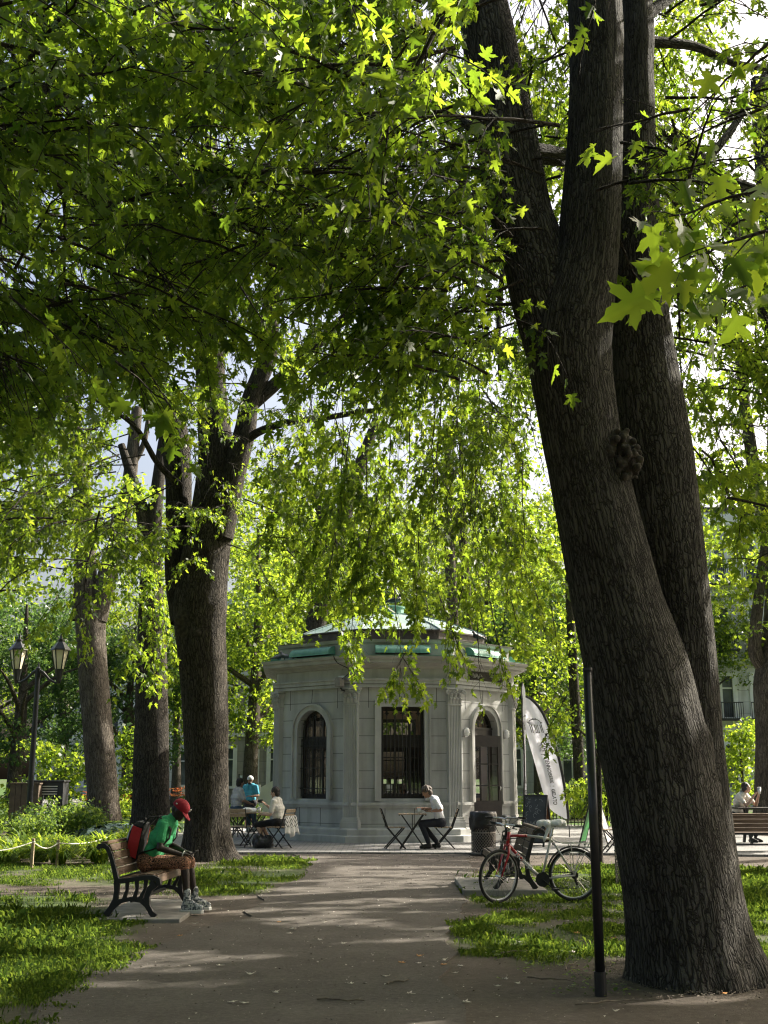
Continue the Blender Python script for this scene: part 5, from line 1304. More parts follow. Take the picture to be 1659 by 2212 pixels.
def quick_mesh(name, v, f):
    me = bpy.data.meshes.new(name); n, k = f.shape
    me.vertices.add(len(v)); me.vertices.foreach_set('co', v.astype(np.float32).ravel())
    me.loops.add(n*k); me.loops.foreach_set('vertex_index', f.astype(np.int32).ravel())
    me.polygons.add(n); me.polygons.foreach_set('loop_start', np.arange(0, n*k, k, dtype=np.int32)); me.polygons.foreach_set('loop_total', np.full(n, k, np.int32))
    me.update(calc_edges=True); return me
# ------------------------------------------------------------------ leaves
def half_to_leaf(h): return np.array(h+[(-x, y) for x, y in h[::-1] if x > 1e-6])
L0H = [(0, .02), (.10, -.04), (.24, -.05), (.43, -.03), (.34, .05), (.37, .11), (.24, .15), (.20, .21), (.33, .25), (.45, .30), (.47, .36), (.64, .50), (.46, .50), (.43, .56), (.30, .48), (.17, .42), (.15, .50), (.22, .60), (.17, .64), (.17, .74), (.07, .82), (0, 1.02)]
L1H = [(0, .0), (.36, -.05), (.23, .16), (.56, .44), (.16, .40), (.20, .64), (0, 1.0)]
def lw(P, w=.92): P = P.copy(); P[:, 0] *= w; return P
TPL = {0: lw(half_to_leaf(L0H)), 1: lw(half_to_leaf(L1H)), 2: np.array([(0, 0), (.40, .38), (0, .95), (-.40, .38)])}
def leaf_verts(lod, pos, ax, nr, size):
    T = TPL[lod]; n = len(pos)
    ax = ax/(np.linalg.norm(ax, axis=1)[:, None]+1e-9)
    nr = nr-ax*(nr*ax).sum(1)[:, None]; nr /= np.linalg.norm(nr, axis=1)[:, None]+1e-9
    sx = np.cross(ax, nr)
    fold = NR.uniform(-.05, .45, n); droop = NR.uniform(-.1, .75, n)
    x = T[:, 0][None, :]*NR.uniform(.82, 1.18, (n, 1)); y = T[:, 1][None, :]; x = x+NR.normal(0, .12, (n, 1))*y*y; y = y*NR.uniform(.85, 1.1, (n, 1))
    z = fold[:, None]*np.abs(x)*1.0-droop[:, None]*(y**2)*.7
    v = pos[:, None, :]+size[:, None, None]*(x[..., None]*sx[:, None, :]+y[..., None]*ax[:, None, :]+z[..., None]*nr[:, None, :])
    return v.reshape(-1, 3)
def leaf_mesh(name, lod, pos, ax, nr, size, tint):
    v = leaf_verts(lod, pos, ax, nr, size); n = len(pos); k = len(TPL[lod])
    if lod < 2:      # split along the midrib so the two halves can fold
        h = k//2
        tip = h if lod else h
        ti = int(np.argmax(TPL[lod][:, 1])); A_ = list(range(0, ti+1)); B_ = [0]+list(range(ti, k))
        kk = max(len(A_), len(B_)); f = []
        o = (np.arange(n)*k)[:, None]
        me = bpy.data.meshes.new(name); la, lb = len(A_), len(B_)
        fi = np.concatenate([o+np.array(A_)[None], o+np.array(B_)[None]], 1).ravel()
        me.vertices.add(len(v)); me.vertices.foreach_set('co', v.astype(np.float32).ravel())
        me.loops.add(len(fi)); me.loops.foreach_set('vertex_index', fi.astype(np.int32))
        me.polygons.add(2*n); tot = np.tile([la, lb], n).astype(np.int32); st = np.concatenate([[0], np.cumsum(tot)[:-1]]).astype(np.int32)
        me.polygons.foreach_set('loop_start', st); me.polygons.foreach_set('loop_total', tot); me.update(calc_edges=True); rep = 2
    else:
        me = quick_mesh(name, v, (np.arange(n*k)).reshape(n, k)); rep = 1
    at = me.attributes.new('tint', 'FLOAT', 'FACE'); at.data.foreach_set('value', np.repeat(tint, rep).astype(np.float32)); return me

# light pools: leaves are kept out of the sun's way above these places
LITPOLY = [gp((-300, 1985), (150, 1990), (300, 2025), (320, 2055), (110, 2170), (-300, 2190)), gp((1010, 1975), (1400, 1955), (1420, 2045), (1120, 2075)),
           gp((1000, 1872), (1380, 1866), (1380, 1940), (1000, 1950)), gp((1570, 1890), (2100, 1890), (2200, 2060), (1640, 2060)), gp((520, 1845), (650, 1850), (660, 1880), (540, 1890)), gp((250, 1905), (600, 1925), (560, 1990), (240, 1960)),
           gp((-500, 1740), (390, 1730), (280, 1835), (-500, 1860)), gp((1150, 1722), (1420, 1722), (1420, 1800), (1150, 1800)), gp((700, 1868), (1000, 1868), (990, 1935), (660, 1935)), gp((560, 1935), (960, 2015), (760, 2035), (560, 2010))]
LITDOME = KC+Vector((0, 0, 5.4))
def lit_mask(gx, gy):
    # elongated pools of light on the path, broad ones on the lawns
    n = fbm(gx*.5+3, gy*2.2+7, 3)
    ppx = (n > .575)
    n2 = fbm(gx*.9+13, gy*1.3+1, 2) > .50
    n3 = fbm(gx*.6+5, gy*2.6+9, 2) > .48
    m = ppx.copy()
    for i, P in enumerate(LITPOLY): m |= inpoly(gx, gy, P) & (n3 if i >= 8 or i == 5 else n2)
    return m
def sun_cull(pos, keep=.04):
    t = pos[:, 2]/SUNV[2]; g = pos-SUNV[None]*t[:, None]
    m = lit_mask(g[:, 0], g[:, 1])
    d = np.array(tuple(LITDOME))-pos; al = (d*SUNV).sum(1); perp = np.linalg.norm(d-al[:, None]*SUNV[None], axis=1)
    m |= (perp < 2.3) & (al < 0) & (fbm(g[:, 0]*1.3, g[:, 1]*1.3) > .36)
    return (~m) | (NR.random(len(pos)) < keep)

class Foliage:
    def __init__(s): s.L = {0: [], 1: [], 2: []}; s.tw = []
    def bough(s, p0, d, length, lod, size, twigs=12, per=13, droop=.12, tl=(.4, .95), rad=.018, twdroop=.25, cull=True, spread=1.0):
        d = np.array(vn(d)); p0 = np.array(tuple(p0), float)
        t = np.linspace(0, 1, 8); path = p0+np.outer(t*length, d)+np.outer((t**2)*length*droop, [0, 0, -1])
        path += (NR.random((8, 3))-.5)*.06*length*t[:, None]
        s.tw.append((path, np.linspace(rad, rad*.3, 8)))
        sdv = np.cross(d, [0, 0, 1.]); sdv /= np.linalg.norm(sdv)+1e-9
        for i in range(twigs):
            u = .18+.82*(i+NR.random()*.8)/twigs; q = path[min(int(u*7), 6)]*(1-(u*7 % 1))+path[min(int(u*7)+1, 7)]*(u*7 % 1)
            sg = 1 if i % 2 else -1
            td = d*(.55+.4*NR.random())+sdv*sg*(.75*NR.random()+.15)*spread+np.array([0, 0, NR.uniform(-.75, .35)]); td /= np.linalg.norm(td)
            L_ = NR.uniform(*tl)*(1-.3*u); tt = np.linspace(0, 1, 5)
            tp = q+np.outer(tt*L_, td)+np.outer(tt**2*L_*twdroop, [0, 0, -1])
            s.tw.append((tp, np.linspace(rad*.35, rad*.12, 5)))
            m = max(3, int(per*1.9*L_/.7)); uu = np.linspace(.15, 1, m)
            b = np.stack([np.interp(uu, tt, tp[:, c]) for c in range(3)], 1)
            s2 = np.cross(td, [0, 0, 1.]); s2 /= np.linalg.norm(s2)+1e-9
            sgn = np.where(np.arange(m) % 2, 1, -1)[:, None]
            ax = td[None]*.4+s2[None]*sgn*NR.uniform(.2, .9, (m, 1))+(NR.random((m, 3))-.5)*1.2+np.array([0, 0, -1])[None]*NR.uniform(.1, 1.5, (m, 1))
            ax /= np.linalg.norm(ax, axis=1)[:, None]
            b = b+ax*size*NR.uniform(.3, .8, (m, 1))
            nr = np.array([0, 0, .7])[None]+(NR.random((m, 3))-.5)*2.6
            s.L[lod].append((b, ax, nr, size*NR.uniform(.62, 1.15, m), np.clip(NR.normal(.5, .2, m)+NR.normal(0, .10), 0, 1)))
    def blob(s, c, r, n, size, lod=2, cull=True):
        # loose cloud of clumps filling an ellipsoid, denser near its outside
        nc = max(1, n//26); u = NR.normal(size=(nc, 3)); u /= np.linalg.norm(u, axis=1)[:, None]; rad = NR.uniform(.35, 1, (nc, 1))**.6
        cc = np.array(tuple(c))+u*rad*np.array(r)
        p = np.repeat(cc, 26, 0)+NR.normal(size=(nc*26, 3))*np.array([.42, .42, .22])*size*3.0
        m = len(p); ax = NR.normal(size=(m, 3))+np.array([0, 0, -.5]); nr = np.array([0, 0, 1.])[None]+(NR.random((m, 3))-.5)*1.8
        tint = np.clip(np.repeat(NR.normal(.5, .14, nc), 26)+NR.normal(0, .16, m), 0, 1)
        s.L[lod].append((p, ax, nr, size*NR.uniform(.6, 1.2, m), tint))
    def build(s, parent, mats, cull=True, name='crown', twmat=None, keepfun=None):
        done = []
        for lod in (0, 1, 2):
            if not s.L[lod]: continue
            P, Ax, N_, S_, T_ = (np.concatenate([q[i] for q in s.L[lod]]) for i in range(5))
            k = np.ones(len(P), bool)
            if cull: k &= sun_cull(P)
            if keepfun is not None: k &= keepfun(P)
            me = leaf_mesh(name, lod, P[k], Ax[k], N_[k], S_[k], T_[k]); done.append(link(name, me, mats[lod], parent)); s.count = getattr(s, 'count', 0)+int(k.sum())
        if s.tw:
            w = Wood()
            for p, r in s.tw: w.limb(p, r, 4)
            w.build('branches', twmat or M['bark2'], parent)
        return done
LM = {0: M['leaf0'], 1: M['leaf1'], 2: M['leaf2']}

def edges(rows, Y0, dY=0.0):
    P, r = [], []
    for i, (y, xl, xr) in enumerate(rows):
        Y = Y0+dY*i/(len(rows)-1); a = A(xl, y, Y); b = A(xr, y, Y); P.append((a+b)/2); r.append((b-a).length/2)
    return P, r
# ---- the near double maple at the right
b0 = G(1512, 2128); Y1 = b0.y+.25
T1 = thing('maple_tree', 'huge leaning double-trunk maple with a dark burl at the right front', 'tree', (0, 0, 0))
w = Wood()
PL, rL = edges([(2175, 1380, 1640), (2110, 1376, 1632), (2030, 1366, 1612), (1900, 1346, 1592), (1750, 1318, 1560), (1600, 1290, 1528), (1450, 1262, 1486), (1300, 1236, 1430), (1150, 1208, 1388), (1000, 1180, 1348), (880, 1157, 1332), (780, 1140, 1322), (700, 1152, 1325), (620, 1180, 1330), (540, 1203, 1336), (460, 1212, 1341), (300, 1226, 1345), (150, 1230, 1345), (0, 1226, 1342)], Y1)
PL.append(PL[-1]+Vector((.0, .3, 2.8))); rL.append(.16); PL.append(PL[-1]+Vector((.4, 1.0, 2.6))); rL.append(.06)
w.limb(PL, rL, 64, .04, 10, .16, 1.0, .32)
PR, rR = edges([(2160, 1470, 1640), (2000, 1460, 1612), (1850, 1452, 1590), (1720, 1446, 1574), (1600, 1436, 1560), (1450, 1425, 1549), (1300, 1398, 1534), (1150, 1368, 1518), (1000, 1338, 1500), (880, 1326, 1480), (780, 1322, 1461), (660, 1322, 1442), (560, 1326, 1432), (430, 1334, 1422), (300, 1340, 1416), (150, 1342, 1412), (0, 1342, 1410)], Y1+.30, .55)
PR.append(PR[-1]+Vector((.1, .5, 3.0))); rR.append(.16); PR.append(PR[-1]+Vector((.9, .9, 3.0))); rR.append(.07)
w.limb(PR, rR, 56, .035, 8, .0, 2.3)
Pa, ra_ = edges([(1000, 1186, 1330), (860, 1158, 1300), (760, 1136, 1276), (640, 1102, 1250), (540, 1080, 1220), (460, 1055, 1192), (300, 1026, 1162), (150, 1005, 1128), (0, 983, 1095)], Y1-.02, .3)
Pa.append(Pa[-1]+Vector((-.5, .2, 2.6))); ra_.append(.15); Pa.append(Pa[-1]+Vector((-1.4, .6, 2.4))); ra_.append(.06)
w.limb(Pa, ra_, 48, .035, 8, 0, 3.7)
def lm(pts, r0, r1, seg=12, seed=0): w.limb([A(*p) for p in pts], np.linspace(r0, r1, len(pts)), seg, .05, 5, 0, seed)
lm([(1405, 338, Y1+.6), (1480, 362, Y1+.8), (1560, 388, Y1+1.1), (1660, 420, Y1+1.6), (1800, 440, Y1+2.4)], .10, .05, 12, 1)
lm([(1490, 360, Y1+.85), (1540, 330, Y1+1.2), (1600, 250, Y1+1.8), (1680, 120, Y1+2.5)], .055, .03, 10, 2)
lm([(1560, 390, Y1+1.1), (1610, 470, Y1+1.6), (1640, 560, Y1+2.1), (1670, 700, Y1+2.6)], .05, .03, 10, 3)
lm([(1120, 318, Y1+.3), (1180, 325, Y1+.7), (1240, 335, Y1+1.1), (1330, 330, Y1+1.6)], .07, .05, 10, 4)
lm([(1110, 345, Y1+.3), (1180, 348, Y1+.9), (1250, 356, Y1+1.5)], .045, .04, 10, 5)
lm([(1050, 300, Y1+.1), (1000, 262, Y1+.6), (930, 225, Y1+1.4), (820, 200, Y1+2.4)], .06, .03, 10, 6)
lm([(1405, 90, Y1+.8), (1500, 100, Y1+1.1), (1600, 140, Y1+1.5), (1720, 150, Y1+2.2)], .06, .03, 10, 7)
lm([(1400, 30, Y1+.8), (1480, -30, Y1+1.2), (1600, -120, Y1+2.0)], .07, .04, 10, 8)
w.build('trunk', M['bark1'], T1)
mb = MB(); rr = random.Random(21); bc = A(1347, 985, Y1-.20)
for i in range(170):
    u = rr.uniform(-1, 1); vv = rr.uniform(-1, 1)
    if u*u+vv*vv > 1: continue
    p = bc+Vector((u*.15+vv*-.02, rr.uniform(-.10, .10)-.05*(1-u*u-vv*vv), vv*.22)); r_ = rr.uniform(.014, .040)
    mb.ell(p, (r_, r_, r_*rr.uniform(.7, 1.2)), n=8, k=6)
mb.ell(bc+Vector((0, .06, 0)), (.15, .12, .23))
mb.remesh('burl', M['burl'], T1, .009, 1)
mb = MB(); q = A(1520, 1590, Y1-.02)
mb.tube([A(1478, 1480, Y1+.10), A(1500, 1545, Y1+.02), A(1525, 1600, Y1-.0), A(1540, 1650, Y1+.05)], [.02, .055, .06, .02], 10); mb.build('bark_fold', M['burl'], T1, smooth=True)
F1 = Foliage()
def scatter(F, n, xr, yr, Yr, lod, size, base=None, out=1.0, rej=None, L_=(1.2, 2.2), tw=11, per=13, droop=.15, rad=.016, upz=(-.55, .25), tl=(.4, .95), twd=.4):
    c = 0; k = 0; n = int(n*(2.3 if lod == 0 else 2.0))
    while c < n and k < n*12:
        k += 1
        px, py, Y = NR.uniform(*xr), NR.uniform(*yr), NR.uniform(*Yr)
        if rej is not None and rej(px, py, Y): continue
        p = np.array(tuple(A(px, py, Y)))
        if p[2] < 1.9: continue
        if base is None: d = NR.normal(size=3)
        else: d = p-np.array(tuple(base)); d[2] = 0; d = d/(np.linalg.norm(d)+1e-6)*out+NR.normal(size=3)*.6
        d[2] = NR.uniform(*upz); d = np.array(vn(d)); L = NR.uniform(*L_)
        F.bough(p-d*L*.55, d, L, lod, size, tw, per, droop, tl, rad, twd); c += 1
def trunkzone(px, py, Y, pad=0):
    # keep sprays off the near trunk, apart from its upper left side
    if Y > Y1-.1: return False
    return px > 985+py*.14 and py > -60
def skyhole(px, py, Y):
    if 345 < px < 620 and 640 < py < 1150 and Y < 24.2 and NR.random() < .65: return True      # the fork of the bench maple
    if 470 < px < 730 and 620 < py < 980 and Y < 24.5 and (px+py*.55) > 960 and NR.random() < .8: return True      # the bare limb of the fork
    for cx, cy, rx, ry in ((350, 985, 85, 95), (240, 850, 60, 60), (90, 520, 80, 36), (640, 740, 75, 75), (760, 820, 45, 55), (1010, 830, 50, 40), (820, 1010, 40, 40), (560, 560, 50, 40), (400, 640, 40, 50), (590, 800, 40, 60), (230, 600, 40, 50), (660, 1010, 55, 60), (515, 965, 40, 50), (1600, 930, 40, 40), (1480, 250, 30, 60), (1560, 300, 40, 50), (1640, 330, 40, 50), (1620, 1050, 50, 50), (905, 890, 40, 35), (60, 990, 60, 60), (740, 500, 25, 40)):
        if ((px-cx)/rx)**2+((py-cy)/ry)**2 < 1.25: return True
    return False
top = A(1230, -400, Y1)
rj = lambda x, y, Y: trunkzone(x, y, Y) or skyhole(x, y, Y)
# overhead canopy: nearest sprays, then the deep layers
scatter(F1, 8, (420, 1060), (-160, 260), (5.6, 7.2), 0, .094, top, rej=rj, L_=(.9, 1.5), tw=9, per=11)
scatter(F1, 52, (380, 1180), (-300, 560), (7.6, 12.5), 0, .094, top, rej=rj, L_=(1.2, 2.2))
scatter(F1, 12, (760, 1090), (330, 760), (8.4, 10.5), 0, .105, top, rej=rj, L_=(.9, 1.5), tw=8, per=10)
scatter(F1, 26, (1120, 1500), (-300, 480), (11, 16), 1, .105, top, rej=skyhole)
scatter(F1, 38, (1420, 2000), (-300, 820), (10.5, 17), 1, .105, top, rej=skyhole)
scatter(F1, 14, (1450, 1900), (600, 1130), (12, 18), 1, .11, top, L_=(1.2, 2.2))
scatter(F1, 14, (1440, 1800), (-250, 420), (7.5, 10), 0, .105, top, rej=skyhole, L_=(.9, 1.7), tw=8, per=10)
# hand-placed sprays: big leaves close to the lens at the right, sprays over the limbs
def spray(F, a, b, lod, size, tw=7, per=9, rad=.008, droop=.06, tl=(.2, .45), **k):
    p, q = np.array(tuple(A(*a))), np.array(tuple(A(*b))); F.bough(p, q-p, float(np.linalg.norm(q-p)), lod, size, tw, per, droop, tl, rad, .3, **k)
spray(F1, (1700, 60, 4.0), (1470, 250, 4.1), 0, .12, 5, 6)
spray(F1, (1490, 235, 4.1), (1290, 275, 4.2), 0, .094, 5, 7, tl=(.15, .3))
spray(F1, (1760, 380, 3.4), (1440, 455, 3.4), 0, .125, 5, 7, tl=(.15, .3))
spray(F1, (1720, 480, 3.3), (1490, 540, 3.2), 0, .125, 5, 7, tl=(.15, .3))
spray(F1, (1720, 560, 3.5), (1580, 620, 3.4), 0, .12, 4, 6, tl=(.12, .25))
spray(F1, (1300, -60, 6.2), (1245, 150, 6.2), 0, .12, 5, 8, tl=(.12, .3))
spray(F1, (1010, 120, 6.4), (1090, 330, 6.6), 0, .12, 6, 8); spray(F1, (930, 480, 7.2), (1130, 560, 7.4), 0, .12, 7, 9, tl=(.2, .5)); spray(F1, (1040, 650, 7.6), (1190, 720, 7.8), 0, .12, 5, 8)
spray(F1, (520, 620, 6.4), (570, 690, 6.2), 0, .12, 4, 6, tl=(.1, .25)); spray(F1, (250, 780, 6.4), (370, 870, 6.2), 0, .12, 5, 8, tl=(.15, .4)); spray(F1, (20, 640, 6.6), (200, 790, 6.4), 0, .12, 7, 9, tl=(.2, .5))
# shade canopy out of the frame overhead and to the sun side
for i in range(60):
    x, y, z = NR.uniform(-5, 13), NR.uniform(2, 21), NR.uniform(8.5, 14.5)
    if (y > 4) and z < 1.6+y*.80 and abs(x) < y*.42: continue
    d = NR.normal(size=3); d[2] *= .2; F1.bough((x, y, z), d, NR.uniform(1.6, 2.6), 2, .19, 11, 9, .15, (.5, 1.1), .014)
F1.build(T1, LM, name='crown', twmat=M['bark2'])

# ---- tall maple at the left, beyond the bench
g = G(448, 1858); Y2 = g.y+.3
T2 = thing('maple_tree', 'large dark maple behind the bench with a deep fork in its trunk', 'tree', (0, 0, 0)); w = Wood()
P, r = edges([(1890, 385, 512), (1840, 391, 502), (1780, 396, 497), (1650, 396, 496), (1500, 389, 495), (1400, 379, 491), (1310, 370, 496), (1230, 384, 498), (1120, 408, 506), (1000, 424, 512), (900, 424, 498), (768, 420, 486), (600, 425, 478), (450, 430, 470), (300, 440, 470)], Y2)
r = [q*.93 for q in r]; w.limb(P, r, 44, .04, 7, .42, 1.2, .5)
P, r = edges([(1340, 368, 440), (1240, 358, 412), (1120, 358, 414), (1020, 356, 414), (917, 338, 402), (818, 300, 352), (700, 262, 302), (560, 230, 262)], Y2+.15, .5); w.limb(P, r, 26, .05, 6, 0, 4)
P, r = edges([(1160, 440, 505), (1026, 478, 530), (930, 506, 552), (867, 520, 560), (768, 556, 598), (660, 566, 604), (520, 590, 622), (380, 600, 624)], Y2-.15, -.4); w.limb(P, r, 24, .05, 6, 0, 6)
def lm2(pts, r0, r1, seg=10, seed=0): w.limb([A(*p) for p in pts], np.linspace(r0, r1, len(pts)), seg, .05, 5, 0, seed)
lm2([(548, 870, Y2-.2), (600, 825, Y2-.3), (660, 768, Y2-.5), (740, 690, Y2-.8), (800, 640, Y2-1)], .16, .08, 12, 1)
lm2([(510, 975, Y2-.2), (555, 935, Y2-.4), (625, 912, Y2-.8), (704, 902, Y2-1.2), (813, 887, Y2-1.8), (900, 900, Y2-2.2)], .10, .04, 10, 2)
lm2([(390, 1050, Y2), (340, 1000, Y2-.5), (290, 920, Y2-1), (200, 860, Y2-1.8)], .08, .03, 10, 3); lm2([(420, 900, Y2-.2), (330, 860, Y2-1), (240, 800, Y2-2), (120, 780, Y2-3)], .09, .03, 10, 4)
w.build('trunk', M['bark2'], T2)
mb = MB(); rr = random.Random(2)
for i in range(16): mb.ell(A(408+rr.uniform(-20, 20), 1340+rr.uniform(-30, 30), Y2-.42)+Vector((0, rr.uniform(-.03, .05), 0)), (.13, .09, .13))
mb.ell(A(382, 1248, Y2-.18), (.13, .12, .26)); mb.remesh('burl', M['burl'], T2, .03, 2)
F2 = Foliage(); top2 = A(450, 700, Y2)
scatter(F2, 17, (-300, 470), (760, 1200), (15.5, 22), 1, .105, top2, rej=skyhole, L_=(1.2, 2.2), upz=(-.5, .1))
scatter(F2, 100, (-380, 420), (250, 1130), (16, 27), 1, .105, top2, rej=skyhole, L_=(1.6, 3.0), tw=13, per=14)
scatter(F2, 22, (380, 800), (250, 900), (18, 27), 1, .105, top2, rej=skyhole, L_=(1.6, 2.8), tw=12, per=14)
scatter(F2, 16, (-160, 230), (840, 1160), (21, 28), 1, .105, top2, L_=(1.2, 2.0))
scatter(F2, 7, (400, 530), (840, 1230), (22.0, 23.3), 1, .105, top2, L_=(.8, 1.4), tw=8, per=10, upz=(-.5, 0))
scatter(F2, 14, (-300, 330), (1050, 1300), (18, 27), 1, .105, top2, rej=skyhole, L_=(1.4, 2.4))
scatter(F2, 7, (590, 720), (1020, 1250), (19, 24), 1, .105, top2, L_=(1.2, 1.8))
spray(F2, (250, 1330, 22), (345, 1455, 21.5), 1, .14, 9, 10, tl=(.4, .8)); spray(F2, (330, 1300, 22), (330, 1430, 21.8), 1, .14, 9, 10, tl=(.3, .7)); spray(F2, (300, 1340, 22.5), (250, 1470, 22.3), 1, .14, 6, 8, tl=(.3, .6))
for _x, _y in ((320, 1190), (350, 1240), (290, 1230), (330, 1290), (365, 1320), (300, 1370)): spray(F2, (_x-30, _y-60, 27), (_x+10, _y+90, 26.6), 1, .13, 9, 10, tl=(.3, .8))
spray(F2, (130, 1280, 22), (60, 1370, 21.5), 1, .14, 6, 9, tl=(.4, .7)); spray(F2, (160, 1290, 23), (190, 1390, 22.5), 1, .14, 6, 9, tl=(.4, .7))
for i in range(30):
    x, y, z = NR.uniform(-12, 4), NR.uniform(16, 30), NR.uniform(14, 20); d = NR.normal(size=3); d[2] *= .2; F2.bough((x, y, z), d, 2.4, 2, .20, 10, 9, .15, (.5, 1.1), .014)
F2.build(T2, LM, twmat=M['bark2'])

# ---- maple out of the frame at the left: its limb and sprays hang into the top left
T0 = thing('maple_tree', 'overhanging maple limbs with near leaves filling the upper left', 'tree', (0, 0, 0)); w = Wood()
tb_ = Vector((-6.6, 8.5, 0))
w.limb([tb_, tb_+Vector((.05, 0, 2)), tb_+Vector((.2, 0, 5)), tb_+Vector((.3, .1, 8)), tb_+Vector((.4, .1, 12))], [.55, .47, .42, .36, .2], 30, .04, 6, .3, 2)
w.limb([tb_+Vector((.2, 0, 4.6)), A(-150, 380, 9.0), A(60, 240, 9.0), A(210, 140, 9.2), A(300, 75, 9.4), A(370, -20, 9.8), A(420, -160, 10.3)], [.22, .16, .13, .11, .09, .085, .06], 14, .05, 5, 0, 3)
w.limb([A(210, 140, 9.2), A(300, 160, 9.4), A(480, 215, 9.6), A(570, 220, 9.7), A(640, 265, 9.8), A(740, 330, 10)], [.045, .04, .034, .03, .026, .015], 8, .05, 5, 0, 4)
w.build('trunk', M['bark2'], T0)
F0 = Foliage()
scatter(F0, 9, (-200, 420), (-150, 320), (5.2, 6.8), 0, .094, tb_, rej=skyhole, L_=(.9, 1.6), tw=9, per=11)
scatter(F0, 64, (-320, 560), (-300, 640), (7.2, 13), 0, .094, tb_, rej=skyhole, L_=(1.2, 2.2))
scatter(F0, 14, (-250, 330), (560, 850), (7.5, 11), 0, .105, tb_, rej=skyhole, L_=(.9, 1.6), tw=9, per=10)
scatter(F0, 16, (200, 900), (200, 760), (11, 17), 1, .105, tb_, rej=skyhole, L_=(1.5, 2.6))
F0.build(T0, LM, twmat=M['bark2'])

# ---- pendulous curtain in front of the kiosk, from a maple right of the path
T3 = thing('maple_tree', 'maple at the right edge whose long hanging twigs veil the kiosk roof', 'tree', (0, 0, 0)); w = Wood()
t3 = Vector((8.7, 21.5, 0)); ctr = A(900, 560, 19)
w.limb([t3, t3+Vector((0, 0, 3)), t3+Vector((-.3, .1, 7)), t3+Vector((-.7, .2, 12)), t3+Vector((-.8, .4, 16))], [.6, .48, .42, .33, .12], 30, .04, 6, .3, 6)
for pts, r0 in (([t3+Vector((-.4, 0, 8)), A(1500, 330, 20.5), A(1250, 330, 20), A(1050, 420, 19.5), A(900, 520, 19)], .2), ([A(1250, 330, 20), A(1120, 480, 18.5), A(1080, 640, 18), A(1080, 820, 17.6)], .08), ([A(1050, 420, 19.5), A(960, 560, 18.5), A(880, 700, 18.2), A(850, 900, 18)], .07), ([t3+Vector((-.3, 0, 7)), A(1560, 700, 19), A(1350, 620, 18), A(1210, 700, 17.5)], .12)):
    w.limb(pts, np.linspace(r0, r0*.35, len(pts)), 10, .05, 5, 0, 3)
w.build('trunk', M['bark2'], T3)
F3 = Foliage()
def hang(F, n, xr, y0, y1, Yr, size=.12, lod=1):
    for _ in range(n):
        px, Y = NR.uniform(*xr), NR.uniform(*Yr); a = NR.uniform(*y0); b = NR.uniform(*y1)
        if b < a+60: b = a+60
        p, q = np.array(tuple(A(px, a, Y))), np.array(tuple(A(px+NR.uniform(-60, 60), b, Y+NR.uniform(-.6, .6))))
        L = float(np.linalg.norm(q-p)); F.bough(p, q-p, L, lod, size, int(7*L)+2, 14, .0, (.45, 1.1), .010, .5, spread=1.9)
scatter(F3, 24, (560, 1230), (420, 900), (13, 21), 1, .105, ctr, rej=skyhole, L_=(1.4, 2.6), upz=(-.6, 0))
hang(F3, 26, (560, 1230), (520, 950), (900, 1270), (15, 21))
hang(F3, 16, (640, 1220), (900, 1120), (1130, 1330), (17, 21.5))
for a, b in (((700, 1260), (775, 1440)), ((760, 1230), (760, 1420)), ((850, 1260), (872, 1500)), ((880, 1400), (840, 1480)), ((870, 1420), (915, 1490)), ((1000, 1270), (960, 1420)), ((950, 1290), (1010, 1440)), ((1060, 1300), (1090, 1480)), ((1030, 1330), (1040, 1500)), ((1080, 1400), (1115, 1540)), ((660, 1240), (640, 1330)), ((560, 1220), (610, 1310)), ((920, 1290), (930, 1360)), ((1100, 1280), (1130, 1400)), ((1150, 1250), (1190, 1420)), ((1190, 1300), (1215, 1500)), ((990, 1380), (985, 1450)), ((1020, 1250), (1060, 1420)), ((940, 1250), (980, 1400)), ((1100, 1250), (1080, 1400)), ((820, 1250), (800, 1340)), ((730, 1250), (745, 1360))):
    Y = NR.uniform(19, 21); spray(F3, (a[0], a[1], Y), (b[0], b[1], Y-.2), 1, .135, 9, 9, tl=(.22, .55), rad=.010, droop=.02)
spray(F3, (1225, 1500, 16.5), (1175, 1590, 16.2), 1, .105, 7, 9)
for i in range(46):
    x, y, z = NR.uniform(4.5, 17), NR.uniform(17, 33), NR.uniform(9, 17)
    if x < y*.36 and z < y*.62: continue
    d = NR.normal(size=3); d[2] *= .2; F3.bough((x, y, z), d, 2.4, 2, .21, 11, 9, .15, (.5, 1.1), .014)
F3.build(T3, LM, twmat=M['bark2'])

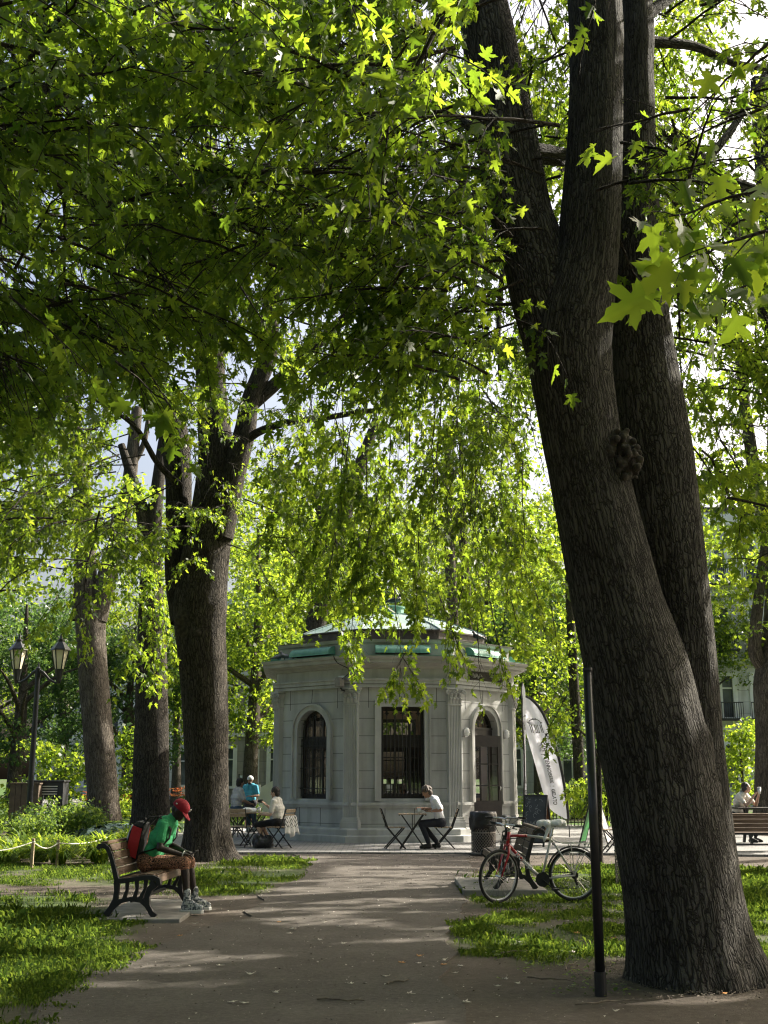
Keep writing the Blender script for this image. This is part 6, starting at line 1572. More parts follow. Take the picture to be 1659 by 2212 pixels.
# ---- unseen trees added above and behind the frame to block sun and sky light
SU = np.cross(SUNV, [0, 0, 1.]); SU /= np.linalg.norm(SU); SVv = np.cross(SU, SUNV)
def shafts(P):     # gaps cut through the added crowns along the sun direction
    u = P@SU; v = P@SVv
    g = P-SUNV[None]*(P[:, 2]/SUNV[2])[:, None]
    onpath = (np.abs(g[:, 0]+.2) < 2.6) & (g[:, 1] > 5) & (g[:, 1] < 27)
    return onpath | (fbm(u*.42+3, v*.42+9, 3) < .47) | (NR.random(len(P)) < .03)
def shade_tree(label, base, boxes, sh=True):
    t = thing('maple_tree', label, 'tree', (0, 0, 0)); w = Wood(); b = Vector(base)
    w.limb([b, b+Vector((.05, 0, 3)), b+Vector((.1, .1, 8)), b+Vector((.1, .1, 15))], [.5, .42, .36, .15], 22, .04, 5, .3, 3); w.build('trunk', M['bark2'], t)
    F = Foliage()
    for (x0, x1, y0, y1, z0, z1, n, s) in boxes:
        k = 0
        while k < n:
            x, y, z = NR.uniform(x0, x1), NR.uniform(y0, y1), NR.uniform(z0, z1)
            if y > 2 and z < 2.6+.78*y and abs(x) < .36*y+1.2: k += .2; continue
            F.blob((x, y, z), (1.5, 1.5, .7), 170, s); k += 1
    if sh == 'path':  # clumps added up the sun direction so their shade falls on the path
        for i in range(300):
            g = np.array([NR.uniform(-3.2, 3), NR.uniform(6, 27), 0]); p = g+SUNV*(NR.uniform(8.5, 15)/SUNV[2])
            if abs(p[0]) < .36*p[1]+1.2 and p[2] < 2.6+.78*p[1]: continue
            F.blob(p, (1.1, 1.1, .5), 170, .24)
    F.build(t, LM, True, twmat=M['bark2'], keepfun=shafts if sh else None); return t
shade_tree('unseen maple added behind the camera to block sky light', (-2.5, -5, 0), [(-16, 16, -14, 3.5, 7.5, 12, 820, .25)], False)
shade_tree('unseen maple added right of the path to shade it', (13.5, 15, 0), [(5, 24, 4, 24, 8, 17, 260, .24), (-8, 12, 4, 20, 12, 20, 80, .24)], 'path')
shade_tree('unseen tall maple added beyond the right edge for shade', (19, 30, 0), [(10, 34, 22, 44, 7, 20, 320, .26), (-6, 14, 18, 30, 21, 25, 45, .26)])
shade_tree('unseen maple added at the left to block sky light', (-13, 14, 0), [(-22, -6, 2, 26, 7.5, 15, 380, .25)])

# ---- other named trees
def plain_tree(label, rows, Y, bark, seed, limbs=(), fol=None, ext=None, flare=.25, cull=True, cat='tree', name='maple_tree', lod=2):
    t = thing(name, label, cat, (0, 0, 0), 0, None); w = Wood(); P, r = edges(rows, Y)
    P = [Vector((P[0].x, P[0].y, -.1))]+P; r = [r[0]*1.02]+r
    if ext: P.append(P[-1]+Vector(ext)); r.append(r[-1]*.5)
    w.limb(P, r, 26, .05, 5, flare, seed, .2)
    for pts, r0, r1 in limbs: w.limb([A(*p) for p in pts], np.linspace(r0, r1, len(pts)), 12, .05, 5, 0, seed+1)
    w.build('trunk', bark, t)
    if fol:
        F = Foliage(); fol(F); F.build(t, LM, cull, twmat=bark)
    return t
def blobs(*bl):
    def f(F):
        for (px, py, Y, rx, rz, n, s) in bl: F.blob(A(px, py, Y), (rx, rx, rz), n, s)
    return f
Ya = G(325, 1808).y
plain_tree('straight dark trunk just left of the bench maple, its fork hidden by bright leaves', [(1808, 284, 369), (1760, 288, 365), (1600, 290, 365), (1450, 294, 362), (1300, 300, 355), (1150, 312, 348)], Ya, M['bark2'], 3, [((330, 1180, Ya), (300, 1080, Ya), (270, 960, Ya)), .2, .1] and [(((325, 1180, Ya), (300, 1080, Ya), (262, 960, Ya)), .28, .1)], blobs((300, 1150, Ya-1, 2.4, 1.6, 2600, .16), (330, 1290, Ya, 1.6, .8, 700, .16)), (.2, 0, 3))
Yb = 36.0
plain_tree('pale-flecked trunk behind the flower bed dividing into two limbs', [(1790, 188, 260), (1740, 190, 258), (1600, 181, 246), (1500, 173, 236), (1400, 166, 228), (1310, 160, 226)], Yb, M['bark3'], 5,
    [(((182, 1340, Yb), (184, 1230, Yb), (180, 1100, Yb), (168, 980, Yb), (150, 850, Yb)), .40, .2), (((208, 1340, Yb), (232, 1240, Yb), (250, 1180, Yb-.1), (276, 1060, Yb-.2), (288, 960, Yb-.3), (296, 880, Yb-.3)), .34, .16), (((282, 1010, Yb-.2), (310, 960, Yb-.3), (320, 900, Yb-.4)), .12, .06)], blobs((20, 960, Yb-2, 2.6, 2.0, 1500, .15), (40, 1220, Yb, 2.8, 1.4, 1500, .17), (230, 700, Yb+1, 3.0, 1.4, 1200, .17)))
Yc = 34.0
plain_tree('broad trunk at the right edge beyond the far bench, bulging at its top', [(1800, 1622, 1700), (1780, 1628, 1692), (1600, 1633, 1690), (1480, 1628, 1690), (1420, 1640, 1700), (1300, 1652, 1706), (1150, 1655, 1702)], Yc, M['bark3'], 8, [(((1650, 1440, Yc), (1630, 1400, Yc-.2), (1640, 1280, Yc-.4), (1650, 1180, Yc-.4)), .25, .1), (((1690, 1300, Yc), (1640, 1080, Yc), (1610, 880, Yc), (1590, 700, Yc)), .25, .12)], blobs((1620, 950, Yc-2, 3.4, 2.6, 3600, .17), (1570, 1200, Yc-1, 2.4, 1.4, 2200, .16), (1540, 1120, Yc+6, 3.0, 2.2, 2600, .17), (1620, 1340, Yc, 2.2, .8, 900, .16), (1700, 700, Yc, 4, 3, 3000, .18)), (.2, 0, 4))
Yd = 40.0
plain_tree('dark trunk leaning right behind the left side of the kiosk dome', [(1500, 645, 705), (1400, 650, 704), (1340, 662, 706), (1260, 680, 722), (1180, 706, 745), (1080, 735, 770)], Yd, M['bark2'], 2, [(((725, 1200, Yd), (690, 1100, Yd), (640, 1000, Yd)), .28, .1)], blobs((720, 1080, Yd, 4.5, 3, 4200, .18), (600, 1120, Yd+1, 3.2, 2.2, 2200, .17), (900, 1100, Yd, 4, 3, 3600, .18)), (1, 0, 3))
Ye = 44.0
plain_tree('grey trunk rising just right of the kiosk dome cap', [(1450, 965, 990), (1330, 966, 990), (1280, 964, 988), (1150, 958, 982)], Ye, M['bark3'], 4, [], blobs((980, 1180, Ye, 4.6, 3.0, 4200, .19), (1080, 1000, Ye, 4.6, 3, 3600, .19)), (0, 0, 4))
plain_tree('slimmer grey trunk beside the one right of the dome cap', [(1450, 1000, 1022), (1330, 999, 1020), (1280, 998, 1018), (1150, 990, 1008)], Ye+2, M['bark3'], 6, [], blobs((1100, 1260, Ye+2, 4.2, 2.6, 3600, .19), (1180, 1120, Ye+2, 3.6, 2.6, 2600, .19)), (0, 0, 4))
Yf = 45.0
plain_tree('dark trunk between the flag and the black pole, dense green crown', [(1760, 1236, 1262), (1650, 1238, 1262), (1500, 1230, 1252), (1300, 1222, 1240)], Yf, M['bark2'], 9, [], blobs((1200, 1480, Yf, 2.6, 2.2, 3600, .17), (1250, 1380, Yf+1, 3.0, 2.4, 3000, .18)), (0, 0, 5))
# young tree behind the bicycle
Yg = 22.8
plain_tree('young slim maple with dark leaves behind the black pole', [(1857, 1287, 1303), (1760, 1288, 1301), (1640, 1289, 1299), (1520, 1290, 1296)], Yg, M['bark2'], 3, [(((1294, 1640, Yg), (1266, 1590, Yg-.2), (1236, 1570, Yg-.4)), .03, .012), (((1294, 1600, Yg), (1310, 1540, Yg), (1320, 1480, Yg)), .03, .012)], lambda F: [spray(F, (1292, 1640+dy, Yg), (1292+dx, 1640+dy+ey, Yg+ez), 1, .14, 8, 9, tl=(.2, .4)) for dx, dy, ey, ez in ((-75, -20, -10, -.3), (-110, -30, -30, .2), (-60, 20, 40, .1), (-70, -70, -20, .3), (-40, 60, 60, -.2), (60, -10, 20, .2), (50, -70, -30, -.3), (50, 60, 30, .3), (10, -110, -70, 0), (30, 20, 60, -.5), (-30, 40, 60, -.4))], flare=.0)

# ---- background trees: three crown kinds, copied
def bg_kind(seed, h, rx, rz, n, s, dark=False):
    t = thing('park_tree', '', 'tree', (0, 0, 0), 0, 'leafy trees closing the park behind the kiosk'); w = Wood()
    w.limb([(0, 0, -.2), (0, 0, 2), (.1, 0, 5), (.2, .1, h*.6), (.1, .1, h)], [.42, .33, .28, .2, .06], 16, .05, 4, .2, seed)
    rr = random.Random(seed)
    for i in range(6):
        a = rr.uniform(0, 6.28); z = rr.uniform(.3, .6)*h; w.limb([(0.1, 0, z), (math.cos(a)*rx*.4, math.sin(a)*rx*.4, z+1.2), (math.cos(a)*rx*.8, math.sin(a)*rx*.8, z+1.8)], [.14, .09, .03], 8, .05, 3, 0, i)
    w.build('trunk', M['bark3'], t)
    F = Foliage()
    for i in range(16):
        a = rr.uniform(0, 6.28); q = rr.uniform(.2, .85); z = rr.uniform(.20, 1.0)
        F.blob((math.cos(a)*rx*q*(1.15-z*.5), math.sin(a)*rx*q*(1.15-z*.5), h*.16+z*h*.84), (rx*.42, rx*.42, rz), n//16, s)
    F.build(t, {2: M['leafdark'] if dark else M['leaf2']}, False); return t
kinds = [bg_kind(1, 13, 4.6, 1.6, 15000, .20), bg_kind(2, 10, 3.8, 1.3, 12000, .19, True), bg_kind(3, 15, 5.2, 1.9, 16000, .22)]
spots = [  # px, Y, kind, rot, scale, label
 (540, 47, 0, .3, .9, 'sunlit yellow-green tree between the bench maple and the kiosk'), (610, 58, 2, 1.2, .85, 'tall bright tree behind the left corner of the kiosk'),
 (780, 54, 0, 2.0, 1.0, 'leafy tree straight behind the left half of the dome'), (900, 60, 2, .6, 1.0, 'tall leafy tree straight behind the dome cap'),
 (1060, 56, 0, 4.2, 1.0, 'leafy tree behind the right half of the dome'), (1170, 52, 1, 3.1, .95, 'dark green tree behind the two feather flags'),
 (1290, 58, 2, 5.0, .9, 'bright tree seen left of the leaning double trunk above the black pole'), (30, 44, 1, .9, .8, 'dark tree behind the lamp post at the left edge'),
 (130, 50, 1, 2.2, .85, 'dark tree standing between lamp post and pale-flecked trunk'), (-60, 54, 0, 1.4, .8, 'yellow-green tree cut by the left edge behind the lanterns'),
 (275, 46, 1, 4.0, .75, 'dark tree seen in the gap between the two left trunks'), (380, 62, 2, 3.3, .74, 'tall pale tree above the fork of the bench maple'),
 (1530, 62, 2, 2.6, .72, 'airy tree in front of the stone building at the right'), (1640, 70, 0, .2, .7, 'light green tree near the right edge above the bench person'),
 (1440, 66, 0, 3.9, 1.0, 'tree hidden mostly behind the leaning double trunk'), (200, 66, 2, 5.5, .74, 'tall tree far behind the flower bed'), (700, 72, 2, 4.6, 1.15, 'tallest far tree left of the dome'), (1120, 74, 2, .1, 1.15, 'tallest far tree right of the dome')]
used = set()
for px, Y, k, rz, s, lb in spots:
    v = A(px, 1700, Y); o = kinds[k] if k not in used else dup(kinds[k], (0, 0, 0), 0); used.add(k)
    o.location = (v.x, Y, 0); o.rotation_euler = (0, 0, rz); o.scale = (s, s, s); o['label'] = lb
# young bright sapling in front of the stone building
def sapling(label, px, py0, py1, Y, rx, n, seed):
    t = thing('young_tree', label, 'tree', (0, 0, 0)); w = Wood(); a = A(px, py1, Y)
    b = A(px, py0, Y); w.limb([(a.x, Y, 0), (a.x+.05, Y, b.z*.5), (a.x, Y, b.z*.95)], [.06, .045, .015], 10, .05, 4, 0, seed); w.build('trunk', M['bark2'], t)
    F = Foliage(); hgt = b.z
    for i in range(5): F.blob((a.x+NR.uniform(-.4, .4)*rx, Y+NR.uniform(-.4, .4)*rx, hgt*(.3+.15*i)), (rx*(.9-.12*i), rx*.7, hgt*.13), n//5, .16)
    F.build(t, LM, False)
sapling('bright young tree before the stone building at the right', 1608, 1560, 1790, 40, 1.5, 2600, 1)
sapling('bright shrub-like young tree behind the green sandwich board', 1310, 1640, 1790, 38, 1.3, 2000, 2)
sapling('bluish-green young tree left of the pale-flecked trunk', 130, 1600, 1790, 39, 1.7, 2200, 3)
sapling('pale young tree with thin stems between the two left trunks', 280, 1560, 1790, 40, .9, 1100, 4)
# ------------------------------------------------------------------ flower bed plants
bed = thing
def plant_lily(label, group, n=46, L_=.55, mat=None, seed=0, w=.018):
    t = thing('lily_plant', label, 'plant', (0, 0, 0), 0, group); rr = random.Random(seed); vs = []; fs = []; tn = []
    for i in range(n):
        a = rr.uniform(0, 6.28); l = L_*rr.uniform(.6, 1.15); lean = rr.uniform(.35, 1.5); b = Vector((rr.uniform(-.08, .08), rr.uniform(-.08, .08), 0)); sd = Vector((-math.sin(a), math.cos(a), 0)); o = len(vs)
        for k in range(5):
            u = k/4; r = lean*l*(u**1.5)*.9; z = l*(u*1.15-(u**2.6)*(.35+.55*lean)); ww = w*(1-u**3)*(.6+.6*math.sin(math.pi*min(1, u+.2)))
            p = b+Vector((math.cos(a)*r, math.sin(a)*r, max(.01, z))); vs += [p-sd*ww, p+sd*ww]
        for k in range(4): fs.append((o+2*k, o+2*k+1, o+2*k+3, o+2*k+2)); tn.append(rr.random())
    mb = MB(); mb.add(vs, fs); ob = mb.build('foliage', mat or M['lily'], t, recalc=False)
    at = ob.data.attributes.new('tint', 'FLOAT', 'FACE'); at.data.foreach_set('value', tn); return t
def plant_hosta(label, group, seed=0, n=26, s=.30, mat=None):
    t = thing('hosta_plant', label, 'plant', (0, 0, 0), 0, group); rr = random.Random(seed); vs = []; fs = []; tn = []
    for i in range(n):
        a = rr.uniform(0, 6.28); q = rr.random(); el = R(75-60*q); st = .16+.30*q
        d = Vector((math.cos(a)*math.cos(el), math.sin(a)*math.cos(el), math.sin(el))); b = d*st+Vector((0, 0, .05)); f = Vector((math.cos(a), math.sin(a), .5-1.5*q*rr.uniform(.5, 1.2))).normalized(); sd = Vector((-math.sin(a), math.cos(a), 0)); nn = sd.cross(f)*-1; l = s*rr.uniform(.75, 1.1); o = len(vs)
        prof = [(0, .05), (.15, .36), (.4, .44), (.7, .30), (.9, .12), (1, .0)]
        for u, ww in prof:
            c = b+f*(u*l)-Vector((0, 0, 1))*(u*u*l*.3); cup_ = .12*l
            vs += [c-sd*(ww*l)+Vector((0, 0, cup_*ww*2)), c, c+sd*(ww*l)+Vector((0, 0, cup_*ww*2))]
        for k in range(5):
            for j in (0, 1): p = o+3*k+j; fs.append((p, p+1, p+4, p+3)); tn.append(rr.random())
    mb = MB(); mb.add(vs, fs); ob = mb.build('foliage', mat or M['hosta'], t, smooth=True, recalc=False); at = ob.data.attributes.new('tint', 'FLOAT', 'FACE'); at.data.foreach_set('value', tn); return t
def plant_bush(label, group, seed=0, h=.9, r=.55, n=900, size=.085, mat=None, flower=None, name='leafy_shrub'):
    t = thing(name, label, 'shrub', (0, 0, 0), 0, group); rr = random.Random(seed); w = Wood()
    for i in range(7):
        a = rr.uniform(0, 6.28); w.limb([(0, 0, 0), (.3*r*math.cos(a), .3*r*math.sin(a), h*.5), (.7*r*math.cos(a), .7*r*math.sin(a), h*.9)], [.012, .009, .004], 5)
    w.build('stems', M['bark2'], t); F = Foliage()
    for i in range(6): a = rr.uniform(0, 6.28); F.blob((r*.5*math.cos(a), r*.5*math.sin(a), h*rr.uniform(.3, .8)), (r*.6, r*.6, h*.28), n//6, size)
    F.build(t, {2: mat or M['bedleaf']}, False, name='foliage')
    if flower:
        vs = []; fs = []; mb = MB()
        for i in range(60):
            a = rr.uniform(0, 6.28); q = math.sqrt(rr.random())*r*.8; c = Vector((q*math.cos(a), q*math.sin(a), h*rr.uniform(.85, 1.12)))
            for k in range(5): b = k*1.257+a; mb.add([c, c+Vector((.045*math.cos(b-.4), .045*math.sin(b-.4), .03)), c+Vector((.075*math.cos(b), .075*math.sin(b), .02)), c+Vector((.045*math.cos(b+.4), .045*math.sin(b+.4), .03))], [(0, 1, 2, 3)])
        ob = mb.build('blossom', flower, t, recalc=False); ob.data.attributes.new('tint', 'FLOAT', 'FACE').data.foreach_set('value', [rr.random() for _ in range(300)])
    return t
def place(proto, pts, zs=(.8, 1.2), labels=None):
    for i, p in enumerate(pts):
        o = proto if i == 0 else dup(proto, (0, 0, 0), 0); s = random.uniform(*zs)
        o.location = (p.x, p.y, 0); o.rotation_euler = (0, 0, random.uniform(0, 6.28)); o.scale = (s, s, s)
def band(n, xr, yr, z=.0):
    out = []
    for _ in range(n): out.append(G(random.uniform(*xr), random.uniform(*yr)))
    return out
place(plant_lily('arching yellow-green lily clump along the rope fence', 'lily clumps in the flower bed', 90, .62, None, 3, .020), band(52, (-160, 290), (1832, 1868))+band(8, (235, 330), (1818, 1835)), (.8, 1.25))
place(plant_hosta('blue-grey broad-leaved hosta in the middle of the flower bed', 'blue-grey hostas', 5, 20, .32), band(12, (200, 300), (1806, 1822))+[G(265, 1826), G(225, 1824), G(190, 1815)], (.9, 1.3))
place(plant_hosta('green broad-leaved hosta towards the back of the flower bed', 'green hostas', 8, 28, .26, M['bedleaf']), band(24, (150, 372), (1782, 1804)), (.9, 1.3))
place(plant_bush('dark leafy shrub in the left part of the flower bed', 'leafy shrubs of the bed', 2, .95, .7, 1300, .10), band(16, (-200, 190), (1790, 1832)), (.8, 1.2))
place(plant_bush('bright leafy shrub at the back of the flower bed', 'bright shrubs of the bed', 6, .8, .75, 1300, .10, M['lily'], None), band(16, (-100, 330), (1770, 1790)), (.8, 1.2))
place(plant_bush('orange flowering plant at the back of the bed', 'orange flowering plants', 7, .95, .45, 500, .08, None, M['orange'], 'flowering_plant'), [A(277, 1765, 40), A(385, 1765, 38), A(200, 1775, 37)], (.9, 1.2))
for o_ in bpy.data.objects:
    pass
place(plant_bush('white flowering plant before the black cabinet', 'white flowering plants', 9, 1.0, .3, 300, .07, None, M['whitepetal'], 'flowering_plant'), [A(100, 1790, 31.8), A(165, 1790, 33)], (.8, 1.0))
place(plant_bush('low bright shrub on the lawn behind the flags', 'low shrubs behind the flags', 11, .95, .9, 1100, .11, M['lily']), [A(x, 1775, y) for x, y in ((1165, 44), (1215, 46), (1265, 44), (1330, 46), (1380, 44), (1190, 50), (1300, 50))], (.8, 1.2))
place(plant_bush('low green shrub on the lawn left of the kiosk', 'low shrubs left of the kiosk', 13, .7, .8, 900, .11), [A(x, 1775, y) for x, y in ((505, 42), (545, 45), (520, 40))], (.7, 1.0))

# ------------------------------------------------------------------ grass, litter
def grass():
    V, Fc, T = [], [], []; n0 = 0
    def add(P, cnt, h):
        nonlocal n0
        P_arr = np.array(P); x0, y0 = P_arr.min(0); x1, y1 = P_arr.max(0); x0 = max(x0, -16); x1 = min(x1, 14); y1 = min(y1, 34); y0 = max(y0, 7.0)
        x = NR.uniform(x0, x1, cnt); y = NR.uniform(y0, y1, cnt); jit = (fbm(x*2.2, y*2.2, 3)-.5)*1.1
        k = inpoly(x+jit*.8+NR.normal(0, .09, cnt), y+jit*1.3+NR.normal(0, .16, cnt), P) & (fbm(x*1.3+4, y*1.3, 3)+NR.normal(0, .09, cnt)+.35*(fbm(x*4+9, y*4, 2)-.5) > .49) & (np.abs(x) < y*.40+1.5); x, y = x[k], y[k]; n = len(x)
        a = NR.uniform(0, 6.28, n); hh = h*NR.uniform(.4, 1.25, n)*(.55+.9*fbm(x*.8, y*.8, 2)); w = .0012+.00010*y; hh = np.where(NR.random(n) < .05, hh*2.2, hh); lean = hh*NR.uniform(.1, .75, n); dx, dy = np.cos(a), np.sin(a)
        b = np.stack([x, y, np.full(n, -.012)], 1); sd = np.stack([-dy, dx, np.zeros(n)], 1)*w[:, None]
        m = b+np.stack([dx*lean*.35, dy*lean*.35, hh*.62+.012], 1); t = b+np.stack([dx*lean, dy*lean, hh*(1-.25*lean/hh)], 1)
        V.append(np.stack([b-sd, b+sd, m+sd*.8, t, m-sd*.8], 1).reshape(-1, 3)); Fc.append(np.arange(n*5).reshape(n, 5)+n0); n0 += n*5; T.append(np.clip(NR.normal(.5, .22, n), 0, 1))
    for nm_, c, h in (('front_left', 300000, .042), ('bench_left', 200000, .045), ('behind_bench', 300000, .042), ('front_right', 250000, .04), ('behind_bike', 190000, .045), ('right', 200000, .045)): add(GRASS[nm_], c, h)
    far = [(-30, 40), (30, 40), (30, 60), (-30, 60)]
    me = quick_mesh('grass', np.concatenate(V), np.concatenate(Fc)); me.attributes.new('tint', 'FLOAT', 'FACE').data.foreach_set('value', np.concatenate(T).astype(np.float32))
    tag(link('grass', me, M['grass']), 'patchy green grass on both sides of the path', 'grass', kind='stuff')
    # broad clover-like weeds among the grass and along the dirt
    P, A_, N_, S_, T_ = [], [], [], [], []
    for nm_, c in (('front_left', 60), ('bench_left', 900), ('behind_bench', 60), ('front_right', 120), ('behind_bike', 60)):
        Q = np.array(GRASS[nm_]); x0, y0 = Q.min(0); x1, y1 = Q.max(0); x0 = max(x0, -9); x1 = min(x1, 9); y0 = max(y0, 7)
        x = NR.uniform(x0, x1, c); y = NR.uniform(y0, y1, c); k = inpoly(x, y, GRASS[nm_]); x, y = x[k], y[k]; n = len(x)
        P.append(np.stack([x, y, NR.uniform(.0, .05, n)], 1)); 
    x = NR.uniform(.9, 2.0, 700); y = NR.uniform(9.2, 12.5, 700); k = fbm(x*3, y*3) > .5; P.append(np.stack([x[k], y[k], NR.uniform(0, .03, k.sum())], 1))
    P = np.concatenate(P); n = len(P); me = leaf_mesh('weeds', 2, P, np.concatenate([NR.normal(size=(n, 2)), NR.uniform(-.1, .5, (n, 1))], 1), np.array([0, 0, 1.])[None]+(NR.random((n, 3))-.5)*.7, NR.uniform(.02, .055, n), NR.random(n))
    tag(link('weeds', me, M['bedleaf']), 'low broad-leaved weeds among the grass', 'weeds', kind='stuff')
    # crumbs, pebbles and bits of leaf all over the path
    n = 6400; x = NR.uniform(-4, 4.5, n); y = NR.uniform(6.5, 25, n); a_ = NR.uniform(0, 6.28, 1200); r_ = .55+np.abs(NR.normal(0, .35, 1200)); x[:1200] = b0.x+np.cos(a_)*r_; y[:1200] = b0.y+.25+np.sin(a_)*r_; mb_n = TPL[2]
    me = leaf_mesh('leaf_litter', 2, np.stack([x, y, np.full(n, .012)], 1), np.concatenate([NR.normal(size=(n, 2)), NR.uniform(-.1, .1, (n, 1))], 1), np.array([0, 0, 1.])[None]+(NR.random((n, 3))-.5)*.5, NR.uniform(.006, .024, n)*(1+y/40), NR.random(n))
    tag(link('leaf_litter', me, M['twig']), 'crumbs of leaf and bark scattered over the path and dirt', 'leaf litter', kind='stuff')
    n = 2600; x = NR.uniform(-4, 4.5, n); y = NR.uniform(6.5, 25, n)
    me = leaf_mesh('pale_grit', 2, np.stack([x, y, np.full(n, .014)], 1), np.concatenate([NR.normal(size=(n, 2)), NR.uniform(-.1, .1, (n, 1))], 1), np.array([0, 0, 1.])[None]+(NR.random((n, 3))-.5)*.5, NR.uniform(.005, .018, n)*(1+y/30), NR.random(n))
    tag(link('pale_grit', me, M['dryleaf']), 'pale specks of grit and dry leaf on the path', 'grit', kind='stuff')
grass()
def fallen(label, mat, pts, size, group, seed):
    rr = random.Random(seed)
    for i, (px, py) in enumerate(pts):
        v = G(px, py); me = leaf_mesh('fallen_leaf', 0, np.array([[0, 0, .0]]), np.array([[0, 1., 0.0]]), np.array([[0, 0, 1.]]), np.array([size*rr.uniform(.8, 1.2)]), np.array([.5]))
        c = np.zeros(len(me.vertices)*3, np.float32); me.vertices.foreach_get('co', c); c = c.reshape(-1, 3); c[:, 2] = .012+np.abs(c[:, 0])*rr.uniform(.15, .5)+.1*c[:, 1]**2/size*rr.uniform(.2, 1); me.vertices.foreach_set('co', c.ravel())
        o = link('fallen_leaf', me, mat); o.location = (v.x, v.y, .004); o.rotation_euler = (0, 0, rr.uniform(0, 6.28)); md = o.modifiers.new('s', 'SOLIDIFY'); md.thickness = .002
        tag(o, label, 'leaf', group)
DW = [(500, 1910), (470, 2090), (835, 2112), (760, 2130), (880, 2152), (498, 2168), (530, 2170), (740, 2043), (1120, 2040), (630, 2020), (640, 2010), (765, 2000), (690, 2035), (1240, 2062), (955, 2078), (980, 2105), (1075, 2135), (1095, 2120), (1120, 2130), (1000, 2090), (540, 2110), (905, 2085), (735, 2005), (1330, 2190), (420, 1998), (590, 2148), (1000, 2170), (700, 1995)]
fallen('small pale curled dry leaf lying on the path or the dirt', M['dryleaf'], DW, .06, 'pale dry leaves on the ground', 3)
fallen('small orange-brown fallen leaf on the ground', M['orangeleaf'], [(905, 2070), (1325, 2030), (1250, 2020), (1560, 2150), (600, 1995), (872, 2084), (955, 2088), (385, 2025)], .06, 'orange fallen leaves on the ground', 5)
fallen('pinkish crumpled leaf lying between the black pole and the leaning maple', pm('pink_leaf', (.50, .36, .33), (.6, .46, .42), 20, .8), [(1352, 2075)], .13, None, 8)
def stick(px, py, L_, ang, label):
    v = G(px, py); mb = MB(); rr = random.Random(int(px)); mb.tube([(L_*(i/6-.5), .02*math.sin(i*1.3+px), .012+.006*(i % 2)) for i in range(7)], [.008, .008, .007, .007, .006, .005, .003], 6)
    o = mb.build('fallen_twig', M['twig']); o.location = (v.x, v.y, .004); o.rotation_euler = (0, 0, ang); tag(o, label, 'twig', 'fallen twigs')
stick(1310, 2170, .5, .3, 'long bare twig on the dirt in front of the black pole'); stick(1110, 2060, .32, .5, 'pale twig at the right edge of the path'); stick(735, 2165, .35, -.2, 'thin twig on the near path'); stick(1010, 1990, .3, .1, 'twig at the front of the right grass patch'); stick(860, 2125, .25, .7, 'short twig near the middle of the path'); stick(1190, 2120, .4, -.5, 'twig on the dirt left of the black pole'); stick(1230, 2090, .45, 1.2, 'crooked twig beside the black pole')

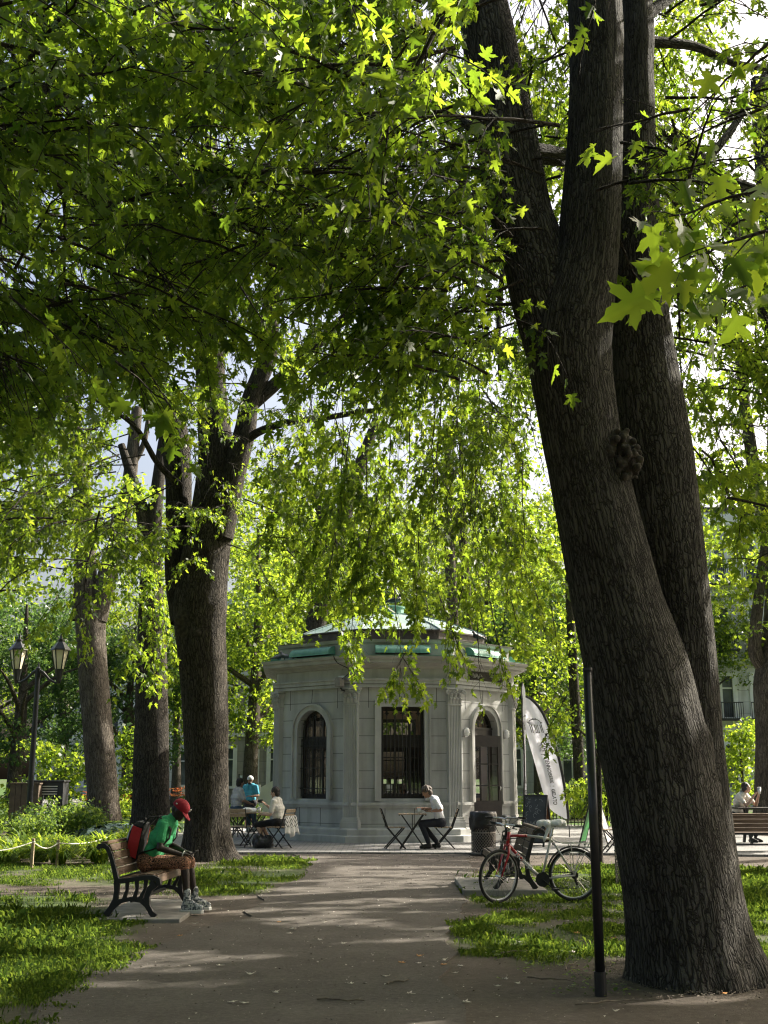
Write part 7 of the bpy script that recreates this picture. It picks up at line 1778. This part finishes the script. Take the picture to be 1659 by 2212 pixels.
# ------------------------------------------------------------------ fences and buildings
def railing(label, p0, p1, h, n, loc=None):
    t = thing('iron_fence', label, 'fence', (0, 0, 0)); p0, p1 = Vector(p0), Vector(p1); mb = MB()
    for z in (.15, h-.08): mb.bar(p0+Vector((0, 0, z)), p1+Vector((0, 0, z)), .035)
    mb.build('rail', M['iron'], t); mb = MB()
    for i in range(n): q = p0.lerp(p1, i/(n-1)); mb.bar(q, q+Vector((0, 0, h)), .022)
    mb.build('pickets', M['iron'], t)
v0 = A(1150, 1780, 38); railing('low black iron fence on the lawn behind the flags', (v0.x, 38, 0), (A(1340, 1780, 38).x, 38, 0), 1.0, 26)
def building(label, x0, x1, Y, h, wall, bays, floors, depth=8, rz=0, roof=None, balcony=False, z0=1.0, fh=3.6):
    t = thing('town_house', label, 'building', (x0, Y, 0), rz); W = x1-x0; mb = MB(); bw = W/bays; ww = bw*.40
    # front wall pieced round its window openings
    cols = []
    for i in range(bays): c = bw*(i+.5); cols += [(c-ww/2, c+ww/2)]
    xs = [0]+[q for c in cols for q in c]+[W]
    for i in range(0, len(xs)-1, 2): mb.bb(xs[i], xs[i+1], -.0, .4, 0, h)
    for c in cols:
        z = 0
        for f in range(floors): a = z0+f*fh; mb.bb(c[0], c[1], 0.003, .4, z, a); z = a+2.25
        mb.bb(c[0], c[1], .003, .4, z, h)
    mb.bb(0, .4, .4, depth, 0, h-.003); mb.bb(W-.4, W, .4, depth, 0, h-.003); mb.bb(.4, W-.4, depth-.3, depth, 0, h-.005); wl = mb.build('wall', wall, t)
    mb = MB()
    for f in range(1, floors+1): z = z0+f*fh-.75; mb.bb(-.08, W+.08, -.12, -.002, z, z+.22)
    mb.bb(-.3, W+.3, -.35, -.004, h-.6, h+.1); mb.build('cornice', M['bwhite'], t)
    mb = MB(); mb.bb(-.3, W+.3, -.36, depth+.3, h+.1, h+.4); mb.build('roof', roof or M['darkmetal'], t)
    for c in cols:
        for f in range(floors):
            a = z0+f*fh; mb = MB()
            for u0, u1, z_0, z_1 in ((c[0]-.18, c[0]+.06, a-.1, a+2.35), (c[1]-.06, c[1]+.18, a-.1, a+2.35)): mb.bb(u0, u1, -.06, .1, z_0, z_1)
            mb.bb(c[0]+.06, c[1]-.06, -.058, .1, a+2.15, a+2.35); mb.bb(c[0]-.22, c[1]+.22, -.10, -.06, a-.16, a-.02); mb.bb(c[0]+.06, c[1]-.06, .02, .1, a+1.48, a+1.56); fr = mb.build('window', M['bwhite'], t)
            mb = MB(); mb.bb(c[0]+.06, c[1]-.06, .12, .14, a, a+2.15); mb.build('pane', M['bglass'], fr)
            if balcony and f >= 1:
                mb = MB(); mb.bb(c[0]-.3, c[1]+.3, -.55, -.13, a-.2, a-.08)
                for k in range(12): x = c[0]-.28+(c[1]-c[0]+.56)*k/11; mb.bar((x, -.52, a-.08), (x, -.52, a+.72), .025)
                mb.bar((c[0]-.3, -.52, a+.74), (c[1]+.3, -.52, a+.74), .05); mb.build('balcony', M['iron'], t)
    return t
def bx_(px, Y): return A(px, 1700, Y).x
building('grey stone house with tall white windows at the right', bx_(1480, 62), bx_(1900, 62), 62, 15.5, M['bstone'], 6, 4, balcony=True)
building('pale stone house glimpsed behind the two feather flags', bx_(1090, 72), bx_(1420, 72), 72, 9.5, M['bstone'], 6, 2, fh=4.0)
building('brownish stone house with white windows left of the kiosk', bx_(470, 70), bx_(760, 70), 70, 12, M['bstone2'], 6, 3)
building('far pale house behind the left tree trunks', bx_(60, 78), bx_(420, 78), 78, 9, M['bstone'], 7, 2)
# steps with parapet left of the kiosk
sx_ = A(560, 1760, 52)
stp = thing('stone_steps', 'pale stone steps with sloping side walls left of the kiosk', 'steps', (sx_.x, 52, 0)); mb = MB()
for i in range(9): mb.bb(-.2+i*.32, -.2+i*.32+3, -.9, .9, 0, .17*(i+1))
mb.build('treads', M['concrete'], stp)
for y in (-1.1, 1.1):
    mb = MB(); mb.prism([(-.6, .0), (3.0, 0), (3.0, 2.4), (2.6, 2.4), (-.6, .7)], y-.14, y+.14, lambda a, b, d: (a, d, b)); mb.build('parapet', M['bwhite'], stp)
# parking sign and blue banner behind the talking pair
v = A(553, 1700, 44); ps = thing('parking_sign', 'white sign on a thin post behind the pair left of the kiosk', 'sign', (v.x, 44, 0)); zt = A(560, 1689, 44).z
mb = MB(); mb.tube([(-.16, .02, 0), (-.16, .02, zt+.1)], .03, 8); mb.build('post', M['iron'], ps)
z1, z2 = A(562, 1712, 44).z, A(562, 1695, 44).z; mb = MB(); mb.bb(-.12, .16, -.012, .0, z1, z2); pl2 = mb.build('plate', M['white'], ps)
mb = MB(); mb.ribbon([(.02+.075*math.cos(a), z2-.15+.075*math.sin(a)) for a in np.linspace(0, 6.283, 20)], .018, .003, lambda a, b, d: (a, d-.016, b)); mb.ribbon([(-.03, z2-.10), (.07, z2-.20)], .016, .003, lambda a, b, d: (a, d-.017, b)); mb.build('no_parking_ring', M['redcap'], pl2)
link('lettering', text_mesh('P', .11, Matrix.Translation((-.012, -.019, z2-.19)) @ Matrix.Rotation(R(90), 4, 'X')), M['ink'], pl2)
v = A(529, 1690, 50); bn_ = thing('blue_banner', 'narrow blue and white banner behind the person in blue', 'banner', (v.x, 50, 0)); mb = MB(); mb.tube([(-.25, .02, 0), (-.25, .02, A(529, 1672, 50).z)], .03, 8); mb.build('post', M['iron'], bn_)
mb = MB(); mb.bb(-.22, .22, -.01, .01, A(529, 1715, 50).z, A(529, 1675, 50).z); mb.build('cloth', pm('banner_cloth', (.30, .42, .75), (.8, .84, .92), 4, .7), bn_)

# ------------------------------------------------------------------ light, sky, camera
wd = bpy.data.worlds.new('World'); SC.world = wd; wd.use_nodes = True; nt = wd.node_tree; bg = nt.nodes['Background']
sk = nt.nodes.new('ShaderNodeTexSky'); sk.sky_type = 'NISHITA'; sk.sun_disc = False; sk.sun_elevation = SUN_EL; sk.sun_rotation = SUN_AZ; sk.air_density = 1.0; sk.dust_density = 9.0; sk.ozone_density = 1.0
nt.links.new(sk.outputs[0], bg.inputs[0]); bg.inputs[1].default_value = .115
sl = bpy.data.lights.new('sun', 'SUN'); sl.energy = 5.0; sl.angle = R(.53); sl.color = (1, .93, .80)
so = bpy.data.objects.new('sun', sl); COL.objects.link(so); so.rotation_euler = Vector(SUNV).to_track_quat('Z', 'Y').to_euler(); so.location = Vector(SUNV)*60
cd = bpy.data.cameras.new('camera'); cam = bpy.data.objects.new('camera', cd); COL.objects.link(cam); SC.camera = cam
cam.location = (0, 0, HC); cam.rotation_euler = (R(90)+TH, 0, 0); cd.sensor_fit = 'VERTICAL'; cd.sensor_height = 36; cd.lens = 36*FPX/2212; cd.clip_end = 1500; cd.clip_start = .05
SC.view_settings.view_transform = 'Standard'; SC.view_settings.look = 'None'; SC.view_settings.gamma = 1; SC.view_settings.exposure = EXPO
cy = SC.cycles; cy.max_bounces = 7; cy.diffuse_bounces = 4; cy.glossy_bounces = 2; cy.transmission_bounces = 6; cy.transparent_max_bounces = 8; cy.sample_clamp_indirect = 6; cy.use_denoising = True; cy.denoising_prefilter = 'ACCURATE'; cy.denoising_input_passes = 'RGB_ALBEDO_NORMAL'; cy.filter_width = 1.2
try: cy.denoiser = 'OPENIMAGEDENOISE'
except Exception: pass
